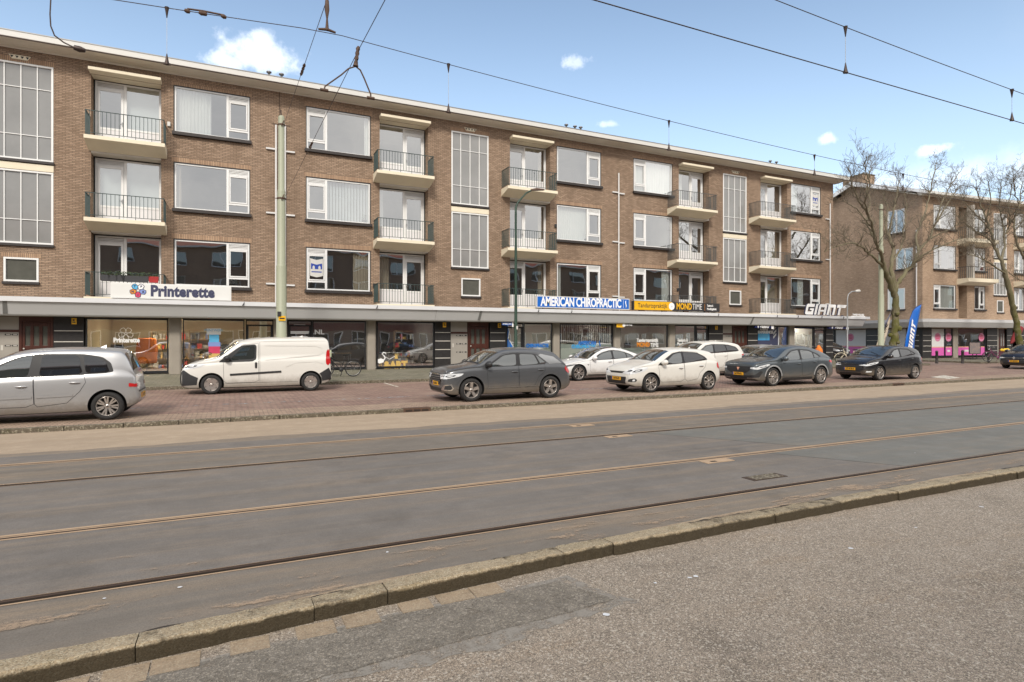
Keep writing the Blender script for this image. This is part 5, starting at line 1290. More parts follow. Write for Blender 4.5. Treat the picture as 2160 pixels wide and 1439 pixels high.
for a, b, fl in win_u:
    for z in ZT: hol.append((a, b, z - hb, z, .12))
for a, b in rec: 
    for k, z in enumerate(ZT): hol.append((a, b, z - 2.75, z + .0, .9))
for a, b in stair_u:
    hol.append((a, b, BF(2110, 547)[1], BF(2110, 451)[1], .12)); hol.append((a, b, BF(2110, 625)[1], BF(2110, 554)[1], .12)); hol.append((fu(2103), fu(2117), BF(2110, 661)[1], BF(2110, 634)[1], .12))
LB = 2 * u_ax + .3
mb = MB(); wall_with_holes(mb, 0, LB, 2.7, zeb, hol, 0, .12)
gh = []
for (a, b, c, d) in [(1872.5, 1908, 492, 443), (1890, 1926, 567, 524), (1872.5, 1909, 653, 609)]:
    t0, t1 = BG(b, 600)[0], BG(a, 600)[0]; zt_, zb_ = BG((a + b) / 2, d)[1], BG((a + b) / 2, c)[1]; gh.append((t0, t1, zb_, zt_, .1))
RISE = BG(1790, 399)[1] - zeb
# gable wall with its own window openings, in (t, z)
gw = MB(); wall_with_holes(gw, 0, DB, 2.7, zeb, gh, 0, .12)
mb.add([(y_v, x_v, z_v) for (x_v, y_v, z_v) in gw.v], gw.f, 0)
mb.add([(0, 0, zeb), (0, DB, zeb), (0, DB / 2, zeb + RISE)], [(0, 1, 2)]); mb.add([(0, DB, 0), (LB, DB, 0), (LB, DB, zeb), (0, DB, zeb)], [(0, 1, 2, 3)]); mb.add([(LB, 0, 0), (LB, DB, 0), (LB, DB, zeb), (LB, DB / 2, zeb + RISE), (LB, 0, zeb)], [(0, 1, 2, 3, 4)])
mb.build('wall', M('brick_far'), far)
mb = MB(); e2 = .75
mb.add([(-.45, -e2, zeb + .10), (LB, -e2, zeb + .10), (LB, DB / 2, zeb + RISE + .38), (-.45, DB / 2, zeb + RISE + .38), (-.45, DB + .6, zeb + .12), (LB, DB + .6, zeb + .12)], [(0, 1, 2, 3), (3, 2, 5, 4)]); mb.build('roof', M('roof_felt'), far)
mb = MB()
mb.box(-.5, LB, -e2 - .03, -e2 + .01, zeb - .10, zeb + .12, 0)
mb.prism([(-e2, zeb - .12), (-e2, zeb + .16), (DB / 2, zeb + RISE + .46), (DB + .6, zeb + .18), (DB + .6, zeb - .14), (DB / 2, zeb + RISE + .06)], 'x', -.56, -.44, 2)
mb.prism([(-e2, zeb - .09), (.0, zeb - .12), (.3, zeb + .3), (-e2, zeb + .06)], 'x', -.42, LB, 1)
mb.prism([(0.3, zeb + .1), (DB / 2, zeb + RISE + .16), (DB / 2, zeb + RISE + .10), (0.3, zeb + .03)], 'x', -.42, .0, 1)
mb.build('fascia', M('fascia_white', 'eave_soffit', 'ink_white'), far)
tc_, zc_ = BG(1797, 400)[0], 0
mb = MB(); t0, t1 = BG(1819, 400)[0], BG(1777, 400)[0]; zc1 = BG(1800, 373)[1]
mb.box(.05, 1.5, t0, t1, zeb + .5, zc1, 0); mb.box(0, 1.55, t0 - .06, t1 + .06, zc1, zc1 + .08, 1)
for k in range(4): mb.lathe([(.09, zc1 + .08), (.09, zc1 + .28), (.07, zc1 + .28)], (.5, t0 + .3 + k * .45, 0), n=8, m=1)
mb.build('chimney', M('brick_far', 'kerb_far'), far)
mb = MB(); 
for z in (3.4, 6.6, 9.8, 13.0): mb.box(.2, LB - .2, 1.0, DB - .3, z - .08, z, 0)
mb.add([(.1, 5, zb), (LB - .1, 5, zb), (LB - .1, 5, zeb), (.1, 5, zeb)], [(0, 1, 2, 3)]); mb.build('interior', M('interior'), far)
for i, (a, b, fl) in enumerate(win_u):
    for k, z in enumerate(ZT): window_unit(far, a, b, z - hb, z, .02, fl, ('white', .45, .98) if (i + k) % 3 == 0 else None, seed=40 + i * 3 + k, small=.30 if b - a > 1.5 else .5)
for a, b in stair_u:
    grid_window(far, a, b, BF(2110, 547)[1] + .08, BF(2110, 451)[1], .03, 4, (.3, .7)); grid_window(far, a, b, BF(2110, 625)[1] + .08, BF(2110, 554)[1], .03, 4, (.35,))
    mb = MB(); mb.box(a, b, -.03, .1, BF(2110, 554)[1], BF(2110, 547)[1] - .03); mb.build('stair_lintel', M('cream'), far)
    grid_window(far, fu(2103), fu(2117), BF(2110, 661)[1] + .08, BF(2110, 634)[1], .03, 1, (), 'small_window', 'frost_dark')
for (a, b) in rec:
    for k, z in enumerate(ZT):
        f = MB(); z0 = z - 2.74; y = .85
        f.box(a, b, y, y + .06, z0, z0 + .06); f.box(a, b, y, y + .06, z - .08, z); f.box(a, a + .1, y, y + .06, z0 + .06, z - .08); f.box(b - .1, b, y, y + .06, z0 + .06, z - .08); f.box(a + .1, b - .1, y + .01, y + .05, z0 + .06, z0 + .9, 0)
        o = f.build('balcony_door', M('white_frame'), far); g = MB(); g.add([(a + .1, y + .03, z0 + .9), (b - .1, y + .03, z0 + .9), (b - .1, y + .03, z - .08), (a + .1, y + .03, z - .08)], [(0, 1, 2, 3)]); g.build('pane', M('pane'), o)
u0, u1 = fu(2018), fu(2081)
for mir in (0, 1):
    for k, (yt, yb2) in enumerate([(587, 597), (505, 514)]):
        zt_ = BF(2050, yt)[1] - .12; a, b = (u0, u1) if not mir else (2 * u_ax - u1, 2 * u_ax - u0)
        mb = MB(); mb.prism([(-.95, zt_ - .3), (-.95, zt_), (-.003, zt_), (-.003, zt_ - .5)], 'x', a, b); o = mb.build('balcony', M('cream'), far)
        rl = MB(); n = 14; rl.box(a + .03, b - .03, -.93, -.89, zt_ + .93, zt_ + .96)
        for j in range(n + 1): x = a + .04 + (b - a - .08) * j / n; rl.box(x - .01, x + .01, -.92, -.90, zt_, zt_ + .93)
        for xx in (a + .04, b - .04): rl.box(xx - .015, xx + .015, -.90, 0, zt_ + .93, zt_ + .96); [rl.box(xx - .01, xx + .01, -.9 + q * .15, -.88 + q * .15, zt_, zt_ + .93) for q in range(6)]
        rl.build('railing', M('rail_grey'), o)
        mb = MB(); xx = fu(2041) if not mir else 2 * u_ax - fu(2041); mb.box(xx - .12, xx + .12, -.5, -.002, zt_, zt_ + 2.9); mb.build('balcony_post', M('cream_soffit'), o)
for (t0, t1, z0, z1, _d) in gh:
    f = MB(); x = .05; q = .09; tm = t0 + (t1 - t0) * .5
    f.box(x - .05, x + .05, t0, t1, z0, z0 + q); f.box(x - .05, x + .05, t0, t1, z1 - q, z1)
    for tt in (t0, tm - q / 2, t1 - q): f.box(x - .05, x + .05, tt, tt + q, z0 + q, z1 - q)
    g = MB(); g.add([(x, t0 + q, z0 + q), (x, t1 - q, z0 + q), (x, t1 - q, z1 - q), (x, t0 + q, z1 - q)], [(0, 1, 2, 3)]); o = g.build('window', M('pane'), far); f.build('frame', M('white_frame'), o)
    s = MB(); s.box(-.12, .0, t0 - .05, t1 + .05, z0 - .12, z0 - .004); s.build('sill', M('dark_sill'), o)
mb = MB(); mb.tube([(-.08, .45, 3.3), (-.08, .45, BG(1937, 485)[1])], .05, 6); mb.build('drainpipe', M('plastic_pipe'), far)
# its canopy runs round the corner
mb = MB(); zc0, zc1 = BF(2050, 696)[1] * 0 + 2.78, 3.42; D_ = 1.25
uE = fu(2152)
cor = [(-D_, DB), (-D_, -D_ + .0), (uE, -D_)]
def ring(off, z): return [(-D_ + off, DB, z), (-D_ + off, -D_ + .35 + off * .4, z), (-D_ + .35 + off * .4, -D_ + off, z), (uE - off * 1.2, -D_ + off, z), (uE - off * 1.2, 0, z)]
r0_, r1_, r2_ = ring(0, 3.44), ring(.04, 3.20), ring(.32, 2.78)
n = len(r0_)
mb2 = MB(); mb2.add(r1_ + r2_, [(i, i + 1, n + i + 1, n + i) for i in range(n - 1)], 0); o = mb2.build('canopy', M('canopy_grey'), far)
mb2 = MB(); mb2.add(r0_ + r1_, [(i, i + 1, n + i + 1, n + i) for i in range(n - 1)], 0)
mb2.add([(x, y, 3.41) for x, y, z in r0_] + [(0, 0, 3.41), (0, DB, 3.41)], [(1, 2, 3, 4, 5), (0, 1, 5, 6)], 0); mb2.build('flashing', M('canopy_white'), o)
mb2 = MB(); mb2.add([(x, y, 2.78) for x, y, z in r2_] + [(uE - .4, .4, 2.78), (.4, .4, 2.78), (.4, DB, 2.78)], [(1, 2, 3, 4, 5, 6), (0, 1, 6, 7)], 0); mb2.build('ceiling', M('canopy_under'), o)
# its ground floor: dark stone, pink and white filmed windows
zs = 2.78; g0, g1 = BG(1853, 700)[0], BG(1827.5, 700)[0]
def far_panel(x0, x1, y0, y1):
    mb = MB(); mb.box(x0, x1, y0, y1, zb - .1, zs); o = mb.build('stone_panel', M('stone_dark'), far); mb = MB(); front_ = x1 - x0 > .26
    for z in (.8, 1.24, 1.68, 2.12):
        if front_: mb.box(x0 + .05, x1 - .05, -.008, .005, z, z + .035)
        else: mb.box(-.008, .005, y0 + .05, y1 - .05, z, z + .035)
    mb.build('inlay_strip', M('stone_strip'), o)
for a_ in [(0, fu(1965), 0, .25), (fu(2082), fu(2104), 0, .25), (fu(2124), fu(2136), 0, .25), (uE + .1, LB, 0, .25), (0, .25, g0, g1), (0, .25, .25, BG(1912, 700)[0]), (0, .25, BG(1760, 700)[0], DB)]: far_panel(*a_)
mb = MB(); mb.box(fu(2010.5), fu(2020.5), -.02, .2, zb - .1, zs); mb.build('column', M('concrete_column'), far)
def pink_window(a, b, gable=False, opaque=True, logo=True, note=None, zk=1.12):
    W_ = b - a
    def P(u, d, z): return (d, u, z) if gable else (u, d, z)
    f = MB(); q = .05
    for (u0_, u1_, z0_, z1_) in [(a, a + q, zb, zs), (b - q, b, zb, zs), (a + q, b - q, zs - .12, zs), (a + q, b - q, zb, zb + .10)]:
        p, r_ = P(u0_, .02, z0_), P(u1_, .14, z1_); f.box(p[0], r_[0], p[1], r_[1], z0_, z1_)
    def rect(mb, u0_, u1_, z0_, z1_, d, m_): mb.add([P(u0_, d, z0_), P(u1_, d, z0_), P(u1_, d, z1_), P(u0_, d, z1_)], [(0, 1, 2, 3)], m_)
    g = MB(); rect(g, a + q, b - q, zb + .1, zs - .12, .07, 0); o = g.build('shop_window', M('shop_glass'), far); f.build('frame', M('shopframe'), o)
    s = MB(); rect(s, a + q, b - q, zb + .1, zk, .055, 0); rect(s, a + q, b - q, zk, zk + .07, .055, 3)
    if opaque: rect(s, a + q, b - q, zk + .07, zs - .12, .055, 1)
    if logo:
        c = (a + b) / 2 if opaque else b - .45; zc_ = 1.98
        s.add([P(c + .36 * math.cos(k * math.pi / 12), .048, zc_ + .36 * math.sin(k * math.pi / 12)) for k in range(24)], [tuple(range(24))], 2)
        for k, w_ in enumerate((.34, .46, .40)): rect(s, c - w_ / 2, c + w_ / 2, zc_ + .12 - k * .13, zc_ + .18 - k * .13, .044, 4)
    if note: rect(s, a + W_ * note[0], a + W_ * note[1], .75, .92, .048, 1)
    s.build('window_film', M('pink_film', 'film_white', 'pink_logo', 'ink_peach', 'ink_pink'), o)
pink_window(fu(1965), fu(1993.5)); pink_window(fu(1994.5), fu(2010), opaque=False, note=(.3, .7)); pink_window(fu(2021), fu(2079), opaque=False, note=(.25, .45))
pink_window(BG(1827, 700)[0], BG(1761, 700)[0], gable=True, note=(.1, .35)); pink_window(BG(1912, 700)[0], BG(1864, 700)[0], gable=True)
mb = MB(); mb.box(fu(2104), fu(2109), .1, .2, zb, zs, 1); mb.box(fu(2110), fu(2122), .1, .2, zb, zs, 0); 
for k in (.25, .6): mb.box(fu(2110) + .42 * k * 2, fu(2110) + .42 * k * 2 + .15, .09, .1, 1.2, 2.3, 2)
mb.build('front_door', M('wood_door', 'mailbox_panel', 'frost'), far)
mb = MB(); mb.add([(.3, 3.5, zb), (uE + 2, 3.5, zb), (uE + 2, 3.5, 2.9), (.3, 3.5, 2.9)], [(0, 1, 2, 3)]); mb.build('shop_interior', M('interior_shop'), far)
# ------------------------------------------------------------------ tram line: poles, wires, street lamps
def zpav(Y): return Z_PARK + .10 + (Z_F - Z_PARK - .10) * max(0, Y - Y_PAVE - .12) / (Y_F - Y_PAVE)
def stepped_pole(px, py_top, label, steps, Y=24.0):
    x = wx(px, Y); zt = wz(px, py_top, Y); t = thing('tram_pole', label, 'pole', (x, Y, zpav(Y)), group='pale green stepped tram wire poles'); h = zt - zpav(Y)
    prof = [(.24, 0), (.24, .05)]; 
    for (r_, z0, z1) in steps:
        prof += [(r_, z0 - zpav(Y) if z0 > .3 else .06), (r_ * .96, z1 - zpav(Y) - .05), (r_ * .90, z1 - zpav(Y))]
    prof += [(steps[-1][0] * .5, h + .03), (0, h + .05)]
    mb = MB(); mb.lathe(prof, n=18); mb.build('shaft', M('pole_green'), t)
    for z in (zt - .32, zt - 3.1):
        mb = MB(); zz = z - zpav(Y); r_ = steps[-1][0] + .012 if z > zt - 1 else steps[1][0] + .01
        mb.lathe([(r_, zz - .03), (r_ + .01, zz), (r_, zz + .03)], n=14); mb.box(-.32, .32, -.012, .012, zz - .012, zz + .012); mb.tube([(.0, -r_, zz - .08), (.05, -r_ - .08, zz + .05), (.08, -r_ - .05, zz + .12)], .022, 5)
        mb.build('wire_clamp', M('rust_iron'), t)
    return t, x, zt
t, xp, zt = stepped_pole(593.5, 246, 'pale green stepped tram pole standing behind the white van', [(.19, .2, wz(594, 560, 24)), (.150, wz(594, 558, 24), wz(594, 402, 24)), (.118, wz(594, 400, 24), wz(594, 247, 24))])
mb = MB(); mb.tube([(0, 0, zt - zpav(24)), (-.02, 0, zt - zpav(24) + .25)], .02, 5); mb.build('finial', M('wire'), t)
mb = MB(); zz = wz(594, 672, 24) - zpav(24); mb.box(-.11, .13, -.215, -.2, zz - .09, zz + .09, 0); mb.box(-.08, .1, -.218, -.214, zz - .03, zz + .02, 1); zz2 = wz(594, 663, 24) - zpav(24); mb.box(-.15, -.03, -.24, -.16, zz2 - .09, zz2 + .09, 2)
for k in range(5): mb.box(-.07 + k * .035, -.05 + k * .035, -.2185, -.214, zz - .03, zz + .02, 1)
mb.build('number_plate', M('sign_yellow', 'ink', 'plastic_black'), t)
t2, xp2, zt2 = stepped_pole(1858.5, 432, 'pale green stepped tram pole standing behind the black hatchback', [(.175, .2, wz(1858, 622, 24)), (.14, wz(1858, 620, 24), wz(1858, 520, 24)), (.11, wz(1858, 518, 24), wz(1858, 433, 24))])

def wire_mesh(pts, r): 
    mb = MB(); mb.tube(pts, r, 5); return mb
def line(name, label, Y, zc, supports, zmid, rc=.0075, rm=.006, hangers=()):
    """contact wire below, sagging carrying wire above, thin droppers between: one line"""
    t = thing(name, label, 'overhead wire', (0, Y, 0))
    x0, x1 = supports[0][0], supports[-1][0]
    mb = MB(); mb.tube([(x0 + (x1 - x0) * k / 40, 0, zc) for k in range(41)], rc, 5); mb.build('contact_wire', M('wire'), t)
    pts = []
    def zm(x):
        for (a, za), (b, zb_) in zip(supports, supports[1:]):
            if a <= x <= b:
                u = (x - a) / (b - a); return za + (zb_ - za) * u - 4 * sag * u * (1 - u)
        return supports[-1][1]
    sag = zmid
    mb = MB(); mb.tube([(x0 + (x1 - x0) * k / 90, 0, zm(x0 + (x1 - x0) * k / 90)) for k in range(91)], rm, 5); mb.build('carrying_wire', M('wire'), t)
    for px in hangers:
        x = wx(px, Y); a, b = zc, zm(x); mb = MB()
        mb.tube([(x, 0, a + .10), (x, 0, b - .10)], .0035, 4, 1); mb.tube([(x, 0, a - .01), (x, 0, a + .05), (x, 0, a + .14)], [.035, .022, .006], 6, 0); mb.tube([(x, 0, b + .01), (x, 0, b - .05), (x, 0, b - .14)], [.032, .02, .006], 6, 0)
        mb.box(x - .045, x + .045, -.012, .012, a - .012, a + .012, 0)
        mb.build('dropper', M('wire', 'steel'), t)
    return t, zm
Y1, Y2 = 5.75, 9.6
kz = lambda s, Y: EYE + s * Y / SA
z2c = kz(.1712, Y2); z1c = kz(.2876, Y1)
xs2 = wx(690, Y2)
tl2, zm2 = line('overhead_line', 'tram contact and carrying wires nearest the apartment block', Y2, z2c, [(xs2 - 24, kz(.212, Y2)), (xs2, kz(.2125, Y2)), (xs2 + 30.5, kz(.2050, Y2))], .44, hangers=(352, 946, 1411, 1718, 1905))
xs1 = wx(690, Y1)
tl1, zm1 = line('overhead_line', 'tram contact and carrying wires farthest from the apartment block', Y1, z1c, [(xs1 - 24, kz(.36, Y1)), (xs1, kz(.36, Y1)), (xs1 + 34, kz(.348, Y1))], .42, hangers=(1783.5, 2134.5))
# looped jumper cable and splice
mb = MB(); P3 = lambda px, py, Y=Y2: (wx(px, Y), 0, wz(px, py, Y))
mb.tube([P3(108, -40), P3(107, 0), P3(105.5, 30), P3(107, 55), P3(115, 75), P3(135, 90), P3(158, 101)], .009, 6); mb.tube([P3(156, 100), P3(168, 104), P3(180, 107)], [.03, .04, .025], 6)
mb.build('jumper_cable', M('wire'), tl2)
mb = MB(); q = lambda px: (wx(px, Y2), 0, zm2(wx(px, Y2)))
for px in (395, 425, 431, 472): a = Vector(q(px)); mb.tube([a + Vector((-.035, 0, .008)), a, a + Vector((.035, 0, -.008))], [.02, .032, .02], 6)
mb.tube([Vector(q(395)) + Vector((0, 0, .03)), Vector(q(428)) + Vector((0, 0, .035)), Vector(q(472)) + Vector((0, 0, .02))], .014, 5); mb.build('wire_splice', M('rust_iron'), tl2)
# cross-span wires from the pole over the tracks
def span(label, pts, fittings, mats=('wire', 'rust_iron')):
    t = thing('span_wire', label, 'overhead wire', (0, 0, 0)); mb = MB(); mb.tube(pts, .006, 5); mb.build('cable', M('wire'), t)
    for (a, b, r_) in fittings:
        a, b = Vector(a), Vector(b); mb = MB(); n = 8; prof = []
        mb.tube([a + (b - a) * k / n for k in range(n + 1)], [r_ * (.45 if k in (0, n) else (1.0 if k % 2 else .7)) for k in range(n + 1)], 7)
        mid = (a + b) / 2; mb.box(mid.x - .012, mid.x + .012, mid.y - .05, mid.y + .05, mid.z - .07, mid.z + .02)
        mb.build('insulator', M('rust_iron'), t)
    return t
YP = 24.0
def at(px, py, Y): return Vector((wx(px, Y), Y, wz(px, py, Y)))
pt0 = at(597, 268, YP - .14); hub = Vector((xs2, Y2, wz(690, -2, Y2)))
i1 = pt0.lerp(hub, .62); i2 = pt0.lerp(hub, .70)
near = Vector((xs2 - .3, -4.0, hub.z - .6))
sp1 = span('upper cross wire rising from the green pole past a turnbuckle', [pt0, hub, near], [(i1, i2, .035)])
mb = MB(); sup = Vector((xs2, Y2, zm2(xs2)))
mb.tube([hub, hub + Vector((0, 0, -.03)), sup + Vector((0, 0, .34)), sup + Vector((0, 0, .2)), sup + Vector((0, 0, .02))], [.014, .03, .038, .014, .03], 7); mb.tube([sup + Vector((-.13, 0, .012)), sup + Vector((0, 0, .035)), sup + Vector((.13, 0, .012))], [.016, .024, .016], 6)
mb.build('hanger', M('rust_iron'), sp1)
pt1 = at(600, 418, YP - .17); hub2 = Vector((wx(755, Y2), Y2, wz(755, 108, Y2)))
hub3 = Vector((hub2.x + .02, Y1, hub2.z + .05)); 
b1 = pt1.lerp(hub2, .55); b2 = pt1.lerp(hub2, .59)
sp2 = span('lower cross wire ending in an arched steel bow', [pt1, hub2, hub2 + Vector((.15, -6.5, -.15)), hub2 + Vector((.3, -13, -.4))], [(b1, b2, .03), (at(756, 98, Y2), at(750, 138, Y2), .035)])
mb = MB(); e0, e1, hp = at(684, 188, Y2), at(782, 205, Y2), at(750, 140, Y2)
e0.z = z2c + .01; e1.z = z2c + .01
mb.tube([e0, e0 + Vector((.01, 0, .06)), (at(720, 158, Y2)), at(735, 145, Y2), hp], .012, 6); mb.tube([hp, at(760, 148, Y2), at(768, 165, Y2), e1 + Vector((0, 0, .06)), e1], .012, 6)
for e in (e0, e1): mb.tube([e + Vector((-.06, 0, .0)), e + Vector((.06, 0, .0))], .024, 6)
mb.tube([at(751, 128, Y2), hp], [.02, .045], 6); mb.build('bow', M('rust_iron'), sp2)

# dark green lamp post with a bent arm
Yl = 24.1; x = wx(1088, Yl); t = thing('street_lamp', 'dark green lamp post with a bent arm before the blue chiropractic shop', 'street lamp', (x, Yl, zpav(Yl)))
zz = lambda px, py: wz(px, py, Yl) - zpav(Yl); zb_ = zz(1088, 450)
mb = MB(); mb.lathe([(.13, 0), (.13, .9), (.105, .98), (.10, 1.15), (.075, 1.25), (.062, zb_ * .6), (.05, zb_)], n=14)
ax = wx(1124, Yl) - x
mb.tube([(0, 0, zb_ - .02), (0.0, 0, zb_ + .25), (.10, 0, zb_ + .5), (ax * .62, 0, zz(1110, 407) - .0), (ax, 0, zz(1120, 400))], [.05, .048, .042, .038, .036], 9)
mb.box(-.02, .05, -.115, -.1, 2.05, 2.2, 1); mb.build('post', M('lamp_green', 'fascia_white'), t)
mb = MB(); h0 = Vector((ax - .05, 0, zz(1120, 401))); 
mb.add([h0 + Vector(p) for p in [(-.05, -.05, -.04), (-.05, .05, -.04), (.22, .12, .02), (.62, .10, .06), (.66, 0, .065), (.62, -.10, .06), (.22, -.12, .02), (-.05, -.04, .04), (-.05, .04, .04), (.22, .09, .11), (.60, .08, .10), (.60, -.08, .10), (.22, -.09, .11)]],
       [(0, 6, 5, 4, 3, 2, 1), (7, 8, 9, 12), (12, 9, 10, 11), (0, 1, 8, 7), (1, 2, 9, 8), (2, 3, 10, 9), (3, 4, 11, 10), (4, 5, 11), (5, 6, 12, 11), (6, 0, 7, 12)], 0)
mb.build('lamp_head', M('rust_iron'), t, bevel=.01)
# grey lamp post at the corner of the side street
Yl = 27.0; x = wx(1787.5, Yl); t = thing('street_lamp', 'slim pale grey lamp post at the corner beside the navy hanging sign', 'street lamp', (x, Yl, zpav(Yl)))
zt_ = wz(1790, 640, Yl) - zpav(Yl); zh = wz(1805, 615, Yl) - zpav(Yl)
mb = MB(); mb.lathe([(.075, 0), (.075, .8), (.05, .9), (.042, zt_)], n=12); axx = wx(1806, Yl) - x
mb.tube([(0, 0, zt_ - .02), (.0, 0, zt_ + .3), (.10, 0, zh - .22), (axx * .5, 0, zh - .02), (axx, 0, zh + .02)], .036, 8); mb.build('post', M('lamp_grey'), t)
mb = MB(); mb.tube([(axx - .1, 0, zh + .01), (axx + .05, 0, zh + .03), (axx + .3, 0, zh + .05), (axx + .42, 0, zh + .045)], [.05, .09, .10, .05], 9); mb.build('lamp_head', M('fascia_white'), t)

# ------------------------------------------------------------------ beach flags, bollards, street sign
def flag(name, label, base, top, width, m, paint_fn, furled=False):
    """a feather-shaped flag on its own bent pole; base and top are points at the foot and the tip"""
    t = thing(name, label, 'flag', base); b = Vector((0, 0, 0)); tp = Vector(top) - Vector(base); H_ = tp.z
    mb = MB(); path = [b + Vector((tp.x * (k / 14) ** 1.5, tp.y * k / 14, H_ * k / 14)) for k in range(15)]
    mb.tube(path, .018, 6); mb.lathe([(.22, 0), (.22, .05), (.05, .08), (.05, .5)], n=14); mb.build('pole', M('plastic_black'), t)
    return t, path
YFl = 22.9
fb = at(1905, 745, 24.3); fb.z = zpav(24.3)
t = thing('beach_flag', 'tall blue feather flag reading GIANT beside the mossy tree', 'flag', fb)
def fl(px, py): p = at(px, py, 24.3); return Vector((p.x - fb.x, 0, p.z - fb.z))
# left edge, from foot to tip; right edge back down
Lp = [(1906, 748), (1907.5, 735), (1910, 715), (1914, 695), (1919, 672), (1925, 656), (1934, 647), (1942.5, 642.5)]
Rp = [(1926.5, 748), (1928, 735), (1931, 715), (1934.5, 695), (1937.5, 672), (1940, 656), (1941.6, 647), (1942.8, 642.6)]
mb = MB(); vs = []
for (a, b) in zip(Lp, Rp):
    A, B = fl(*a), fl(*b)
    for k in range(6):
        u = k / 5; p = A.lerp(B, u); p.y += .04 * math.sin(u * 4 + p.z * 2); vs.append(p)
fs = [(i * 6 + k, i * 6 + k + 1, i * 6 + 7 + k, i * 6 + 6 + k) for i in range(len(Lp) - 1) for k in range(5)]
mb.add(vs, fs, 0, True); o = mb.build('banner', M('sign_blue'), t); s_ = o.modifiers.new('thick', 'SOLIDIFY'); s_.thickness = .004
mb = MB(); up_ = (fl(1919.5, 700) - fl(1913.5, 742)).normalized(); rt_ = Vector((up_.z, 0, -up_.x))
giant_letters(mb, fl(1920.5, 743) + Vector((0, -.085, 0)), up_, -rt_, .44, 0, wf=.86, gap=.16, kf=.28)
mb.build('lettering', M('ink_white'), t)
mb = MB(); mb.tube([fl(1905, 770) if False else Vector((.02, 0, 0))] + [fl(*p) + Vector((-.0, .0, 0)) for p in Lp], [.025] + [.016] * len(Lp), 6); mb.lathe([(.25, 0), (.25, .05), (.05, .09), (0, .09)], n=14); mb.build('pole', M('plastic_black'), t)
fb2 = at(1846, 752, 24.6); fb2.z = zpav(24.6)
t = thing('beach_flag', 'furled beige and grey flag leaning against the mossy tree', 'flag', fb2)
def fl2(px, py): p = at(px, py, 24.6); return Vector((p.x - fb2.x, 0, p.z - fb2.z))
Lp = [(1845, 752), (1850, 731), (1858, 705), (1868, 680), (1877, 662), (1883, 649)]; Rp = [(1860, 752), (1862, 731), (1869, 705), (1875, 680), (1880, 664), (1884.2, 650)]
mb = MB(); vs = []
for (a, b) in zip(Lp, Rp):
    A, B = fl2(*a), fl2(*b)
    for k in range(5): u = k / 4; p = A.lerp(B, u); p.y += .07 * math.sin(u * 9 + p.z); vs.append(p)
mb.add(vs, [(i * 5 + k, i * 5 + k + 1, i * 5 + 6 + k, i * 5 + 5 + k) for i in range(5) for k in range(4)], 0, True)
plain('flag_beige', (.50, .42, .33), .8); plain('flag_grey', (.14, .14, .19), .7)
for i in range(len(mb.f)): mb.m[i] = 1 if (i // 4 in (2, 3) and i % 4 < 2) else 0
o = mb.build('banner', M('flag_beige', 'flag_grey'), t)
mb = MB(); up_ = (fl2(1866, 690) - fl2(1852, 731)).normalized(); text_on(mb, 'MONDUNE', .36, fl2(1859.5, 708) + Vector((0, -.10, 0)), up_, Vector((-up_.z, 0, up_.x)), 0, bold=.01); mb.build('lettering', M('ink'), t)
mb = MB(); mb.tube([Vector((0, .09, 0)), fl2(1862, 720) + Vector((0, .09, 0)), fl2(1885, 645) + Vector((0, .05, 0))], .016, 6); mb.lathe([(.22, 0), (.22, .05), (0, .08)], n=12); mb.build('pole', M('steel'), t)

plain('bollard_brown', (.030, .024, .022), .6, var=.2)
labs = ['dark brown bollard in front of the pink and white window', 'dark brown bollard in front of the door column and pink counter window', 'dark brown bollard beside the purple bicycle']
for (px, py_b, py_t), lab in zip([(1976, 765, 740), (2030.5, 765, 739), (2085, 763, 736)], labs):
    s_ = (py_b - 714) / (3735 - px); Y = (EYE - .25) * SA / s_; x = wx(px, Y); h = wz(px, py_t, Y) - .24
    mb = MB(); r_ = .085
    mb.lathe([(r_ * 1.1, -.05), (r_ * 1.1, .04), (r_, .06), (r_, h - .12), (r_ * 1.12, h - .11), (r_ * 1.12, h - .07), (r_, h - .05), (r_ * .8, h), (0, h + .015)], n=8); o = mb.build('bollard', M('bollard_brown')); o.location = (x, Y, .24); tag(o, lab, 'bollard', 'dark bollards on the corner pavement')
# pavement board in a dark frame
Y = 26.6; x = wx(2056, Y); z0 = .30; t = thing('pavement_board', 'dark framed advertising board standing before the pink counter window', 'sign', (x, Y, z0), -BETA)
w_ = wx(2066, Y) - wx(2046, Y); zt_ = wz(2056, 721.5, Y) - z0; zb2 = wz(2056, 747, Y) - z0; mb = MB()
mb.box(-w_ / 2, w_ / 2, -.03, .03, zb2, zb2 + .05); mb.box(-w_ / 2, w_ / 2, -.03, .03, zt_ - .05, zt_); mb.box(-w_ / 2, -w_ / 2 + .05, -.03, .03, zb2 + .05, zt_ - .05); mb.box(w_ / 2 - .05, w_ / 2, -.03, .03, zb2 + .05, zt_ - .05)
mb.box(-w_ * .62, w_ * .62, -.28, .28, .0, .05); mb.box(-.25, -.2, -.02, .02, .05, zb2); mb.box(.2, .25, -.02, .02, .05, zb2); mb.build('frame', M('plastic_black'), t)
m_, tt, b_ = newmat('poster_print'); tc = tt.new('ShaderNodeTexCoord'); n_ = tt.noise(tc.outputs['Object'], 3.0, 4); b_.inputs['Roughness'].default_value = .3
tt.put(b_.inputs['Base Color'], tt.mix(tt.smooth(n_, .45, .6), (.20, .17, .17), tt.mix(tt.noise(tc.outputs['Object'], 7, 3), (.45, .30, .22), (.10, .12, .16))))
mb = MB(); mb.add([(-w_ / 2 + .05, -.02, zb2 + .05), (w_ / 2 - .05, -.02, zb2 + .05), (w_ / 2 - .05, -.02, zt_ - .05), (-w_ / 2 + .05, -.02, zt_ - .05)], [(0, 1, 2, 3)]); mb.build('poster', M('poster_print'), t)
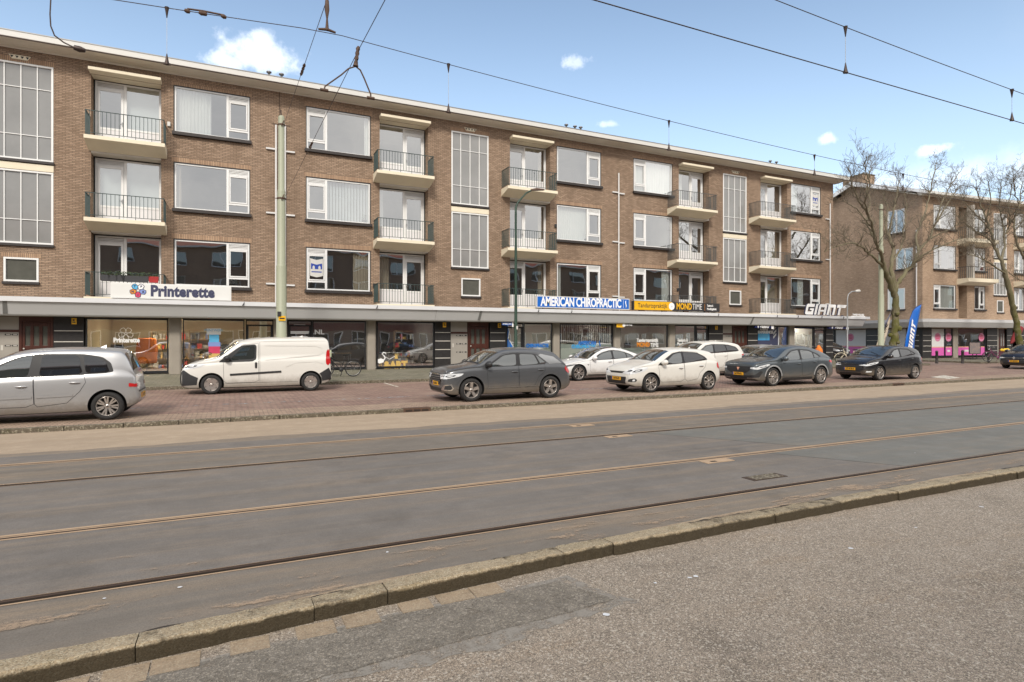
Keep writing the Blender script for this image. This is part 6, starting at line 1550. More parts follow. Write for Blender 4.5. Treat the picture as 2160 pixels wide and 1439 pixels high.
# dark red folded market parasol at the far end of the second block
px, py = 2137, 760; Y = 25.5; p = at(2135, 738, Y); t = thing('parasol', 'dark red folded parasol leaning past the end of the second canopy', 'parasol', (p.x, Y, .35)); plain('red_cloth', (.20, .018, .022), .8)
a = at(2134, 722, Y) - Vector((p.x, Y, .35)); b = at(2153, 692, Y) - Vector((p.x, Y, .35)); mb = MB(); d = b - a
mb.tube([a - d * .1, a, a + d * .3, a + d * .7, b, b + d * .1], [.03, .12, .20, .26, .20, .03], 9); mb.build('canopy', M('red_cloth'), t); mb = MB(); mb.tube([(0, 0, 0), a * .6, a], .03, 6); mb.lathe([(.3, 0), (.3, .06), (0, .09)], n=12); mb.build('pole', M('plastic_black'), t)

# ------------------------------------------------------------------ bare street trees
def barkmat(name, c, moss):
    m, t, b = newmat(name); tc = t.new('ShaderNodeTexCoord'); v = tc.outputs['Object']; s = t.new('ShaderNodeSeparateXYZ'); t.l.new(v, s.inputs[0])
    n = t.noise(t.vmath('MULTIPLY', v, (1, 1, .3)), 9, 6, .7); k = t.noise(v, 2.2, 5, .7)
    cc = t.mix(n, tuple(x * .45 for x in c), tuple(x * 1.5 for x in c))
    f = t.math('MULTIPLY', t.smooth(k, .36, .56), t.smooth(s.outputs[2], 9.0, 1.0))
    t.put(b.inputs['Base Color'], t.mix(f, cc, moss)); b.inputs['Roughness'].default_value = .95; b.inputs['Specular IOR Level'].default_value = .15
    bp = t.new('ShaderNodeBump'); bp.inputs['Strength'].default_value = .8; bp.inputs['Distance'].default_value = .03; t.l.new(n, bp.inputs['Height']); t.l.new(bp.outputs[0], b.inputs['Normal']); return m
barkmat('bark', (.185, .160, .110), (.105, .105, .030)); barkmat('twig', (.165, .138, .102), (.14, .125, .06))
def tree(label, base, limbs, seed, burls=(), twig_n=1.0, reach=.88):
    """limbs: (points, start radius, end radius) as local positions; finer branches grow from them upward and outward"""
    rr = random.Random(seed); t = thing('bare_tree', label, 'tree', base, group='leafless street trees'); tr = MB(); tw = MB()
    def smooth_path(pts, n=5):
        pts = [Vector(p) for p in pts]; out = []
        for i in range(len(pts) - 1):
            p0, p1, p2, p3 = pts[max(i - 1, 0)], pts[i], pts[i + 1], pts[min(i + 2, len(pts) - 1)]
            for k in range(n):
                u = k / n; out.append(.5 * ((2 * p1) + (p2 - p0) * u + (2 * p0 - 5 * p1 + 4 * p2 - p3) * u * u + (3 * p1 - p0 - 3 * p2 + p3) * u ** 3))
        out.append(pts[-1]); return out
    def grow(p, d, length, r, depth):
        n = max(3, int(length / .28)); pts = [p]; rs = [r]; d = d.normalized()
        for k in range(n):
            d = (d + Vector((rr.gauss(0, .22), rr.gauss(0, .22), rr.gauss(0, .16) + .075))).normalized()
            p = p + d * length / n; pts.append(p); rs.append(max(.0055, r * (1 - .78 * (k + 1) / n)))
        tw.tube(pts, rs, 5 if r > .025 else 4 if r > .012 else 3, 0, cap=False)
        if depth > 0:
            nb = rr.randint(2, 4) if depth > 1 else rr.randint(2, 4)
            for _ in range(nb):
                k = rr.randint(max(1, n // 4), n); a = pts[k]; dd = (pts[k] - pts[k - 1]).normalized(); side = dd.orthogonal(); side.rotate(Matrix.Rotation(rr.uniform(0, 6.28), 3, dd))
                nd = (dd + side * rr.uniform(.45, .95) + Vector((0, 0, .18))).normalized()
                grow(a, nd, length * rr.uniform(.5, .8), rs[k] * .72, depth - 1)
    for pts, r0, r1 in limbs:
        r0, r1 = r0 * (.66 if r0 > .3 else .8), r1 * (.72 if r0 > .3 else .9)
        sp = smooth_path(pts); n = len(sp); rs = [r0 + (r1 - r0) * (i / (n - 1)) ** .8 for i in range(n)]
        sp = [p + Vector((rr.gauss(0, .02), rr.gauss(0, .03), 0)) * min(1, i) for i, p in enumerate(sp)]
        rs = [r_ * rr.uniform(.93, 1.08) for r_ in rs]
        (tr if r0 > .05 else tw).tube(sp, rs, 10 if r0 > .12 else 7, 0)
        if r1 < .12:
            L_ = sum((b - a).length for a, b in zip(sp, sp[1:]))
            for _ in range(int(L_ * 3.0 * twig_n)):
                k = rr.randint(int(n * .28), n - 1); dd = (sp[k] - sp[k - 1]).normalized(); side = dd.orthogonal(); side.rotate(Matrix.Rotation(rr.uniform(0, 6.28), 3, dd))
                grow(sp[k], dd * .7 + side * rr.uniform(.5, 1.0) + Vector((0, 0, .35)), rr.uniform(.55, 1.25) * reach, min(rs[k] * .6, .035), 3 if rr.random() < .7 else 2)
            for _ in range(2): grow(sp[-1], (sp[-1] - sp[-2]) + Vector((rr.gauss(0, .3), rr.gauss(0, .3), .3)), rr.uniform(.5, .9) * reach, r1 * .9, 3)
    for (p, r_) in burls:
        p = Vector(p); b = MB(); n = 9
        r_ *= .72; tr.lathe([(0, -r_ * .9)] + [(r_ * math.sin(math.pi * k / 6) * rr.uniform(.85, 1.1), -r_ * math.cos(math.pi * k / 6)) for k in range(1, 6)] + [(0, r_ * .9)], p, n=10)
    tr.build('trunk', M('bark'), t); tw.build('crown', M('twig'), t); return t
def tree_pts(base_px, Y, plist):
    b = at(base_px, 714, Y); out = []
    for (px, py, dy) in plist:
        p = at(px, py, Y + dy); out.append((p.x - b.x, dy, p.z - zpav(Y)))
    return out
Yt = 24.3; T = lambda *pl: tree_pts(1884, Yt, pl); b = at(1884, 714, Yt)
limbs = [(T((1882, 790, 0), (1884, 740, 0), (1887, 700, 0), (1889, 660, 0), (1887, 620, 0), (1881, 585, 0)), .40, .24),
         (T((1886, 625, 0), (1876, 592, -.2), (1866, 570, -.4), (1862, 556, -.5)), .22, .17),
         (T((1862, 560, -.5), (1845, 545, -.8), (1832, 535, -1.0), (1815, 520, -1.3), (1797, 513, -1.4), (1765, 520, -1.5), (1738, 531, -1.5)), .11, .02),
         (T((1863, 560, -.5), (1858, 535, -.9), (1848, 515, -1.2), (1842, 485, -1.5), (1832, 455, -1.8), (1818, 435, -2.0), (1803, 405, -2.2), (1795, 375, -2.3)), .15, .035),
         (T((1842, 485, -1.5), (1822, 460, -1.4), (1806, 440, -1.2), (1780, 425, -1.1)), .07, .02), (T((1846, 505, -1.3), (1828, 468, -.6), (1836, 430, -.3), (1828, 390, 0), (1838, 350, .3)), .08, .025),
         (T((1833, 458, -1.8), (1826, 420, -2.4), (1834, 385, -2.8), (1822, 350, -3.0)), .07, .025),
         (T((1882, 590, 0), (1880, 560, .2), (1884, 530, .4), (1878, 508, .5), (1876, 485, .7), (1885, 450, .9), (1890, 420, 1.0), (1896, 385, 1.0)), .18, .035),
         (T((1878, 508, .5), (1868, 475, .9), (1872, 440, 1.3), (1862, 410, 1.5)), .08, .025), (T((1880, 555, .2), (1902, 518, .6), (1906, 480, 1.0), (1912, 440, 1.2), (1906, 405, 1.4)), .09, .03),
         (T((1888, 615, 0), (1895, 595, .1), (1910, 575, .2), (1926, 558, .3), (1938, 530, .5), (1958, 505, .7), (1975, 470, .8), (1992, 440, 1.0), (2015, 405, 1.2)), .20, .035),
         (T((1926, 558, .3), (1945, 540, -.1), (1972, 525, -.4), (2000, 513, -.8), (2030, 502, -1.0)), .10, .025), (T((1938, 530, .5), (1932, 500, .9), (1945, 465, 1.2), (1957, 430, 1.5), (1965, 390, 1.6), (1975, 345, 1.8)), .11, .03),
         (T((1958, 505, .7), (1990, 490, .2), (2015, 478, 0), (2040, 450, -.2)), .07, .02), (T((1975, 470, .8), (1985, 430, 1.2), (2003, 395, 1.4), (2022, 365, 1.5)), .07, .025)]
tree('mossy bare street tree with low fork rising behind the black hatchback', (b.x, Yt, zpav(Yt)), limbs, 4, burls=[(T((1896, 693, -.2))[0], .28), (T((1893, 662, -.2))[0], .22), (T((1894, 722, -.2))[0], .2), (T((1878, 707, -.1))[0], .2)])
Yt = 24.6; T = lambda *pl: tree_pts(2148, Yt, pl); b = at(2148, 714, Yt)
limbs = [(T((2160, 780, 0), (2152, 735, 0), (2147, 700, 0), (2142, 668, 0), (2134, 635, 0), (2126, 600, 0), (2118, 570, 0)), .36, .22),
         (T((2118, 570, 0), (2110, 545, .1), (2098, 518, .3), (2090, 490, .4), (2080, 460, .6), (2068, 430, .8), (2060, 395, .9)), .18, .035), (T((2122, 578, 0), (2095, 560, -.4), (2070, 545, -.7), (2040, 536, -1)), .09, .02),
         (T((2098, 518, .3), (2080, 500, -.3), (2060, 490, -.6), (2035, 470, -.9), (2012, 450, -1)), .09, .02), (T((2112, 550, .1), (2118, 520, .5), (2116, 480, .9), (2108, 440, 1.2), (2112, 395, 1.4)), .13, .03),
         (T((2090, 490, .4), (2072, 465, .9), (2050, 445, 1.3), (2030, 420, 1.5)), .08, .025), (T((2117, 500, .7), (2130, 470, .6), (2128, 430, .4), (2135, 390, .2)), .08, .03), (T((2080, 460, .6), (2090, 425, .2), (2085, 385, 0)), .07, .025)]
tree('leaning bare tree standing past the end of the second canopy', (b.x, Yt, zpav(Yt)), limbs, 9, twig_n=1.2)
Yt = 24.6; T = lambda *pl: tree_pts(2215, Yt, pl); b = at(2215, 714, Yt)
limbs = [(T((2215, 770, 0), (2205, 700, 0), (2195, 640, 0), (2182, 590, 0), (2170, 555, 0)), .34, .2), (T((2170, 555, 0), (2155, 535, 0), (2142, 500, 0), (2140, 465, .2), (2150, 430, .3), (2156, 385, .4)), .14, .03), (T((2170, 555, 0), (2175, 500, .4), (2168, 450, .6), (2175, 390, .8)), .13, .03), (T((2150, 430, .3), (2140, 400, 0), (2138, 370, -.2)), .06, .025), (T((2185, 600, 0), (2150, 590, .4), (2128, 575, .7)), .06, .02)]
tree('thin bare tree half out of view behind the leaning tree', (b.x, Yt, zpav(Yt)), limbs, 15, twig_n=1.2)
# ------------------------------------------------------------------ cars
def interp(pts, x):
    """monotone smooth interpolation through control points"""
    if x <= pts[0][0]: return pts[0][1]
    if x >= pts[-1][0]: return pts[-1][1]
    for i in range(len(pts) - 1):
        if pts[i][0] <= x <= pts[i + 1][0]: break
    def slope(k):
        if k <= 0: return (pts[1][1] - pts[0][1]) / (pts[1][0] - pts[0][0])
        if k >= len(pts) - 1: return (pts[-1][1] - pts[-2][1]) / (pts[-1][0] - pts[-2][0])
        a = (pts[k][1] - pts[k - 1][1]) / (pts[k][0] - pts[k - 1][0]); b = (pts[k + 1][1] - pts[k][1]) / (pts[k + 1][0] - pts[k][0])
        return 0 if a * b <= 0 else 2 * a * b / (a + b)
    (x0, y0), (x1, y1) = pts[i], pts[i + 1]; h = x1 - x0; t = (x - x0) / h; m0, m1 = slope(i), slope(i + 1)
    return (2 * t ** 3 - 3 * t * t + 1) * y0 + (t ** 3 - 2 * t * t + t) * h * m0 + (-2 * t ** 3 + 3 * t * t) * y1 + (t ** 3 - t * t) * h * m1
def chaikin(poly, n=2, r=.22):
    for _ in range(n):
        out = []
        for i in range(len(poly)):
            a, b = poly[i], poly[(i + 1) % len(poly)]
            out += [(a[0] + (b[0] - a[0]) * r, a[1] + (b[1] - a[1]) * r), (a[0] + (b[0] - a[0]) * (1 - r), a[1] + (b[1] - a[1]) * (1 - r))]
        poly = out
    return poly
def span_at(poly, u):
    """lowest and highest v of an outline at u"""
    vs = []
    for i in range(len(poly)):
        a, b = poly[i], poly[(i + 1) % len(poly)]
        if min(a[0], b[0]) - 1e-9 <= u <= max(a[0], b[0]) + 1e-9:
            if abs(a[0] - b[0]) < 1e-9: vs += [a[1], b[1]]
            else: vs.append(a[1] + (b[1] - a[1]) * (u - a[0]) / (b[0] - a[0]))
    return (min(vs), max(vs)) if vs else None

CAR_SCALE = .957
class Car:
    def __init__(s, name, label, S, paint_m, group=None):
        s.S = S; s.t = thing(name, label, S.get('cat', 'car'), (0, 0, 0), group=group); s.t.scale = (CAR_SCALE,) * 3; s.paint = paint_m
        L, Wd = S['L'], S['W'] / 2; s.L = L; s.Wd = Wd; R_ = S['R']; s.ax = (S['fo'], S['fo'] + S['WB'])
        top, belt, bot = S['top'], S['belt'], S.get('bot', [(0, .36), (.06, .26), (.3, .20), (L * .5, .19), (L - .35, .22), (L - .06, .32), (L, .40)])
        plan = S.get('plan', [(0, .70), (.04, .80), (.12, .885), (.3, .95), (.7, .99), (1.2, 1.0), (L - 1.1, 1.0), (L - .5, .97), (L - .2, .92), (L - .06, .86), (L, .78)])
        tum = S.get('tum', .30)
        xs = sorted(set([round(p[0], 3) for p in top + belt + bot + plan] + [round(L * k / 76, 3) for k in range(77)])); xs = [x for i, x in enumerate(xs) if i == 0 or x - xs[i - 1] > .004]
        def section(x):
            T = interp(top, x); B = interp(bot, x); w = Wd * interp(plan, x); Sh = min(interp(belt, x), T - .06); Sh = max(Sh, B + .1)
            g = max(0, T - Sh); d = Sh - B
            rw = w * .965 - tum * max(0, g - .06); rr_ = min(.055, g * .45)
            crown = .035 * min(1, g / .3) + .03
            P = [(0, B), (w * .80, B), (w * .94, B + .025), (w * .985, B + .10 * d + .02), (w * .998, B + .32 * d), (w, B + .55 * d), (w * 1.0, B + .74 * d), (w * .984, B + .87 * d), (w * .972, Sh - .022), (w * .955, Sh)]
            a, b = (w * .955, Sh), (rw, T - rr_)
            for u in (.25, .5, .75, 1.0): P.append((a[0] + (b[0] - a[0]) * u + .008 * math.sin(math.pi * u) * min(1, g / .3), a[1] + (b[1] - a[1]) * u))
            P += [(rw - .018, T - rr_ * .45), (rw - .055, T - rr_ * .12), (rw * .80, T + crown * .35), (rw * .45, T + crown * .8), (0, T + crown)]
            return P
        vs = []; n = None; rows = []
        for x in xs:
            P = section(x); full = [(y, z) for y, z in P] + [(-y, z) for y, z in P[-2:0:-1]]; n = len(full); rows.append(range(len(vs), len(vs) + n)); vs += [(x, y, z) for y, z in full]
        fs = []
        for i in range(len(xs) - 1):
            a, b = rows[i], rows[i + 1]
            for k in range(n): q = (k + 1) % n; fs.append((a[k], a[q], b[q], b[k]))
        fs.append(tuple(rows[0])); fs.append(tuple(reversed(rows[-1])))
        bm = bmesh.new(); bv = [bm.verts.new(v) for v in vs]
        for f in fs: bm.faces.new([bv[i] for i in f])
        bmesh.ops.recalc_face_normals(bm, faces=bm.faces)
        s.bvh = BVHTree.FromBMesh(bm)
        me = bpy.data.meshes.new('body'); bm.to_mesh(me); bm.free()
        me.materials.append(MATS[paint_m]); me.materials.append(MATS['plastic_black'])
        body = bpy.data.objects.new('body', me); col.objects.link(body)
        # wheel arches cut out of the solid body
        cut = MB(); Ra = R_ + S.get('arch', .055)
        for x in s.ax:
            for sg in (-1, 1): cut.lathe([(0, sg * (Wd - .34)), (Ra, sg * (Wd - .34)), (Ra, sg * (Wd + .12)), (0, sg * (Wd + .12))], (x, 0, R_ + .012), axis='y', n=36)
        co = cut.build('cutter', M('plastic_black')); mod = body.modifiers.new('arch', 'BOOLEAN'); mod.operation = 'DIFFERENCE'; mod.object = co; mod.solver = 'EXACT'
        dg = bpy.context.evaluated_depsgraph_get(); m2 = bpy.data.meshes.new_from_object(body.evaluated_get(dg)); body.modifiers.clear(); body.data = m2; bpy.data.objects.remove(co)
        m2.materials.clear(); m2.materials.append(MATS[paint_m]); m2.materials.append(MATS['plastic_black'])
        for p in m2.polygons:
            c = p.center; dark = False
            for x in s.ax:
                rr_ = math.hypot(c.x - x, c.z - R_ - .012)
                if rr_ < Ra + .004 and (abs(p.normal.y) > .9 and abs(abs(c.y) - (Wd - .34)) < .02 or abs(rr_ - Ra) < .03 and abs(p.normal.y) < .15 and abs(c.y) > Wd - .36): dark = True
            if c.z < .30 and p.normal.z < -.7: dark = True
            p.material_index = 1 if dark else 0
        m2.set_sharp_from_angle(angle=R(38)); m2.polygons.foreach_set('use_smooth', [True] * len(m2.polygons))
        body.parent = s.t; s.body = body
    def ray(s, u, v, ax):
        o, d = {'side': ((u, -4, v), (0, 1, 0)), 'far': ((u, 4, v), (0, -1, 0)), 'front': ((-4, u, v), (1, 0, 0)), 'rear': ((s.L + 4, u, v), (-1, 0, 0)), 'top': ((u, v, 4), (0, 0, -1)),
                'fq': ((u - 3.0, -3.0 * 1.0, v), (.7071, .7071, 0)), 'rq': ((s.L + 3, -3.0 + 0 * u, v), (-.7071, .7071, 0))}[ax]
        if ax == 'fq':      # u measured along the line across the front corner
            base = Vector((.0, -s.Wd, 0)); e = Vector((.7071, -.7071, 0)); o = base + e * u + Vector((-2, -2, 0)) + Vector((0, 0, v))
        if ax == 'rq':
            base = Vector((s.L, -s.Wd, 0)); e = Vector((.7071, .7071, 0)); o = base + e * u + Vector((2, -2, 0)) + Vector((0, 0, v))
        h = s.bvh.ray_cast(Vector(o), Vector(d))
        return (h[0], Vector(d), h[1]) if h[0] is not None else None
    def patch(s, mb, poly, ax, off=.005, m=0, rnd=0, both=True, step=.045, rows=None, nmin=.12):
        """lay an outline on the body surface, a few millimetres proud; both=True also mirrors it to the other side"""
        if rnd: poly = chaikin(poly, 2, rnd)
        us = sorted({p[0] for p in poly}); u0, u1 = us[0], us[-1]; n = max(2, int((u1 - u0) / step)); us = sorted(set(us) | {u0 + (u1 - u0) * k / n for k in range(n + 1)}); us = [u for i, u in enumerate(us) if i == 0 or u - us[i - 1] > 1e-4]
        vmax = max(p[1] for p in poly) - min(p[1] for p in poly); nr = rows or max(2, int(vmax / .05))
        grid = []
        for u in us:
            sp = span_at(poly, min(max(u, u0 + 1e-5), u1 - 1e-5))
            if sp is None: grid.append(None); continue
            rowp = []
            for k in range(nr + 1):
                h = s.ray(u, sp[0] + (sp[1] - sp[0]) * k / nr, ax)
                rowp.append(None if h is None or h[2].dot(h[1]) > -nmin else h[0] + (h[2] * .5 - h[1] * .5).normalized() * off)
            grid.append(rowp)
        for sg in ((1, -1) if both and ax in ('side', 'fq', 'rq') else (1,)):
            vs = []; idx = {}; fs = []
            for i, r_ in enumerate(grid):
                if r_ is None: continue
                for k, p in enumerate(r_):
                    if p is not None: idx[(i, k)] = len(vs); vs.append((p.x, p.y * sg, p.z))
            for i in range(len(grid) - 1):
                for k in range(nr):
                    q = [(i, k), (i + 1, k), (i + 1, k + 1), (i, k + 1)]
                    if all(a in idx for a in q): fs.append([idx[a] for a in (q if sg > 0 else q[::-1])])
            mb.add(vs, fs, m, True)
        return mb
    def part(s, name, polys, ax, mat, off=.005, rnd=0, parent=None, both=False, **kw):
        mb = MB()
        for p in polys: s.patch(mb, p, ax, off, 0, rnd, both, **kw)
        return mb.build(name, M(mat), parent or s.t)
    def strip(s, mb, pts, w_, ax, off=.006, m=0, both=True):
        """a narrow band following a polyline on the body (seams, mouldings)"""
        n = 0; P = []
        for a, b in zip(pts, pts[1:]):
            k_ = max(2, int(math.hypot(b[0] - a[0], b[1] - a[1]) / .05))
            for k in range(k_): P.append((a[0] + (b[0] - a[0]) * k / k_, a[1] + (b[1] - a[1]) * k / k_))
        P.append(pts[-1])
        for sg in ((1, -1) if both else (1,)):
            vs = []; ok = []
            for i, p in enumerate(P):
                a, b = P[max(i - 1, 0)], P[min(i + 1, len(P) - 1)]; dx, dy = b[0] - a[0], b[1] - a[1]; l = math.hypot(dx, dy) or 1; nx, ny = -dy / l * w_ / 2, dx / l * w_ / 2
                hs = [s.ray(p[0] + q * nx, p[1] + q * ny, ax) for q in (1, -1)]
                good = all(h is not None for h in hs); ok.append(good)
                for h in hs: vs.append(tuple((h[0] - h[1] * off)[j] * (sg if j == 1 else 1) for j in range(3)) if good else (0, 0, 0))
            fs = [(2 * i, 2 * i + 1, 2 * i + 3, 2 * i + 2) for i in range(len(P) - 1) if ok[i] and ok[i + 1]]
            mb.add(vs, [f if sg > 0 else f[::-1] for f in fs], m, True)
        return mb
    def wheels(s, style='five', rim_m='alloy', rr_=.70):
        R_, Wd = s.S['R'], s.Wd; wt = .205; rim = R_ * rr_; protot = None
        for x in s.ax:
            for sg in (-1, 1):
                if protot is None:
                    mb = MB(); prof = [(rim * .96, .10), (rim, .0), (rim + .012, -.012), (R_ - .035, -.016), (R_ - .008, .012), (R_, .04), (R_, wt - .04), (R_ - .01, wt - .01), (rim, wt), (rim * .9, wt - .02)]
                    mb.lathe(prof, axis='y', n=40); tyre = mb.build('wheel', M('rubber'), s.t)
                    mb = MB(); mb.lathe([(rim * .985, .10), (rim * .99, .012), (rim * .965, -.001), (rim * .93, .006), (rim * .90, .045), (rim * .88, .12)], axis='y', n=40, m=0)
                    mb.lathe([(0, .115), (rim * .9, .115)], axis='y', n=30, m=1); mb.lathe([(rim * .62, .075), (rim * .62, .11)], axis='y', n=24, m=2); mb.lathe([(rim * .25, .075), (rim * .62, .075)], axis='y', n=24, m=2)
                    spokes = {'five': [(k * 72, .30, .19) for k in range(5)], 'five_y': [(k * 72 + d, .14, .09) for k in range(5) for d in (-13, 13)], 'seven': [(k * 360 / 7 + d, .12, .085) for k in range(7) for d in (-9, 9)],
                              'ten': [(k * 36, .13, .10) for k in range(10)], 'cap': [(k * 60, .46, .40) for k in range(6)], 'multi': [(k * 72 + d, .13, .07) for k in range(5) for d in (-20, 0, 20)]}[style]
                    for (deg, w0, w1) in spokes:
                        a = R(deg + 90); c, sn = math.cos(a), math.sin(a)
                        def Q(r_, t_, y): return (r_ * c - t_ * sn, y, r_ * sn + t_ * c)
                        r0, r1, y0, y1 = rim * .12, rim * .94, .020, .006; h0, h1 = rim * w0 / 2, rim * w1 * 1.35
                        h1 = rim * w1 if style in ('five', 'cap') else rim * w1
                        v = [Q(r0, -h0, y0), Q(r0, h0, y0), Q(r1, h1, y1), Q(r1, -h1, y1), Q(r0, -h0 * 1.2, y0 + .05), Q(r0, h0 * 1.2, y0 + .05), Q(r1, h1 * 1.15, y1 + .05), Q(r1, -h1 * 1.15, y1 + .05)]
                        mb.add(v, [(0, 1, 2, 3), (0, 3, 7, 4), (1, 5, 6, 2), (2, 6, 7, 3)], 0)
                    mb.lathe([(0, .004), (rim * .14, .006), (rim * .20, .018), (rim * .22, .06)], axis='y', n=20, m=0); mb.lathe([(0, .001), (rim * .09, .002)], axis='y', n=14, m=1 if style != 'cap' else 0)
                    for k in range(5):
                        a = R(k * 72 + 36); mb.lathe([(0, .010), (.012, .012), (.012, .02)], (rim * .30 * math.cos(a), 0, rim * .30 * math.sin(a)), axis='y', n=6, m=1)
                    rimo = mb.build('rim', M(rim_m, 'plastic_black', 'brake'), tyre); protot = tyre
                    wobj = tyre
                else:
                    wobj = protot.copy(); col.objects.link(wobj); wobj.parent = s.t
                    c = rimo.copy(); col.objects.link(c); c.parent = wobj
                y = sg * (Wd - .012); wobj.location = (x, y, R_); wobj.rotation_euler = (0, 0, 0 if sg < 0 else math.pi); wobj.rotation_euler.rotate_axis('Y', random.uniform(0, 1.2))
    def mirror(s, x, z, m=None, sc=1.22):
        for sg in (-1, 1):
            h = s.ray(x, z, 'side'); y0 = abs(h[0].y) if h else s.Wd; mb = MB()
            prof = [(-.10, .0), (-.085, .05), (-.04, .085), (.02, .095), (.075, .085), (.10, .05)]
            c = Vector((x - .02, sg * (y0 + .125), z + .055)); rings = []
            for k in range(7):
                u = -1 + 2 * k / 6; f = math.sqrt(max(.0, 1 - u * u * .93)); rings.append([c + Vector(((math.cos(a) * .082 * (1.25 if math.cos(a) < 0 else .75)) * f * sc, sg * u * .115 * sc, math.sin(a) * .082 * f * sc + .008 * u)) for a in [2 * math.pi * j / 12 for j in range(12)]])
            vs = [p for r_ in rings for p in r_]; fs = [(i * 12 + j, i * 12 + (j + 1) % 12, (i + 1) * 12 + (j + 1) % 12, (i + 1) * 12 + j) for i in range(6) for j in range(12)] + [tuple(range(12)), tuple(range(83, 71, -1))]
            mb.add(vs, fs, 0, True)
            mb.tube([(x - .01, sg * (y0 - .02), z), (x - .01, sg * (y0 + .05), z + .01), (x - .015, sg * (y0 + .08), z + .03)], [.03, .028, .03], 6, 1)
            mb.build('wing_mirror', M(m or s.paint, 'plastic_black'), s.t)
    def handle(s, x, z, parent, m=None, oval=False):
        for sg in (-1, 1):
            h = s.ray(x, z, 'side'); y = abs(h[0].y); mb = MB(); n = 8
            mb.tube([(x - .10 + .20 * k / n, sg * (y + .012 + .014 * math.sin(math.pi * k / n)), z + .004 * math.sin(math.pi * k / n)) for k in range(n + 1)], [.010 + .010 * math.sin(math.pi * k / n) ** .5 for k in range(n + 1)], 6, 0)
            mb.build('handle', M(m or s.paint), parent[0 if sg < 0 else 1])
    def doors(s, outlines, handles, handle_m=None):
        """each door leaf lies a hair proud over its dark shut line"""
        for k, (poly, hd) in enumerate(zip(outlines, handles)):
            pair = []
            for sg in (1, -1):
                mb = MB(); cx = sum(p[0] for p in poly) / len(poly); cz = sum(p[1] for p in poly) / len(poly)
                seam = MB(); s.strip(seam, poly + [poly[0]], .0085, 'side', .0035, 0, both=False)
                pm = MB(); pm.add([(x, y * sg, z) for x, y, z in seam.v], seam.f if sg > 0 else [f[::-1] for f in seam.f], 0, True)
                pair.append(pm.build('door', M('ink'), s.t))
            if hd: s.handle(hd[0], hd[1], pair, handle_m)
    def plate(s, text, x_side='front', z=.42, y=0.0, tilt=0.0):
        h = s.ray(y, z, x_side); px = h[0].x; sg = -1 if x_side == 'front' else 1
        mb = MB(); mb.box(px + sg * .022, px + sg * .002, y - .26, y + .26, z - .055, z + .055, 0); mb.box(px + sg * .0245, px + sg * .0225, *( (y + .215, y + .258) if x_side == 'front' else (y - .258, y - .215)), z - .05, z + .05, 1)
        right = (0, -1, 0) if x_side == 'front' else (0, 1, 0)
        text_on(mb, text, .092, (px + sg * .0245, y + (-.02 if x_side == 'front' else .02), z), right, (0, 0, 1), 2, bold=.004, sx=1.0); mb.build('licence_plate', M('plate_yellow', 'plate_blue', 'ink'), s.t)
    def place(s, px_front, px_rear, Y, z=Z_PARK):
        """stand the car so that its near wheels meet the measured columns"""
        x0, x1 = wx(px_front, Y), wx(px_rear, Y) if px_rear else None
        mid = (x0 + x1) / 2 if x1 else x0 + s.S['WB'] / 2
        s.t.location = (mid - (s.S['fo'] + s.S['WB'] / 2) * CAR_SCALE, Y + s.Wd * CAR_SCALE, z + .004); return s

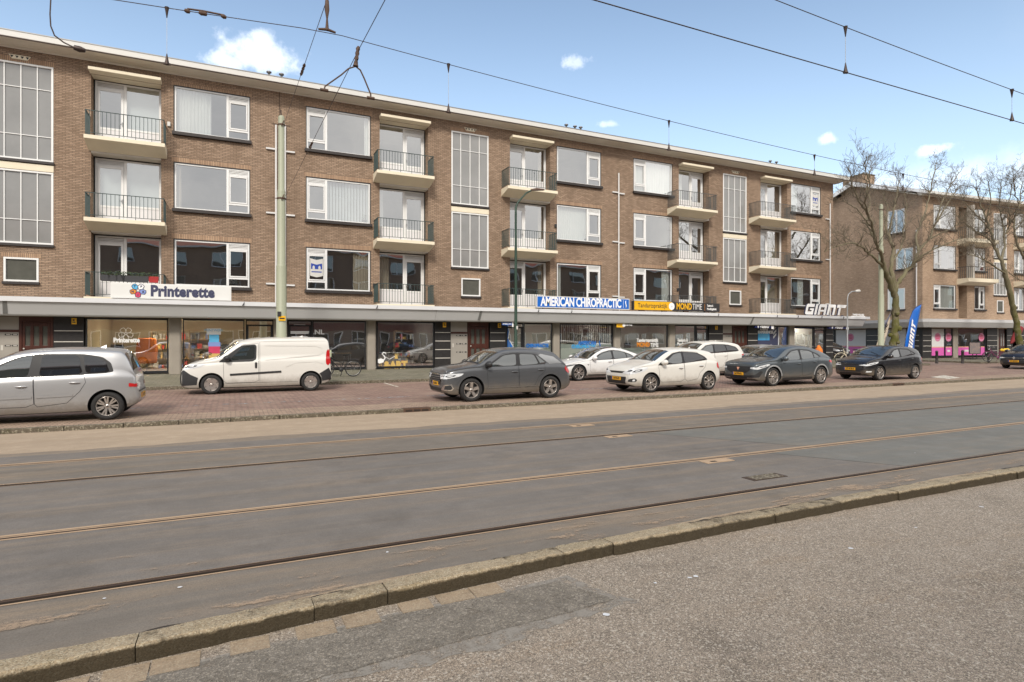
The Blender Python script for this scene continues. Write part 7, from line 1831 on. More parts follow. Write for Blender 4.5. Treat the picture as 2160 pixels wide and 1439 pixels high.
def build_car(name, label, S, paint_m, group='cars parked along the shopping street'):
    c = Car(name, label, S, paint_m, group); L = S['L']
    tint = S.get('tint', 'car_glass')
    for w_ in S['glass']:
        poly, mat = (w_ if isinstance(w_, tuple) and isinstance(w_[1], str) else (w_, 'car_glass'))
        for sg in (1, -1):
            mb = MB(); c.patch(mb, poly, 'side', .007, 0, .10, False, rows=5)
            m2 = MB(); m2.add([(x, y * sg, z) for x, y, z in mb.v], mb.f if sg > 0 else [f[::-1] for f in mb.f], 0, True); m2.build('window', M(mat), c.t)
    if S.get('dlo'):
        mb = MB(); c.patch(mb, S['dlo'], 'side', .003, 0, .12, False, rows=5)
        for sg in (1, -1): m2 = MB(); m2.add([(x, y * sg, z) for x, y, z in mb.v], mb.f if sg > 0 else [f[::-1] for f in mb.f], 0, True); m2.build('window_surround', M(S.get('dlo_m', 'plastic_black')), c.t)
    # windscreen and rear window from the top, following the slope
    def screen(name, x0, x1, k0, k1, mat='car_glass'):
        mb = MB(); n = 14; g = []
        for i in range(n + 1):
            u = i / n; x = x0 + (x1 - x0) * u
            T = interp(S['top'], x); Sh = min(interp(S['belt'], x), T - .06); gg = max(0, T - Sh); plan = c.Wd * interp(S.get('plan', [(0, 1), (L, 1)]), x) if 'plan' in S else c.Wd * (1 if 1 < x < L - 1 else .97 - .05 * max(0, x - (L - .4)) / .4)
            hw = (plan * .965 - S.get('tum', .30) * max(0, gg - .06)) - (k0 + (k1 - k0) * u); row = []
            for j in range(13):
                y = hw * (-1 + 2 * j / 12); h = c.ray(x, y, 'top'); row.append(None if h is None else h[0] + h[2] * .006)
            g.append(row)
        idx = {}; vs = []
        for i, r_ in enumerate(g):
            for j, p in enumerate(r_):
                if p is not None: idx[i, j] = len(vs); vs.append(p)
        fs = [[idx[a] for a in ((i, j), (i + 1, j), (i + 1, j + 1), (i, j + 1))] for i in range(n) for j in range(12) if all(a in idx for a in ((i, j), (i + 1, j), (i + 1, j + 1), (i, j + 1)))]
        mb.add(vs, fs, 0, True); return mb.build(name, M(mat), c.t)
    screen('windscreen', *S['ws']);
    if S.get('rw'): screen('rear_window', *S['rw'], 'car_glass_tint')
    if S.get('roof_glass'): screen('roof_panel', *S['roof_glass'], 'car_glass_tint')
    c.doors(S['doors'], S['handles'], S.get('handle_m'))
    if S.get('lamps'): 
        for ax, poly, mat in S['lamps']:
            for sg in (1, -1):
                mb = MB(); c.patch(mb, poly, ax, .008, 0, .15, False, step=.03)
                if not mb.f: continue
                m2 = MB(); m2.add([(x, y * sg, z) for x, y, z in mb.v], mb.f if sg > 0 else [f[::-1] for f in mb.f], 0, True)
                if mat == 'lens_clear' and ax == 'fq':      # dark reflector bowls inside the lens
                    cu, cv = sum(q[0] for q in poly) / len(poly), sum(q[1] for q in poly) / len(poly)
                    for (sc_, du, m_i) in ((.36, .08, 1), (.20, .08, 0), (.24, -.16, 1)):
                        m3 = MB(); c.patch(m3, [(cu + du + (q[0] - cu) * sc_, cv + (q[1] - cv) * sc_ * 1.1) for q in poly], 'fq', .011 + .003 * (m_i == 0), m_i, .15, False, step=.02)
                        m2.add([(x, y * sg, z) for x, y, z in m3.v], m3.f if sg > 0 else [f[::-1] for f in m3.f], m_i, True)
                    m2.build('headlight', M(mat, 'lens_dark'), c.t); continue
                m2.build('headlight' if mat.startswith('lens_c') or mat == 'lens_dark' else 'tail_light', M(mat), c.t)
    for nm, ax, poly, mat, rnd, off in S.get('trim', []):
        mb = MB(); c.patch(mb, poly, ax, off, 0, rnd, False, step=.03)
        for sg in ((1, -1) if ax in ('side', 'fq', 'rq') else (1,)): m2 = MB(); m2.add([(x, y * sg, z) for x, y, z in mb.v], mb.f if sg > 0 else [f[::-1] for f in mb.f], 0, True); m2.build(nm, M(mat), c.t)
    if S.get('arch_trim'):
        R_ = S['R']; r0, r1 = R_ + .052, R_ + .052 + S['arch_trim'][1]
        for x, sg in [(x, sg) for x in c.ax for sg in (1, -1)]:
            mb = MB(); arc = [(x + (r0 + r1) / 2 * math.cos(a), R_ + .012 + (r0 + r1) / 2 * math.sin(a)) for a in [R(-18 + 216 * k / 30) for k in range(31)] if R_ + (r0 + r1) / 2 * math.sin(a) > .33]
            c.strip(mb, arc, r1 - r0, 'side', .014, both=False); m2 = MB(); m2.add([(x_, y_ * sg, z_) for x_, y_, z_ in mb.v], mb.f if sg > 0 else [f[::-1] for f in mb.f], 0, True); m2.build('arch_trim', M(S['arch_trim'][0]), c.t)
    if S.get('mould'):
        for pts, w_, off in S['mould'][1]:
            mb = MB(); c.strip(mb, pts, w_, 'side', off, both=False)
            for sg in (1, -1): m2 = MB(); m2.add([(x, y * sg, z) for x, y, z in mb.v], mb.f if sg > 0 else [f[::-1] for f in mb.f], 0, True); m2.build('side_moulding' if w_ > .01 else 'panel_seam', M(S['mould'][0]), c.t)
    for pts, w_, off in S.get('bead', []):
        mb = MB(); c.strip(mb, pts, w_, 'side', off, both=False)
        for sg in (1, -1): m2 = MB(); m2.add([(x, y * sg, z) for x, y, z in mb.v], mb.f if sg > 0 else [f[::-1] for f in mb.f], 0, True); m2.build('panel_bead', M(paint_m), c.t)
    # bonnet shut line, wipers, tailgate line and aerial
    mb = MB(); xw = S['ws'][0]; hw_ = c.Wd * .80
    c.strip(mb, [(.16, hw_ * .80), (.4, hw_ * .93), (xw - .25, hw_), (xw - .05, hw_)], .010, 'top', .003, both=True); c.strip(mb, [(xw - .03, -hw_), (xw - .03, hw_)], .04, 'top', .004, both=False); mb.build('bonnet_seam', M('ink'), c.t)
    for y_ in (-.55, .10):
        mb = MB(); a_, b_ = c.ray(xw + .02, y_, 'top'), c.ray(xw + .20, y_ + .45, 'top')
        if a_ and b_: mb.tube([a_[0] + Vector((0, 0, .02)), b_[0] + Vector((0, 0, .022))], .009, 4); mb.build('wiper', M('plastic_black'), c.t)
    h_ = c.ray(S['fo'] + S['WB'] * .92, 0, 'top'); mb = MB(); mb.add([h_[0] + Vector(q) for q in [(-.10, 0, -.02), (.06, .02, -.02), (.06, -.02, -.02), (.07, 0, .055)]], [(0, 1, 3), (1, 2, 3), (2, 0, 3)]); mb.build('aerial', M(paint_m), c.t)
    c.wheels(*S['wheel']); c.mirror(*S['mirror'], S.get('mirror_m'))
    if S.get('plate'): c.plate(S['plate'][0], 'front', S['plate'][1])
    if S.get('plate_r'): c.plate(S['plate_r'][0], 'rear', S['plate_r'][1])
    return c

# --- silver people carrier, cut by the left edge
def specs():
    D = {}
    L = 4.05
    D['mpv'] = dict(L=L, W=1.69, R=.315, WB=2.63, fo=.83, tum=.24,
        top=[(0, .60), (.04, .70), (.2, .84), (.9, 1.02), (1.0, 1.06), (1.75, 1.49), (2.15, 1.55), (2.7, 1.575), (3.3, 1.56), (3.66, 1.53), (3.76, 1.48), (3.94, 1.10), (3.98, .98), (4.01, .70), (4.05, .58)],
        belt=[(0, .85), (.9, .93), (2.2, 1.00), (3.6, 1.04), (L, 1.0)],
        dlo=[(.98, .98), (1.85, 1.44), (2.25, 1.50), (3.0, 1.49), (3.35, 1.42), (3.52, 1.28), (3.58, 1.06), (2.2, 1.0)],
        glass=[[(1.12, 1.0), (1.85, 1.41), (2.10, 1.465), (2.02, 1.005)], ([(2.22, 1.01), (2.26, 1.47), (2.92, 1.46), (3.0, 1.05)], 'car_glass_tint'), ([(3.06, 1.06), (3.0, 1.455), (3.25, 1.41), (3.42, 1.30), (3.5, 1.08)], 'car_glass_tint')],
        ws=(1.04, 1.74, .06, .07), rw=(3.765, 3.94, .07, .07),
        doors=[[(1.05, .45), (1.02, .93), (1.9, .98), (2.12, .98), (2.14, .42), (2.0, .36), (1.1, .36)], [(2.15, .42), (2.13, .98), (3.02, 1.03), (3.06, .86), (2.95, .66), (2.72, .42), (2.2, .36)]],
        handles=[(1.92, .80), (2.86, .86)], mould=('paint_silver', [([(1.1, .56), (2.10, .57)], .05, .016), ([(2.17, .57), (2.82, .59)], .05, .016)]),
        lamps=[('rear', [(-.76, .72), (-.50, .72), (-.50, .80), (-.76, .80)], 'lens_red'), ('side', [(3.86, .73), (3.98, .73), (3.97, .80), (3.86, .82)], 'lens_red')],
        trim=[('bumper_strip', 'rear', [(-.6, .60), (.6, .60), (.6, .635), (-.6, .635)], 'plastic_black', 0, .006), ('wiper', 'rear', [(-.05, 1.06), (.3, 1.10), (.3, 1.12), (-.05, 1.09)], 'plastic_black', 0, .03)],
        arch_trim=('paint_silver', .05), wheel=('seven', 'alloy', .70), mirror=(1.12, .97), plate_r=('12-SJT-8', .50), plate=('12-SJT-8', .42))
    L = 4.72
    D['van'] = dict(L=L, W=1.83, R=.32, WB=3.105, fo=.91, tum=.14, cat='van',
        top=[(0, .62), (.04, .78), (.14, .90), (.5, 1.05), (.95, 1.15), (1.08, 1.19), (1.62, 1.60), (1.80, 1.70), (2.2, 1.77), (2.8, 1.815), (3.7, 1.825), (4.52, 1.81), (4.62, 1.74), (4.68, 1.2), (4.70, .8), (4.72, .6)],
        belt=[(0, .95), (1.0, 1.03), (2.0, 1.10), (3.3, 1.16), (L, 1.16)],
        plan=[(0, .66), (.04, .78), (.12, .87), (.3, .94), (.7, .985), (1.2, 1.0), (L - .5, 1.0), (L - .15, .985), (L - .05, .96), (L, .93)],
        dlo=[(1.10, 1.05), (1.80, 1.60), (2.28, 1.64), (2.26, 1.06), (1.3, 1.04)],
        glass=[[(1.42, 1.09), (1.86, 1.565), (2.24, 1.60), (2.20, 1.13), (1.6, 1.08)]],
        ws=(1.12, 1.72, .05, .08),
        doors=[[(1.28, .42), (1.26, 1.03), (1.84, 1.62), (2.33, 1.67), (2.34, .42), (2.2, .36), (1.36, .36)]],
        handles=[None], mould=('plastic_black', [([(1.46, .63), (3.05, .70)], .065, .018), ([(2.375, .36), (2.375, 1.70)], .008, .003), ([(1.3, .345), (3.6, .345)], .008, .003), ([(4.02, .36), (4.02, .62)], .001, .003)]), bead=[([(2.55, 1.60), (4.2, 1.58), (4.40, 1.50), (4.42, 1.36), (4.30, 1.26), (3.7, 1.20), (2.55, 1.12)], .035, .012), ([(3.2, .86), (3.5, 1.0), (4.2, 1.03), (4.45, .95)], .03, .010), ([(1.30, 1.72), (4.5, 1.76)], .022, .012)],
        lamps=[('fq', [(-.46, .86), (.0, .80), (.40, .90), (.52, 1.0), (.30, 1.02), (-.2, .95)], 'lens_clear'), ('side', [(4.52, .95), (4.60, .88), (4.66, .95), (4.665, 1.35), (4.60, 1.46), (4.54, 1.35)], 'lens_red'), ('rear', [(-.89, .90), (-.76, .90), (-.79, 1.44), (-.88, 1.44)], 'lens_red')],
        trim=[('bumper', 'side', [(.06, .30), (.48, .32), (.52, .55), (.30, .66), (.12, .80), (.03, .78)], 'plastic_black', 0, .010), ('bumper', 'front', [(-.72, .30), (.72, .30), (.72, .74), (-.72, .74)], 'plastic_black', 0, .010),
              ('bumper', 'side', [(4.40, .34), (4.70, .40), (4.71, .62), (4.62, .80), (4.30, .60), (4.36, .52)], 'plastic_black', 0, .010), ('bumper', 'rear', [(-.86, .36), (.86, .36), (.86, .66), (-.86, .66)], 'plastic_black', 0, .01),
              ('fuel_cap', 'side', [(4.10 + .06 * math.cos(k * .524), .98 + .06 * math.sin(k * .524)) for k in range(12)], 'paint_white_warm', 0, .004)],
        wheel=('cap', 'alloy', .68), mirror=(1.40, 1.12), mirror_m='plastic_black')
    L = 4.19
    D['suv'] = dict(L=L, W=1.794, R=.34, WB=2.60, fo=.80, tum=.30,
        top=[(0, .66), (.03, .80), (.10, .90), (.5, .99), (1.0, 1.06), (1.08, 1.09), (1.72, 1.42), (2.05, 1.485), (2.6, 1.50), (3.2, 1.455), (3.55, 1.40), (3.62, 1.37), (3.98, 1.05), (4.03, .98), (4.12, .86), (4.16, .72), (4.19, .58)],
        belt=[(0, .90), (1.0, .975), (2.2, .995), (3.3, 1.03), (3.8, 1.02), (L, .95)],
        dlo=[(1.20, .99), (1.82, 1.35), (2.2, 1.40), (2.95, 1.365), (3.33, 1.05), (2.2, 1.01)],
        glass=[[(1.34, 1.01), (1.86, 1.325), (2.26, 1.365), (2.24, 1.025)], [(2.38, 1.025), (2.38, 1.365), (2.86, 1.345), (3.00, 1.06)], [(3.06, 1.065), (2.93, 1.325), (2.98, 1.31), (3.26, 1.075)]],
        ws=(1.10, 1.72, .06, .07), rw=(3.62, 3.95, .10, .12),
        doors=[[(1.32, .40), (1.28, .98), (1.84, 1.385), (2.31, 1.415), (2.32, .40), (2.2, .34), (1.38, .34)], [(2.33, .40), (2.32, 1.41), (2.95, 1.385), (3.2, 1.08), (3.22, .85), (2.98, .66), (2.86, .42), (2.4, .34)]],
        handles=[(2.18, .84), (3.06, .88)], handle_m='paint_grey',
        lamps=[('fq', [(-.40, .68), (-.06, .66), (.30, .74), (.40, .83), (.0, .81), (-.38, .78)], 'lens_clear'), ('side', [(3.92, .88), (4.08, .74), (4.14, .78), (4.10, .92), (4.0, 1.0)], 'lens_red'), ('rear', [(-.78, .74), (-.48, .80), (-.48, .92), (-.78, .94)], 'lens_red')],
        trim=[('grille', 'front', [(-.42, .46), (.42, .46), (.52, .62), (.46, .80), (-.46, .80), (-.52, .62)], 'chrome', 0, .006), ('grille', 'front', [(-.38, .49), (.38, .49), (.475, .62), (.42, .77), (-.42, .77), (-.475, .62)], 'plastic_black', 0, .012)] +
             [('grille_bar', 'front', [(-.42, z), (.42, z), (.42, z + .014), (-.42, z + .014)], 'steel', 0, .02) for z in (.60, .655, .71)] +
             [('air_intake', 'fq', [(-.28, .34), (.10, .33), (.16, .40), (.10, .52), (-.12, .50)], 'chrome', 0, .007), ('air_intake', 'fq', [(-.12, .37), (.08, .36), (.125, .41), (.08, .49), (-.09, .47)], 'plastic_black', 0, .013), ('lower_grille', 'front', [(-.52, .30), (.52, .30), (.52, .40), (-.52, .40)], 'plastic_black', 0, .006),
              ('rear_pillar', 'side', [(3.02, 1.32), (3.10, 1.36), (3.55, 1.27), (3.84, 1.06), (3.38, 1.05)], 'steel', 0, .006), ('sill', 'side', [(1.28, .22), (2.95, .22), (2.95, .36), (1.28, .36)], 'paint_grey', 0, .010), ('lower_panel', 'rear', [(-.7, .34), (.7, .34), (.7, .5), (-.7, .5)], 'plastic_black', 0, .008)],
        arch_trim=('paint_grey', .060), mould=('steel', [([(1.30, .385), (2.90, .40)], .014, .013)]), wheel=('five', 'alloy', .70), mirror=(1.34, 1.02), mirror_m='plastic_black', plate=('RZ-883-K', .52), plate_r=('RZ-883-K', .66))
    L = 4.69
    D['saloon'] = dict(L=L, W=1.85, R=.335, WB=2.875, fo=.84, tum=.36,
        top=[(0, .50), (.04, .60), (.15, .68), (.6, .80), (1.15, .90), (1.28, .93), (1.9, 1.24), (2.3, 1.37), (2.75, 1.405), (3.2, 1.36), (3.8, 1.19), (4.35, 1.02), (4.6, .98), (4.65, .88), (4.69, .60)],
        belt=[(0, .76), (1.2, .84), (2.4, .89), (3.6, .94), (L, .95)],
        dlo=[(1.42, .87), (2.05, 1.20), (2.55, 1.31), (3.0, 1.30), (3.55, 1.15), (3.82, .99), (2.7, .91)],
        glass=[[(1.62, .90), (2.08, 1.17), (2.56, 1.275), (2.58, .93)], [(2.68, .935), (2.66, 1.28), (3.0, 1.265), (3.3, 1.19), (3.36, .965)], [(3.41, .97), (3.36, 1.165), (3.55, 1.10), (3.72, 1.0)]],
        ws=(1.30, 2.12, .05, .06), rw=(3.3, 4.2, .08, .14), roof_glass=(2.14, 3.28, .09, .09),
        doors=[[(1.42, .40), (1.40, .85), (2.05, 1.21), (2.60, 1.33), (2.62, .40), (2.5, .33), (1.5, .33)], [(2.64, .40), (2.63, 1.33), (3.3, 1.23), (3.62, 1.0), (3.55, .75), (3.3, .5), (3.2, .34), (2.7, .33)]],
        handles=[(2.44, .80), (3.38, .83)], handle_m='chrome',
        lamps=[('fq', [(-.32, .60), (.0, .58), (.42, .68), (.52, .735), (.1, .68)], 'lens_dark'), ('rear', [(-.85, .78), (-.5, .82), (-.5, .92), (-.85, .92)], 'lens_red')],
        trim=[('sill', 'side', [(1.3, .21), (3.2, .21), (3.2, .27), (1.3, .27)], 'plastic_black', 0, .006), ('air_intake', 'front', [(-.55, .30), (.55, .30), (.5, .40), (-.5, .40)], 'plastic_black', 0, .006), ('badge', 'side', [(1.24, .70), (1.36, .71), (1.30, .66)], 'ink', 0, .006)],
        wheel=('five_y', 'alloy', .76), mirror=(1.62, .92), plate=('N-618-TS', .44))
    L = 4.05
    D['hatch'] = dict(L=L, W=1.72, R=.315, WB=2.57, fo=.83, tum=.30,
        top=[(0, .56), (.03, .68), (.12, .80), (.5, .93), (.92, 1.02), (1.02, 1.06), (1.72, 1.38), (2.05, 1.44), (2.5, 1.455), (3.1, 1.415), (3.58, 1.34), (3.66, 1.29), (3.88, 1.02), (3.93, .94), (3.98, .80), (4.01, .68), (4.05, .55)],
        belt=[(0, .82), (1.0, .90), (2.2, .955), (3.3, 1.03), (L, .98)],
        dlo=[(1.06, .90), (1.80, 1.31), (2.2, 1.375), (2.9, 1.335), (3.22, 1.20), (3.38, 1.07), (2.2, .965)],
        glass=[[(1.42, .955), (1.86, 1.28), (2.20, 1.34), (2.20, .98)], ([(2.30, .985), (2.28, 1.34), (2.86, 1.305), (3.12, 1.20), (3.26, 1.08)], 'car_glass_tint'), [(1.12, .915), (1.38, 1.03), (1.37, .945)]],
        ws=(1.04, 1.72, .05, .07), rw=(3.665, 3.86, .08, .09),
        doors=[[(1.18, .42), (1.14, .90), (1.82, 1.32), (2.25, 1.39), (2.27, .42), (2.1, .34), (1.26, .34)], [(2.28, .42), (2.26, 1.39), (2.9, 1.35), (3.3, 1.08), (3.2, .82), (2.95, .62), (2.86, .42), (2.4, .34)]],
        handles=[(2.10, .80), (3.02, .86)], handle_m='chrome',
        lamps=[('fq', [(-.40, .64), (.0, .62), (.42, .74), (.50, .86), (.22, .86), (-.2, .76)], 'lens_clear'), ('rear', [(-.80, .74), (-.60, .74), (-.64, .96), (-.78, .98)], 'lens_red'), ('side', [(3.80, .80), (3.93, .74), (3.96, .80), (3.88, .98), (3.80, .96)], 'lens_red')],
        trim=[('grille', 'front', [(-.50, .655), (.50, .655), (.46, .72), (-.46, .72)], 'plastic_black', 0, .006), ('lower_grille', 'front', [(-.50, .30), (.50, .30), (.56, .54), (-.56, .54)], 'plastic_black', 0, .006), ('fog_lamp', 'fq', [(-.16, .38), (.10, .37), (.16, .44), (.08, .50), (-.12, .47)], 'plastic_black', .15, .007),
              ('fog_lamp', 'fq', [(.0, .40), (.08, .40), (.09, .46), (.02, .46)], 'lens_clear', .1, .012)],
        wheel=('five_y', 'alloy', .74), mirror=(1.36, .96), plate=('1-RTG-93', .47))
    L = 4.66
    D['big_suv'] = dict(L=L, W=1.80, R=.35, WB=2.67, fo=.92, tum=.24,
        top=[(0, .70), (.04, .85), (.15, .96), (.6, 1.05), (1.1, 1.13), (1.2, 1.16), (1.88, 1.55), (2.25, 1.64), (2.9, 1.66), (3.7, 1.61), (4.1, 1.55), (4.22, 1.50), (4.48, 1.15), (4.55, 1.05), (4.61, .8), (4.66, .6)],
        belt=[(0, .98), (1.2, 1.06), (2.6, 1.10), (3.9, 1.15), (L, 1.1)],
        dlo=[(1.32, 1.08), (1.98, 1.48), (2.4, 1.55), (3.4, 1.535), (3.95, 1.42), (4.18, 1.20), (2.6, 1.12)],
        glass=[[(1.5, 1.11), (2.0, 1.455), (2.44, 1.52), (2.44, 1.125)], ([(2.54, 1.13), (2.54, 1.525), (3.2, 1.505), (3.32, 1.155)], 'car_glass_tint'), ([(3.38, 1.16), (3.28, 1.50), (3.8, 1.42), (4.08, 1.22)], 'car_glass_tint')],
        ws=(1.22, 1.88, .05, .07), rw=(4.24, 4.46, .10, .12),
        doors=[[(1.45, .45), (1.42, 1.08), (2.0, 1.49), (2.49, 1.56), (2.5, .45), (2.4, .38), (1.5, .38)], [(2.51, .45), (2.5, 1.56), (3.25, 1.54), (3.36, 1.12), (3.3, .85), (3.1, .6), (3.0, .42), (2.6, .38)]],
        handles=[(2.34, .95), (3.2, .99)], lamps=[('fq', [(-.40, .82), (.0, .80), (.42, .88), (.5, .96), (-.2, .90)], 'lens_clear'), ('rear', [(-.84, .9), (-.5, .95), (-.5, 1.05), (-.84, 1.08)], 'lens_red')],
        trim=[('grille', 'front', [(-.5, .68), (.5, .68), (.5, .80), (-.5, .80)], 'plastic_black', 0, .006)], arch_trim=('paint_white_warm', .04), wheel=('multi', 'alloy', .7), mirror=(1.5, 1.12), plate=('ST-704-H', .52))
    L = 4.45
    D['coupe_suv'] = dict(L=L, W=1.84, R=.35, WB=2.68, fo=.88, tum=.34,
        top=[(0, .62), (.03, .78), (.10, .88), (.5, .97), (1.05, 1.05), (1.14, 1.08), (1.85, 1.42), (2.2, 1.49), (2.7, 1.51), (3.3, 1.43), (3.8, 1.28), (4.1, 1.14), (4.24, 1.06), (4.3, 1.0), (4.38, .85), (4.42, .7), (4.45, .58)],
        belt=[(0, .88), (1.1, .95), (2.4, .985), (3.4, 1.03), (4.0, 1.02), (L, .98)],
        dlo=[(1.26, .97), (1.95, 1.35), (2.4, 1.41), (3.0, 1.37), (3.45, 1.21), (3.60, 1.09), (2.4, 1.0)],
        glass=[[(1.42, .985), (1.98, 1.32), (2.38, 1.375), (2.38, 1.005)], [(2.48, 1.01), (2.48, 1.375), (2.95, 1.335), (3.12, 1.27), (3.16, 1.05)], [(3.21, 1.06), (3.19, 1.25), (3.38, 1.17), (3.48, 1.09)]],
        ws=(1.16, 1.85, .05, .07), rw=(3.5, 4.2, .10, .14), 
        doors=[[(1.34, .42), (1.30, .96), (1.96, 1.37), (2.43, 1.42), (2.44, .42), (2.3, .35), (1.42, .35)], [(2.45, .42), (2.44, 1.42), (3.0, 1.38), (3.45, 1.12), (3.4, .88), (3.12, .68), (2.98, .44), (2.5, .35)]],
        handles=[(2.28, .83), (3.18, .89)], handle_m='paint_slate',
        lamps=[('fq', [(-.34, .70), (.02, .64), (.28, .72), (.50, .82), (.44, .86), (.1, .78)], 'lens_clear'), ('side', [(4.06, .90), (4.26, .84), (4.34, .86), (4.26, .96), (4.1, .97)], 'lens_red'), ('rear', [(-.84, .84), (.84, .84), (.84, .92), (-.84, .92)], 'lens_red')],
        trim=[('grille', 'front', [(-.36, .50), (.36, .50), (.56, .60), (.60, .76), (-.60, .76), (-.56, .60)], 'plastic_black', 0, .008), ('badge', 'front', [(-.07, .72), (.07, .72), (.0, .60)], 'ink_peach', 0, .016), ('lower_grille', 'front', [(-.66, .28), (.66, .28), (.58, .42), (-.58, .42)], 'plastic_black', 0, .007),
              ('air_intake', 'fq', [(-.30, .33), (.08, .35), (.22, .56), (.14, .60), (-.06, .46), (-.30, .42)], 'plastic_black', 0, .008), ('air_intake', 'fq', [(-.34, .30), (.10, .32), (.12, .345), (-.34, .33)], 'steel', 0, .014), ('sill', 'side', [(1.36, .22), (3.04, .22), (3.04, .32), (1.36, .32)], 'plastic_black', 0, .008)],
        arch_trim=('lamp_grey', .055), wheel=('multi', 'alloy', .76), mirror=(1.44, 1.0), plate=('R-799-DL', .47))
    L = 4.05
    D['small'] = dict(L=L, W=1.735, R=.32, WB=2.493, fo=.80, tum=.30,
        top=[(0, .55), (.03, .68), (.12, .80), (.5, .93), (.95, 1.02), (1.05, 1.06), (1.75, 1.39), (2.1, 1.45), (2.5, 1.465), (3.1, 1.43), (3.56, 1.35), (3.65, 1.30), (3.87, 1.02), (3.92, .95), (3.97, .80), (4.01, .68), (4.05, .55)],
        belt=[(0, .84), (1.0, .92), (2.2, .985), (3.3, 1.07), (L, 1.0)],
        dlo=[(1.18, .95), (1.84, 1.32), (2.2, 1.385), (2.9, 1.35), (3.36, 1.17), (3.36, 1.11), (2.2, 1.0)],
        glass=[[(1.42, .98), (1.88, 1.29), (2.20, 1.35), (2.20, 1.01)], ([(2.30, 1.015), (2.28, 1.35), (2.82, 1.32), (3.0, 1.25), (3.02, 1.08)], 'car_glass_tint'), ([(3.06, 1.09), (3.05, 1.24), (3.26, 1.13)], 'car_glass_tint')],
        ws=(1.07, 1.75, .05, .07), rw=(3.655, 3.85, .08, .09),
        doors=[[(1.18, .42), (1.14, .93), (1.84, 1.33), (2.25, 1.40), (2.27, .42), (2.1, .34), (1.26, .34)], [(2.28, .42), (2.26, 1.40), (2.9, 1.37), (3.25, 1.12), (3.15, .85), (2.92, .64), (2.82, .42), (2.4, .34)]],
        handles=[(2.08, .86), (3.0, .93)],
        lamps=[('fq', [(-.36, .66), (.0, .63), (.42, .74), (.50, .83), (.1, .76)], 'lens_clear'), ('rear', [(-.80, .78), (-.56, .80), (-.6, .95), (-.78, .96)], 'lens_red'), ('side', [(3.82, .82), (3.93, .76), (3.96, .82), (3.88, .98), (3.80, .98)], 'lens_red')],
        trim=[('grille', 'front', [(-.46, .38), (.46, .38), (.60, .52), (.50, .66), (-.50, .66), (-.60, .52)], 'plastic_black', 0, .006), ('lower_grille', 'front', [(-.5, .28), (.5, .28), (.5, .34), (-.5, .34)], 'plastic_black', 0, .006), ('fog_lamp', 'fq', [(-.10, .36), (.14, .37), (.16, .42), (-.06, .42)], 'lens_clear', .1, .009), ('air_intake', 'fq', [(-.30, .46), (.05, .50), (.20, .56), (-.1, .53)], 'plastic_black', 0, .007)],
        wheel=('five_y', 'alloy', .76), mirror=(1.36, 1.0), plate=('ZT-RTB-6', .50))
    return D
SPEC = specs()
c1 = build_car('people_carrier', 'silver people carrier with tinted rear windows', SPEC['mpv'], 'paint_silver')
c1.place(226 - 0, None, yof((714 - 887) / (226 - 3735), Z_PARK)); Yc = yof((887 - 714) / (3735 - 226.), Z_PARK); c1.t.location = (wx(226, Yc) - c1.ax[1] * CAR_SCALE, Yc + c1.Wd * CAR_SCALE, Z_PARK + .004)
c2 = build_car('delivery_van', 'dirty white delivery van with black bumpers', SPEC['van'], 'paint_white_warm', 'cars parked along the shopping street'); Yc = yof((832.5 - 714) / (3735 - 446.), Z_PARK); c2.place(446, 655.5, Yc)
mb = MB(); h = c2.ray(2.25, .93, 'side'); mb.box(2.22, 2.29, h[0].y - .03, h[0].y + .01, .83, 1.03); mb.box(2.22, 2.29, -h[0].y - .01, -h[0].y + .03, .83, 1.03); mb.build('door_handle', M('plastic_black'), c2.t, bevel=.02)
c3 = build_car('compact_suv', 'dark grey compact off-roader with silver five spoke wheels', SPEC['suv'], 'paint_grey'); Yc = yof((848.5 - 714) / (3735 - 991.), Z_PARK); c3.place(991, 1165.5, Yc)
c4 = build_car('saloon_car', 'white low saloon with dark glass roof parked behind two other cars', SPEC['saloon'], 'paint_white'); Yc = yof((804 - 714) / (3735 - 1222.), Z_PARK); c4.place(1222, None, Yc); c4.t.location[0] = wx(1222, Yc) - c4.ax[0] * CAR_SCALE
c5 = build_car('hatchback', 'dirty white hatchback with a black lower grille and yellow plate', SPEC['hatch'], 'paint_white_warm'); Yc = yof((829 - 714) / (3735 - 1371.), Z_PARK); c5.place(1371, 1500, Yc)
c6 = build_car('estate_suv', 'large white off-roader parked by the shops behind the white hatchback', SPEC['big_suv'], 'paint_white_warm'); Yc = c4.t.location[1] - c6.Wd * CAR_SCALE; c6.t.location = (wx(1572, Yc + .15) - c6.L * CAR_SCALE, Yc + c6.Wd * CAR_SCALE, Z_PARK + .004)
S7 = dict(SPEC['hatch']); c7 = build_car('hatchback', 'pale silver hatchback almost hidden behind the slate grey coupe', S7, 'paint_silver'); Yc = c4.t.location[1] - c7.Wd * CAR_SCALE; c7.t.location = (wx(1577, Yc + .3) - .9, Yc + c7.Wd * CAR_SCALE, Z_PARK + .004)
c8 = build_car('coupe_suv', 'slate grey sporty coupe off-roader with a copper front badge', SPEC['coupe_suv'], 'paint_slate'); Yc = yof((815.5 - 714) / (3735 - 1630.), Z_PARK); c8.place(1630, 1735, Yc)
c9 = build_car('hatchback', 'black hatchback parked in front of the mossy tree', SPEC['small'], 'paint_black'); Yc = yof((803.5 - 714) / (3735 - 1850.), Z_PARK); c9.place(1850, 1939, Yc)
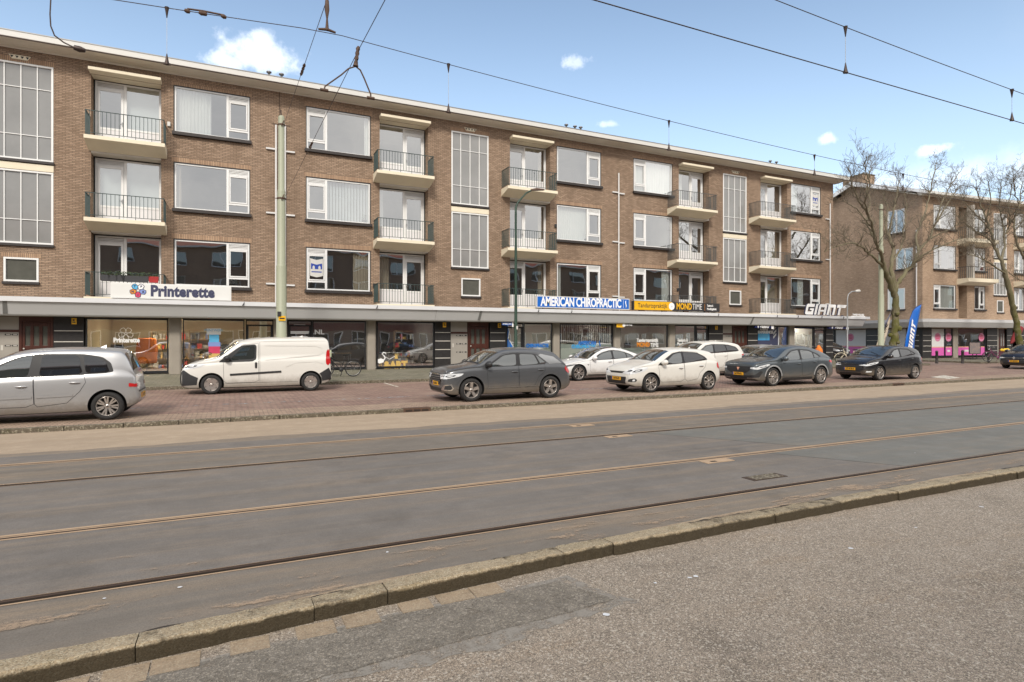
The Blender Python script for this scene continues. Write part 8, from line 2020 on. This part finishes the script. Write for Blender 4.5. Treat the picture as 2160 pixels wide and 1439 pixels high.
S10 = dict(SPEC['small']); S10['plate'] = ('KV-529-H', .47); S10['trim'] = [('grille', 'front', [(-.55, .62), (.55, .62), (.5, .70), (-.5, .70)], 'plastic_black', 0, .006), ('lower_grille', 'front', [(-.55, .30), (.55, .30), (.55, .52), (-.55, .52)], 'plastic_black', 0, .006), ('badge', 'front', [(-.07, .67), (0, .77), (.07, .67), (0, .57)], 'chrome', 0, .016), ('grille_bar', 'front', [(-.5, .655), (.5, .655), (.5, .672), (-.5, .672)], 'steel', 0, .012)]
c10 = build_car('hatchback', 'navy black hatchback with a round chrome nose badge', S10, 'paint_navy'); Yc = 17.7; c10.t.location = (wx(2168, Yc + .2), Yc + c10.Wd, Z_PARK + .004)
c11 = build_car('parked_car', 'black car standing in the side street half hidden by the building corner', dict(SPEC['hatch'], plate=None), 'paint_black'); c11.t.location = (wx(1780, 33.0), 33.0, .22); c11.t.rotation_euler = (0, 0, R(80))

# ------------------------------------------------------------------ bicycles
def bicycle(label, loc, rz, lean=.10, frame_m='plastic_black', crate=None, bag=None, steer=.0, rest=None, sc=1.0):
    t = thing('bicycle', label, 'bicycle', loc, rz, group='bicycles parked at the shop fronts'); t.rotation_euler = (lean, 0, rz); t.scale = (sc, sc, sc); Rw = .345; wb_ = 1.12
    for x in (0, wb_):
        mb = MB(); ring = [(x + Rw * math.cos(a), 0, Rw + .005 + Rw * math.sin(a)) for a in [2 * math.pi * k / 28 for k in range(29)]]; mb.tube([(x + (Rw - .02) * math.cos(a), 0, Rw + .005 + (Rw - .02) * math.sin(a)) for a in [2 * math.pi * k / 28 for k in range(29)]], .019, 6, 0, cap=False)
        mb.tube([(x + (Rw - .045) * math.cos(a), 0, Rw + .005 + (Rw - .045) * math.sin(a)) for a in [2 * math.pi * k / 28 for k in range(29)]], .009, 5, 1, cap=False)
        for k in range(18): a = 2 * math.pi * k / 18; mb.tube([(x, .02 * (-1) ** k, Rw), (x + (Rw - .045) * math.cos(a), 0, Rw + (Rw - .045) * math.sin(a))], .0022, 3, 1)
        mb.tube([(x, -.05, Rw), (x, .05, Rw)], .02, 7, 1); mb.build('wheel', M('rubber', 'steel'), t)
        mb = MB(); arc = [(x + (Rw + .03) * math.cos(a), 0, Rw + (Rw + .03) * math.sin(a)) for a in [R(20 + 150 * k / 14) for k in range(15)]] if x else [(x + (Rw + .03) * math.cos(a), 0, Rw + (Rw + .03) * math.sin(a)) for a in [R(10 + 160 * k / 14) for k in range(15)]]; mb.tube(arc, .016, 5); mb.build('mudguard', M(frame_m), t)
    bb = (.62, 0, .30); st = (.78, 0, .82); hd0 = (.20, 0, .72); hd1 = (.15, 0, .95)
    mb = MB(); 
    for a, b, r_ in [(hd0, bb, .019), (bb, st, .017), ((.19, 0, .80), (.70, 0, .56), .016), (bb, (wb_, .05, Rw), .011), (bb, (wb_, -.05, Rw), .011), (st, (wb_, .05, Rw), .010), (st, (wb_, -.05, Rw), .010), (hd0, hd1, .02), ((.22, .04, .66), (0, .05, Rw), .012), ((.22, -.04, .66), (0, -.05, Rw), .012), ((wb_ - .35, .06, .74), (wb_ + .25, .06, .74), .009), ((wb_ - .35, -.06, .74), (wb_ + .25, -.06, .74), .009), ((wb_ + .2, .06, .74), (wb_, .06, Rw), .007), ((wb_ + .2, -.06, .74), (wb_, -.06, Rw), .007), (st, (.80, 0, .92), .013)]: mb.tube([a, b], r_, 6)
    mb.tube([(.70, .03, .30), (.62, .16, .01)], .011, 5); mb.lathe([(.0, -.045), (.085, -.045), (.085, -.035), (0, -.035)], bb, axis='y', n=14); mb.tube([(.62, -.06, .30), (.62, -.09, .13), (.62, -.17, .13)], .011, 5); mb.tube([(.62, .06, .30), (.62, .09, .47), (.62, .17, .47)], .011, 5)
    mb.build('frame', M(frame_m), t)
    mb = MB(); mb.tube([(.36, -.29, .98), (.22, -.26, 1.04), (.12, -.10, 1.03), (.13, 0, .98), (.12, .10, 1.03), (.22, .26, 1.04), (.36, .29, .98)], .012, 6, 1); 
    for sg in (-1, 1): mb.tube([(.36, .29 * sg, .98), (.26, .272 * sg, 1.02)], .018, 6, 0)
    mb.tube([(.15, 0, .9), (.13, 0, 1.0)], .013, 6, 1); mb.lathe([(0, -.05), (.045, -.04), (.05, 0), (0, .02)], (.08, 0, .86), axis='x', n=10, m=1); mb.build('handlebar', M('plastic_black', 'chrome'), t)
    mb = MB(); mb.add([(.68, -.02, .93), (.68, .02, .93), (.95, .10, .95), (1.0, 0, .96), (.95, -.10, .95), (.70, 0, .88), (.95, .07, .90), (.95, -.07, .90)], [(0, 1, 2, 3, 4), (0, 5, 1), (1, 5, 6, 2), (2, 6, 3), (3, 6, 7), (4, 3, 7), (0, 4, 7, 5), (5, 7, 6)], 0); mb.build('saddle', M('plastic_black'), t)
    if crate:
        mb = MB(); x0, x1, z0, z1 = -.12, .20, .86, 1.12
        for (a, b, c, d) in [(x0, x1, -.19, -.175), (x0, x1, .175, .19)]: mb.box(a, b, c, d, z0, z1)
        mb.box(x0, x0 + .015, -.175, .175, z0, z1); mb.box(x1 - .015, x1, -.175, .175, z0, z1); mb.box(x0 + .015, x1 - .015, -.175, .175, z0, z0 + .015); tag(mb.build('crate', M(crate), None), 'pale green crate on the carrier of the black bicycle behind the van', 'crate'); o = bpy.context.scene.objects['crate']; o.matrix_world = Matrix.Translation(loc) @ t.rotation_euler.to_matrix().to_4x4() @ Matrix.Scale(sc, 4)
    if bag:
        mb = MB(); mb.tube([(wb_ - .36, 0, .80), (wb_ - .30, 0, .82), (wb_ + .15, 0, .82), (wb_ + .22, 0, .80)], [.05, .11, .11, .05], 10); o = mb.build('saddlebag', M(bag), None); tag(o, 'yellow bag lying on the carrier of the purple bicycle', 'bag'); o.matrix_world = Matrix.Translation(loc) @ t.rotation_euler.to_matrix().to_4x4() @ Matrix.Scale(sc, 4)
    return t
plain('crate_green', (.48, .53, .36), .6); plain('bag_yellow', (.75, .50, .03), .6); plain('frame_purple', (.16, .03, .09), .35); plain('frame_bronze', (.20, .10, .07), .35, metal=.3)
Yb = 25.4
xr = wx(745, Yb); bicycle('black bicycle with a pale green crate parked behind the white van', (xr - 1.12, Yb, zpav(Yb)), 0, .06, crate='crate_green')
Yb = 25.8; xr = wx(437, Yb); bicycle('bronze bicycle standing in front of the print shop window', (xr - .2, Yb, zpav(Yb)), 0, .08, 'frame_bronze')
for k, (px, lab) in enumerate([(1672, 'black bicycle leaning at the column of the cycle shop'), (1700, 'black bicycle parked before the cycle shop window')]):
    Yb = 27.2 + .3 * k; bicycle(lab, (wx(px, Yb), Yb, zpav(Yb)), R(-15 + 20 * k), .1)
Yb = 25.0; bicycle('bicycle with pale mudguards behind the bonnet of the black hatchback', (wx(1772, Yb), Yb, zpav(Yb)), R(-30), .14, 'cream')
s_ = (763 - 714) / (3735 - 2100.); Yb = (EYE - .26) * SA / s_; bicycle('purple bicycle with a yellow bag by the end of the pink shop', (wx(2090, Yb), Yb + .2, .26), R(-35), .05, 'frame_purple', bag='bag_yellow')
# red child seat shape beside the cycle shop door: a small display figure stand
x = wx(1727, 27.6); mb = MB(); mb.lathe([(.0, zpav(27.6)), (.22, zpav(27.6)), (.26, .7), (.24, 1.1), (.14, 1.3), (.05, 1.42), (0, 1.43)], (x, 27.6, 0), n=12); tag(mb.build('display_stand', M('orange_felt')), 'small orange red covered display stand at the cycle shop door', 'stand')

# ------------------------------------------------------------------ houses across the street, seen in the glass
def house_row():
    t = thing('terraced_houses', 'red roofed brick terrace mirrored in the windows', 'houses', (0, -12.5, 0)); x0, x1 = -60, 120
    hol = []; x = x0 + 1.0; k = 0
    while x < x1 - 4:
        for z0, z1 in ((.9, 2.6), (4.0, 5.6), (6.9, 8.5), (9.6, 11.1)): hol.append((x, x + 2.3, z0, z1, .12))
        hol.append((x + 2.9, x + 3.8, .1, 2.6, .12)); hol.append((x + 2.9, x + 3.8, 4.2, 5.6, .12)); x += 4.8; k += 1
    mb = MB(); wall_with_holes(mb, x0, x1, 0, 11.9, hol, 0, -.12); mb.build('wall', M('brick_opp'), t)
    rec = MB(); rec.add([(x0, .012, 2.75), (x1, .012, 2.75), (x1, .012, 3.6), (x0, .012, 3.6)], [(0, 1, 2, 3)]); rec.build('band', M('brick_red'), t)
    f = MB(); g = MB()
    for h in hol:
        a, b, c, d = h[:4]; q = .09
        f.box(a, b, -.10, -.04, c, c + q); f.box(a, b, -.10, -.04, d - q, d); f.box(a, a + q, -.10, -.04, c + q, d - q); f.box(b - q, b, -.10, -.04, c + q, d - q)
        if b - a > 1.5: f.box(a + .65, a + .74, -.10, -.04, c + q, d - q)
        g.add([(a, -.09, c), (b, -.09, c), (b, -.09, d), (a, -.09, d)], [(0, 1, 2, 3)])
    o = f.build('window', M('white_frame'), t); o['kind'] = 'stuff'; o = g.build('window_glass', M('car_glass'), t); o['kind'] = 'stuff'
    r = MB(); r.add([(x0, .5, 11.75), (x1, .5, 11.75), (x1, -5, 14.2), (x0, -5, 14.2)], [(0, 1, 2, 3)]); r.add([(x0, -5, 14.2), (x1, -5, 14.2), (x1, -10, 11.8), (x0, -10, 11.8)], [(0, 1, 2, 3)]); r.build('roof', M('roof_tile'), t)
    gtr = MB(); gtr.box(x0, x1, .0, .55, 11.62, 11.78); gtr.build('gutter', M('fascia_white'), t)
house_row()
# cars at the opposite kerb
for k, (src, x, y, rz, lab) in enumerate([(c9, 6.5, -8.2, 180, 'black hatchback at the opposite kerb mirrored in the shop glass'), (c5, 1.2, -8.2, 180, 'white hatchback at the opposite kerb mirrored in the shop glass'), (c10, 15.5, -8.2, 180, 'navy hatchback at the opposite kerb mirrored in the shop glass'), (c3, -5, -8.2, 180, 'grey compact off-roader at the opposite kerb mirrored in the shop glass')]):
    dup(src.t, (x + 4, y, .005), R(rz), lab)
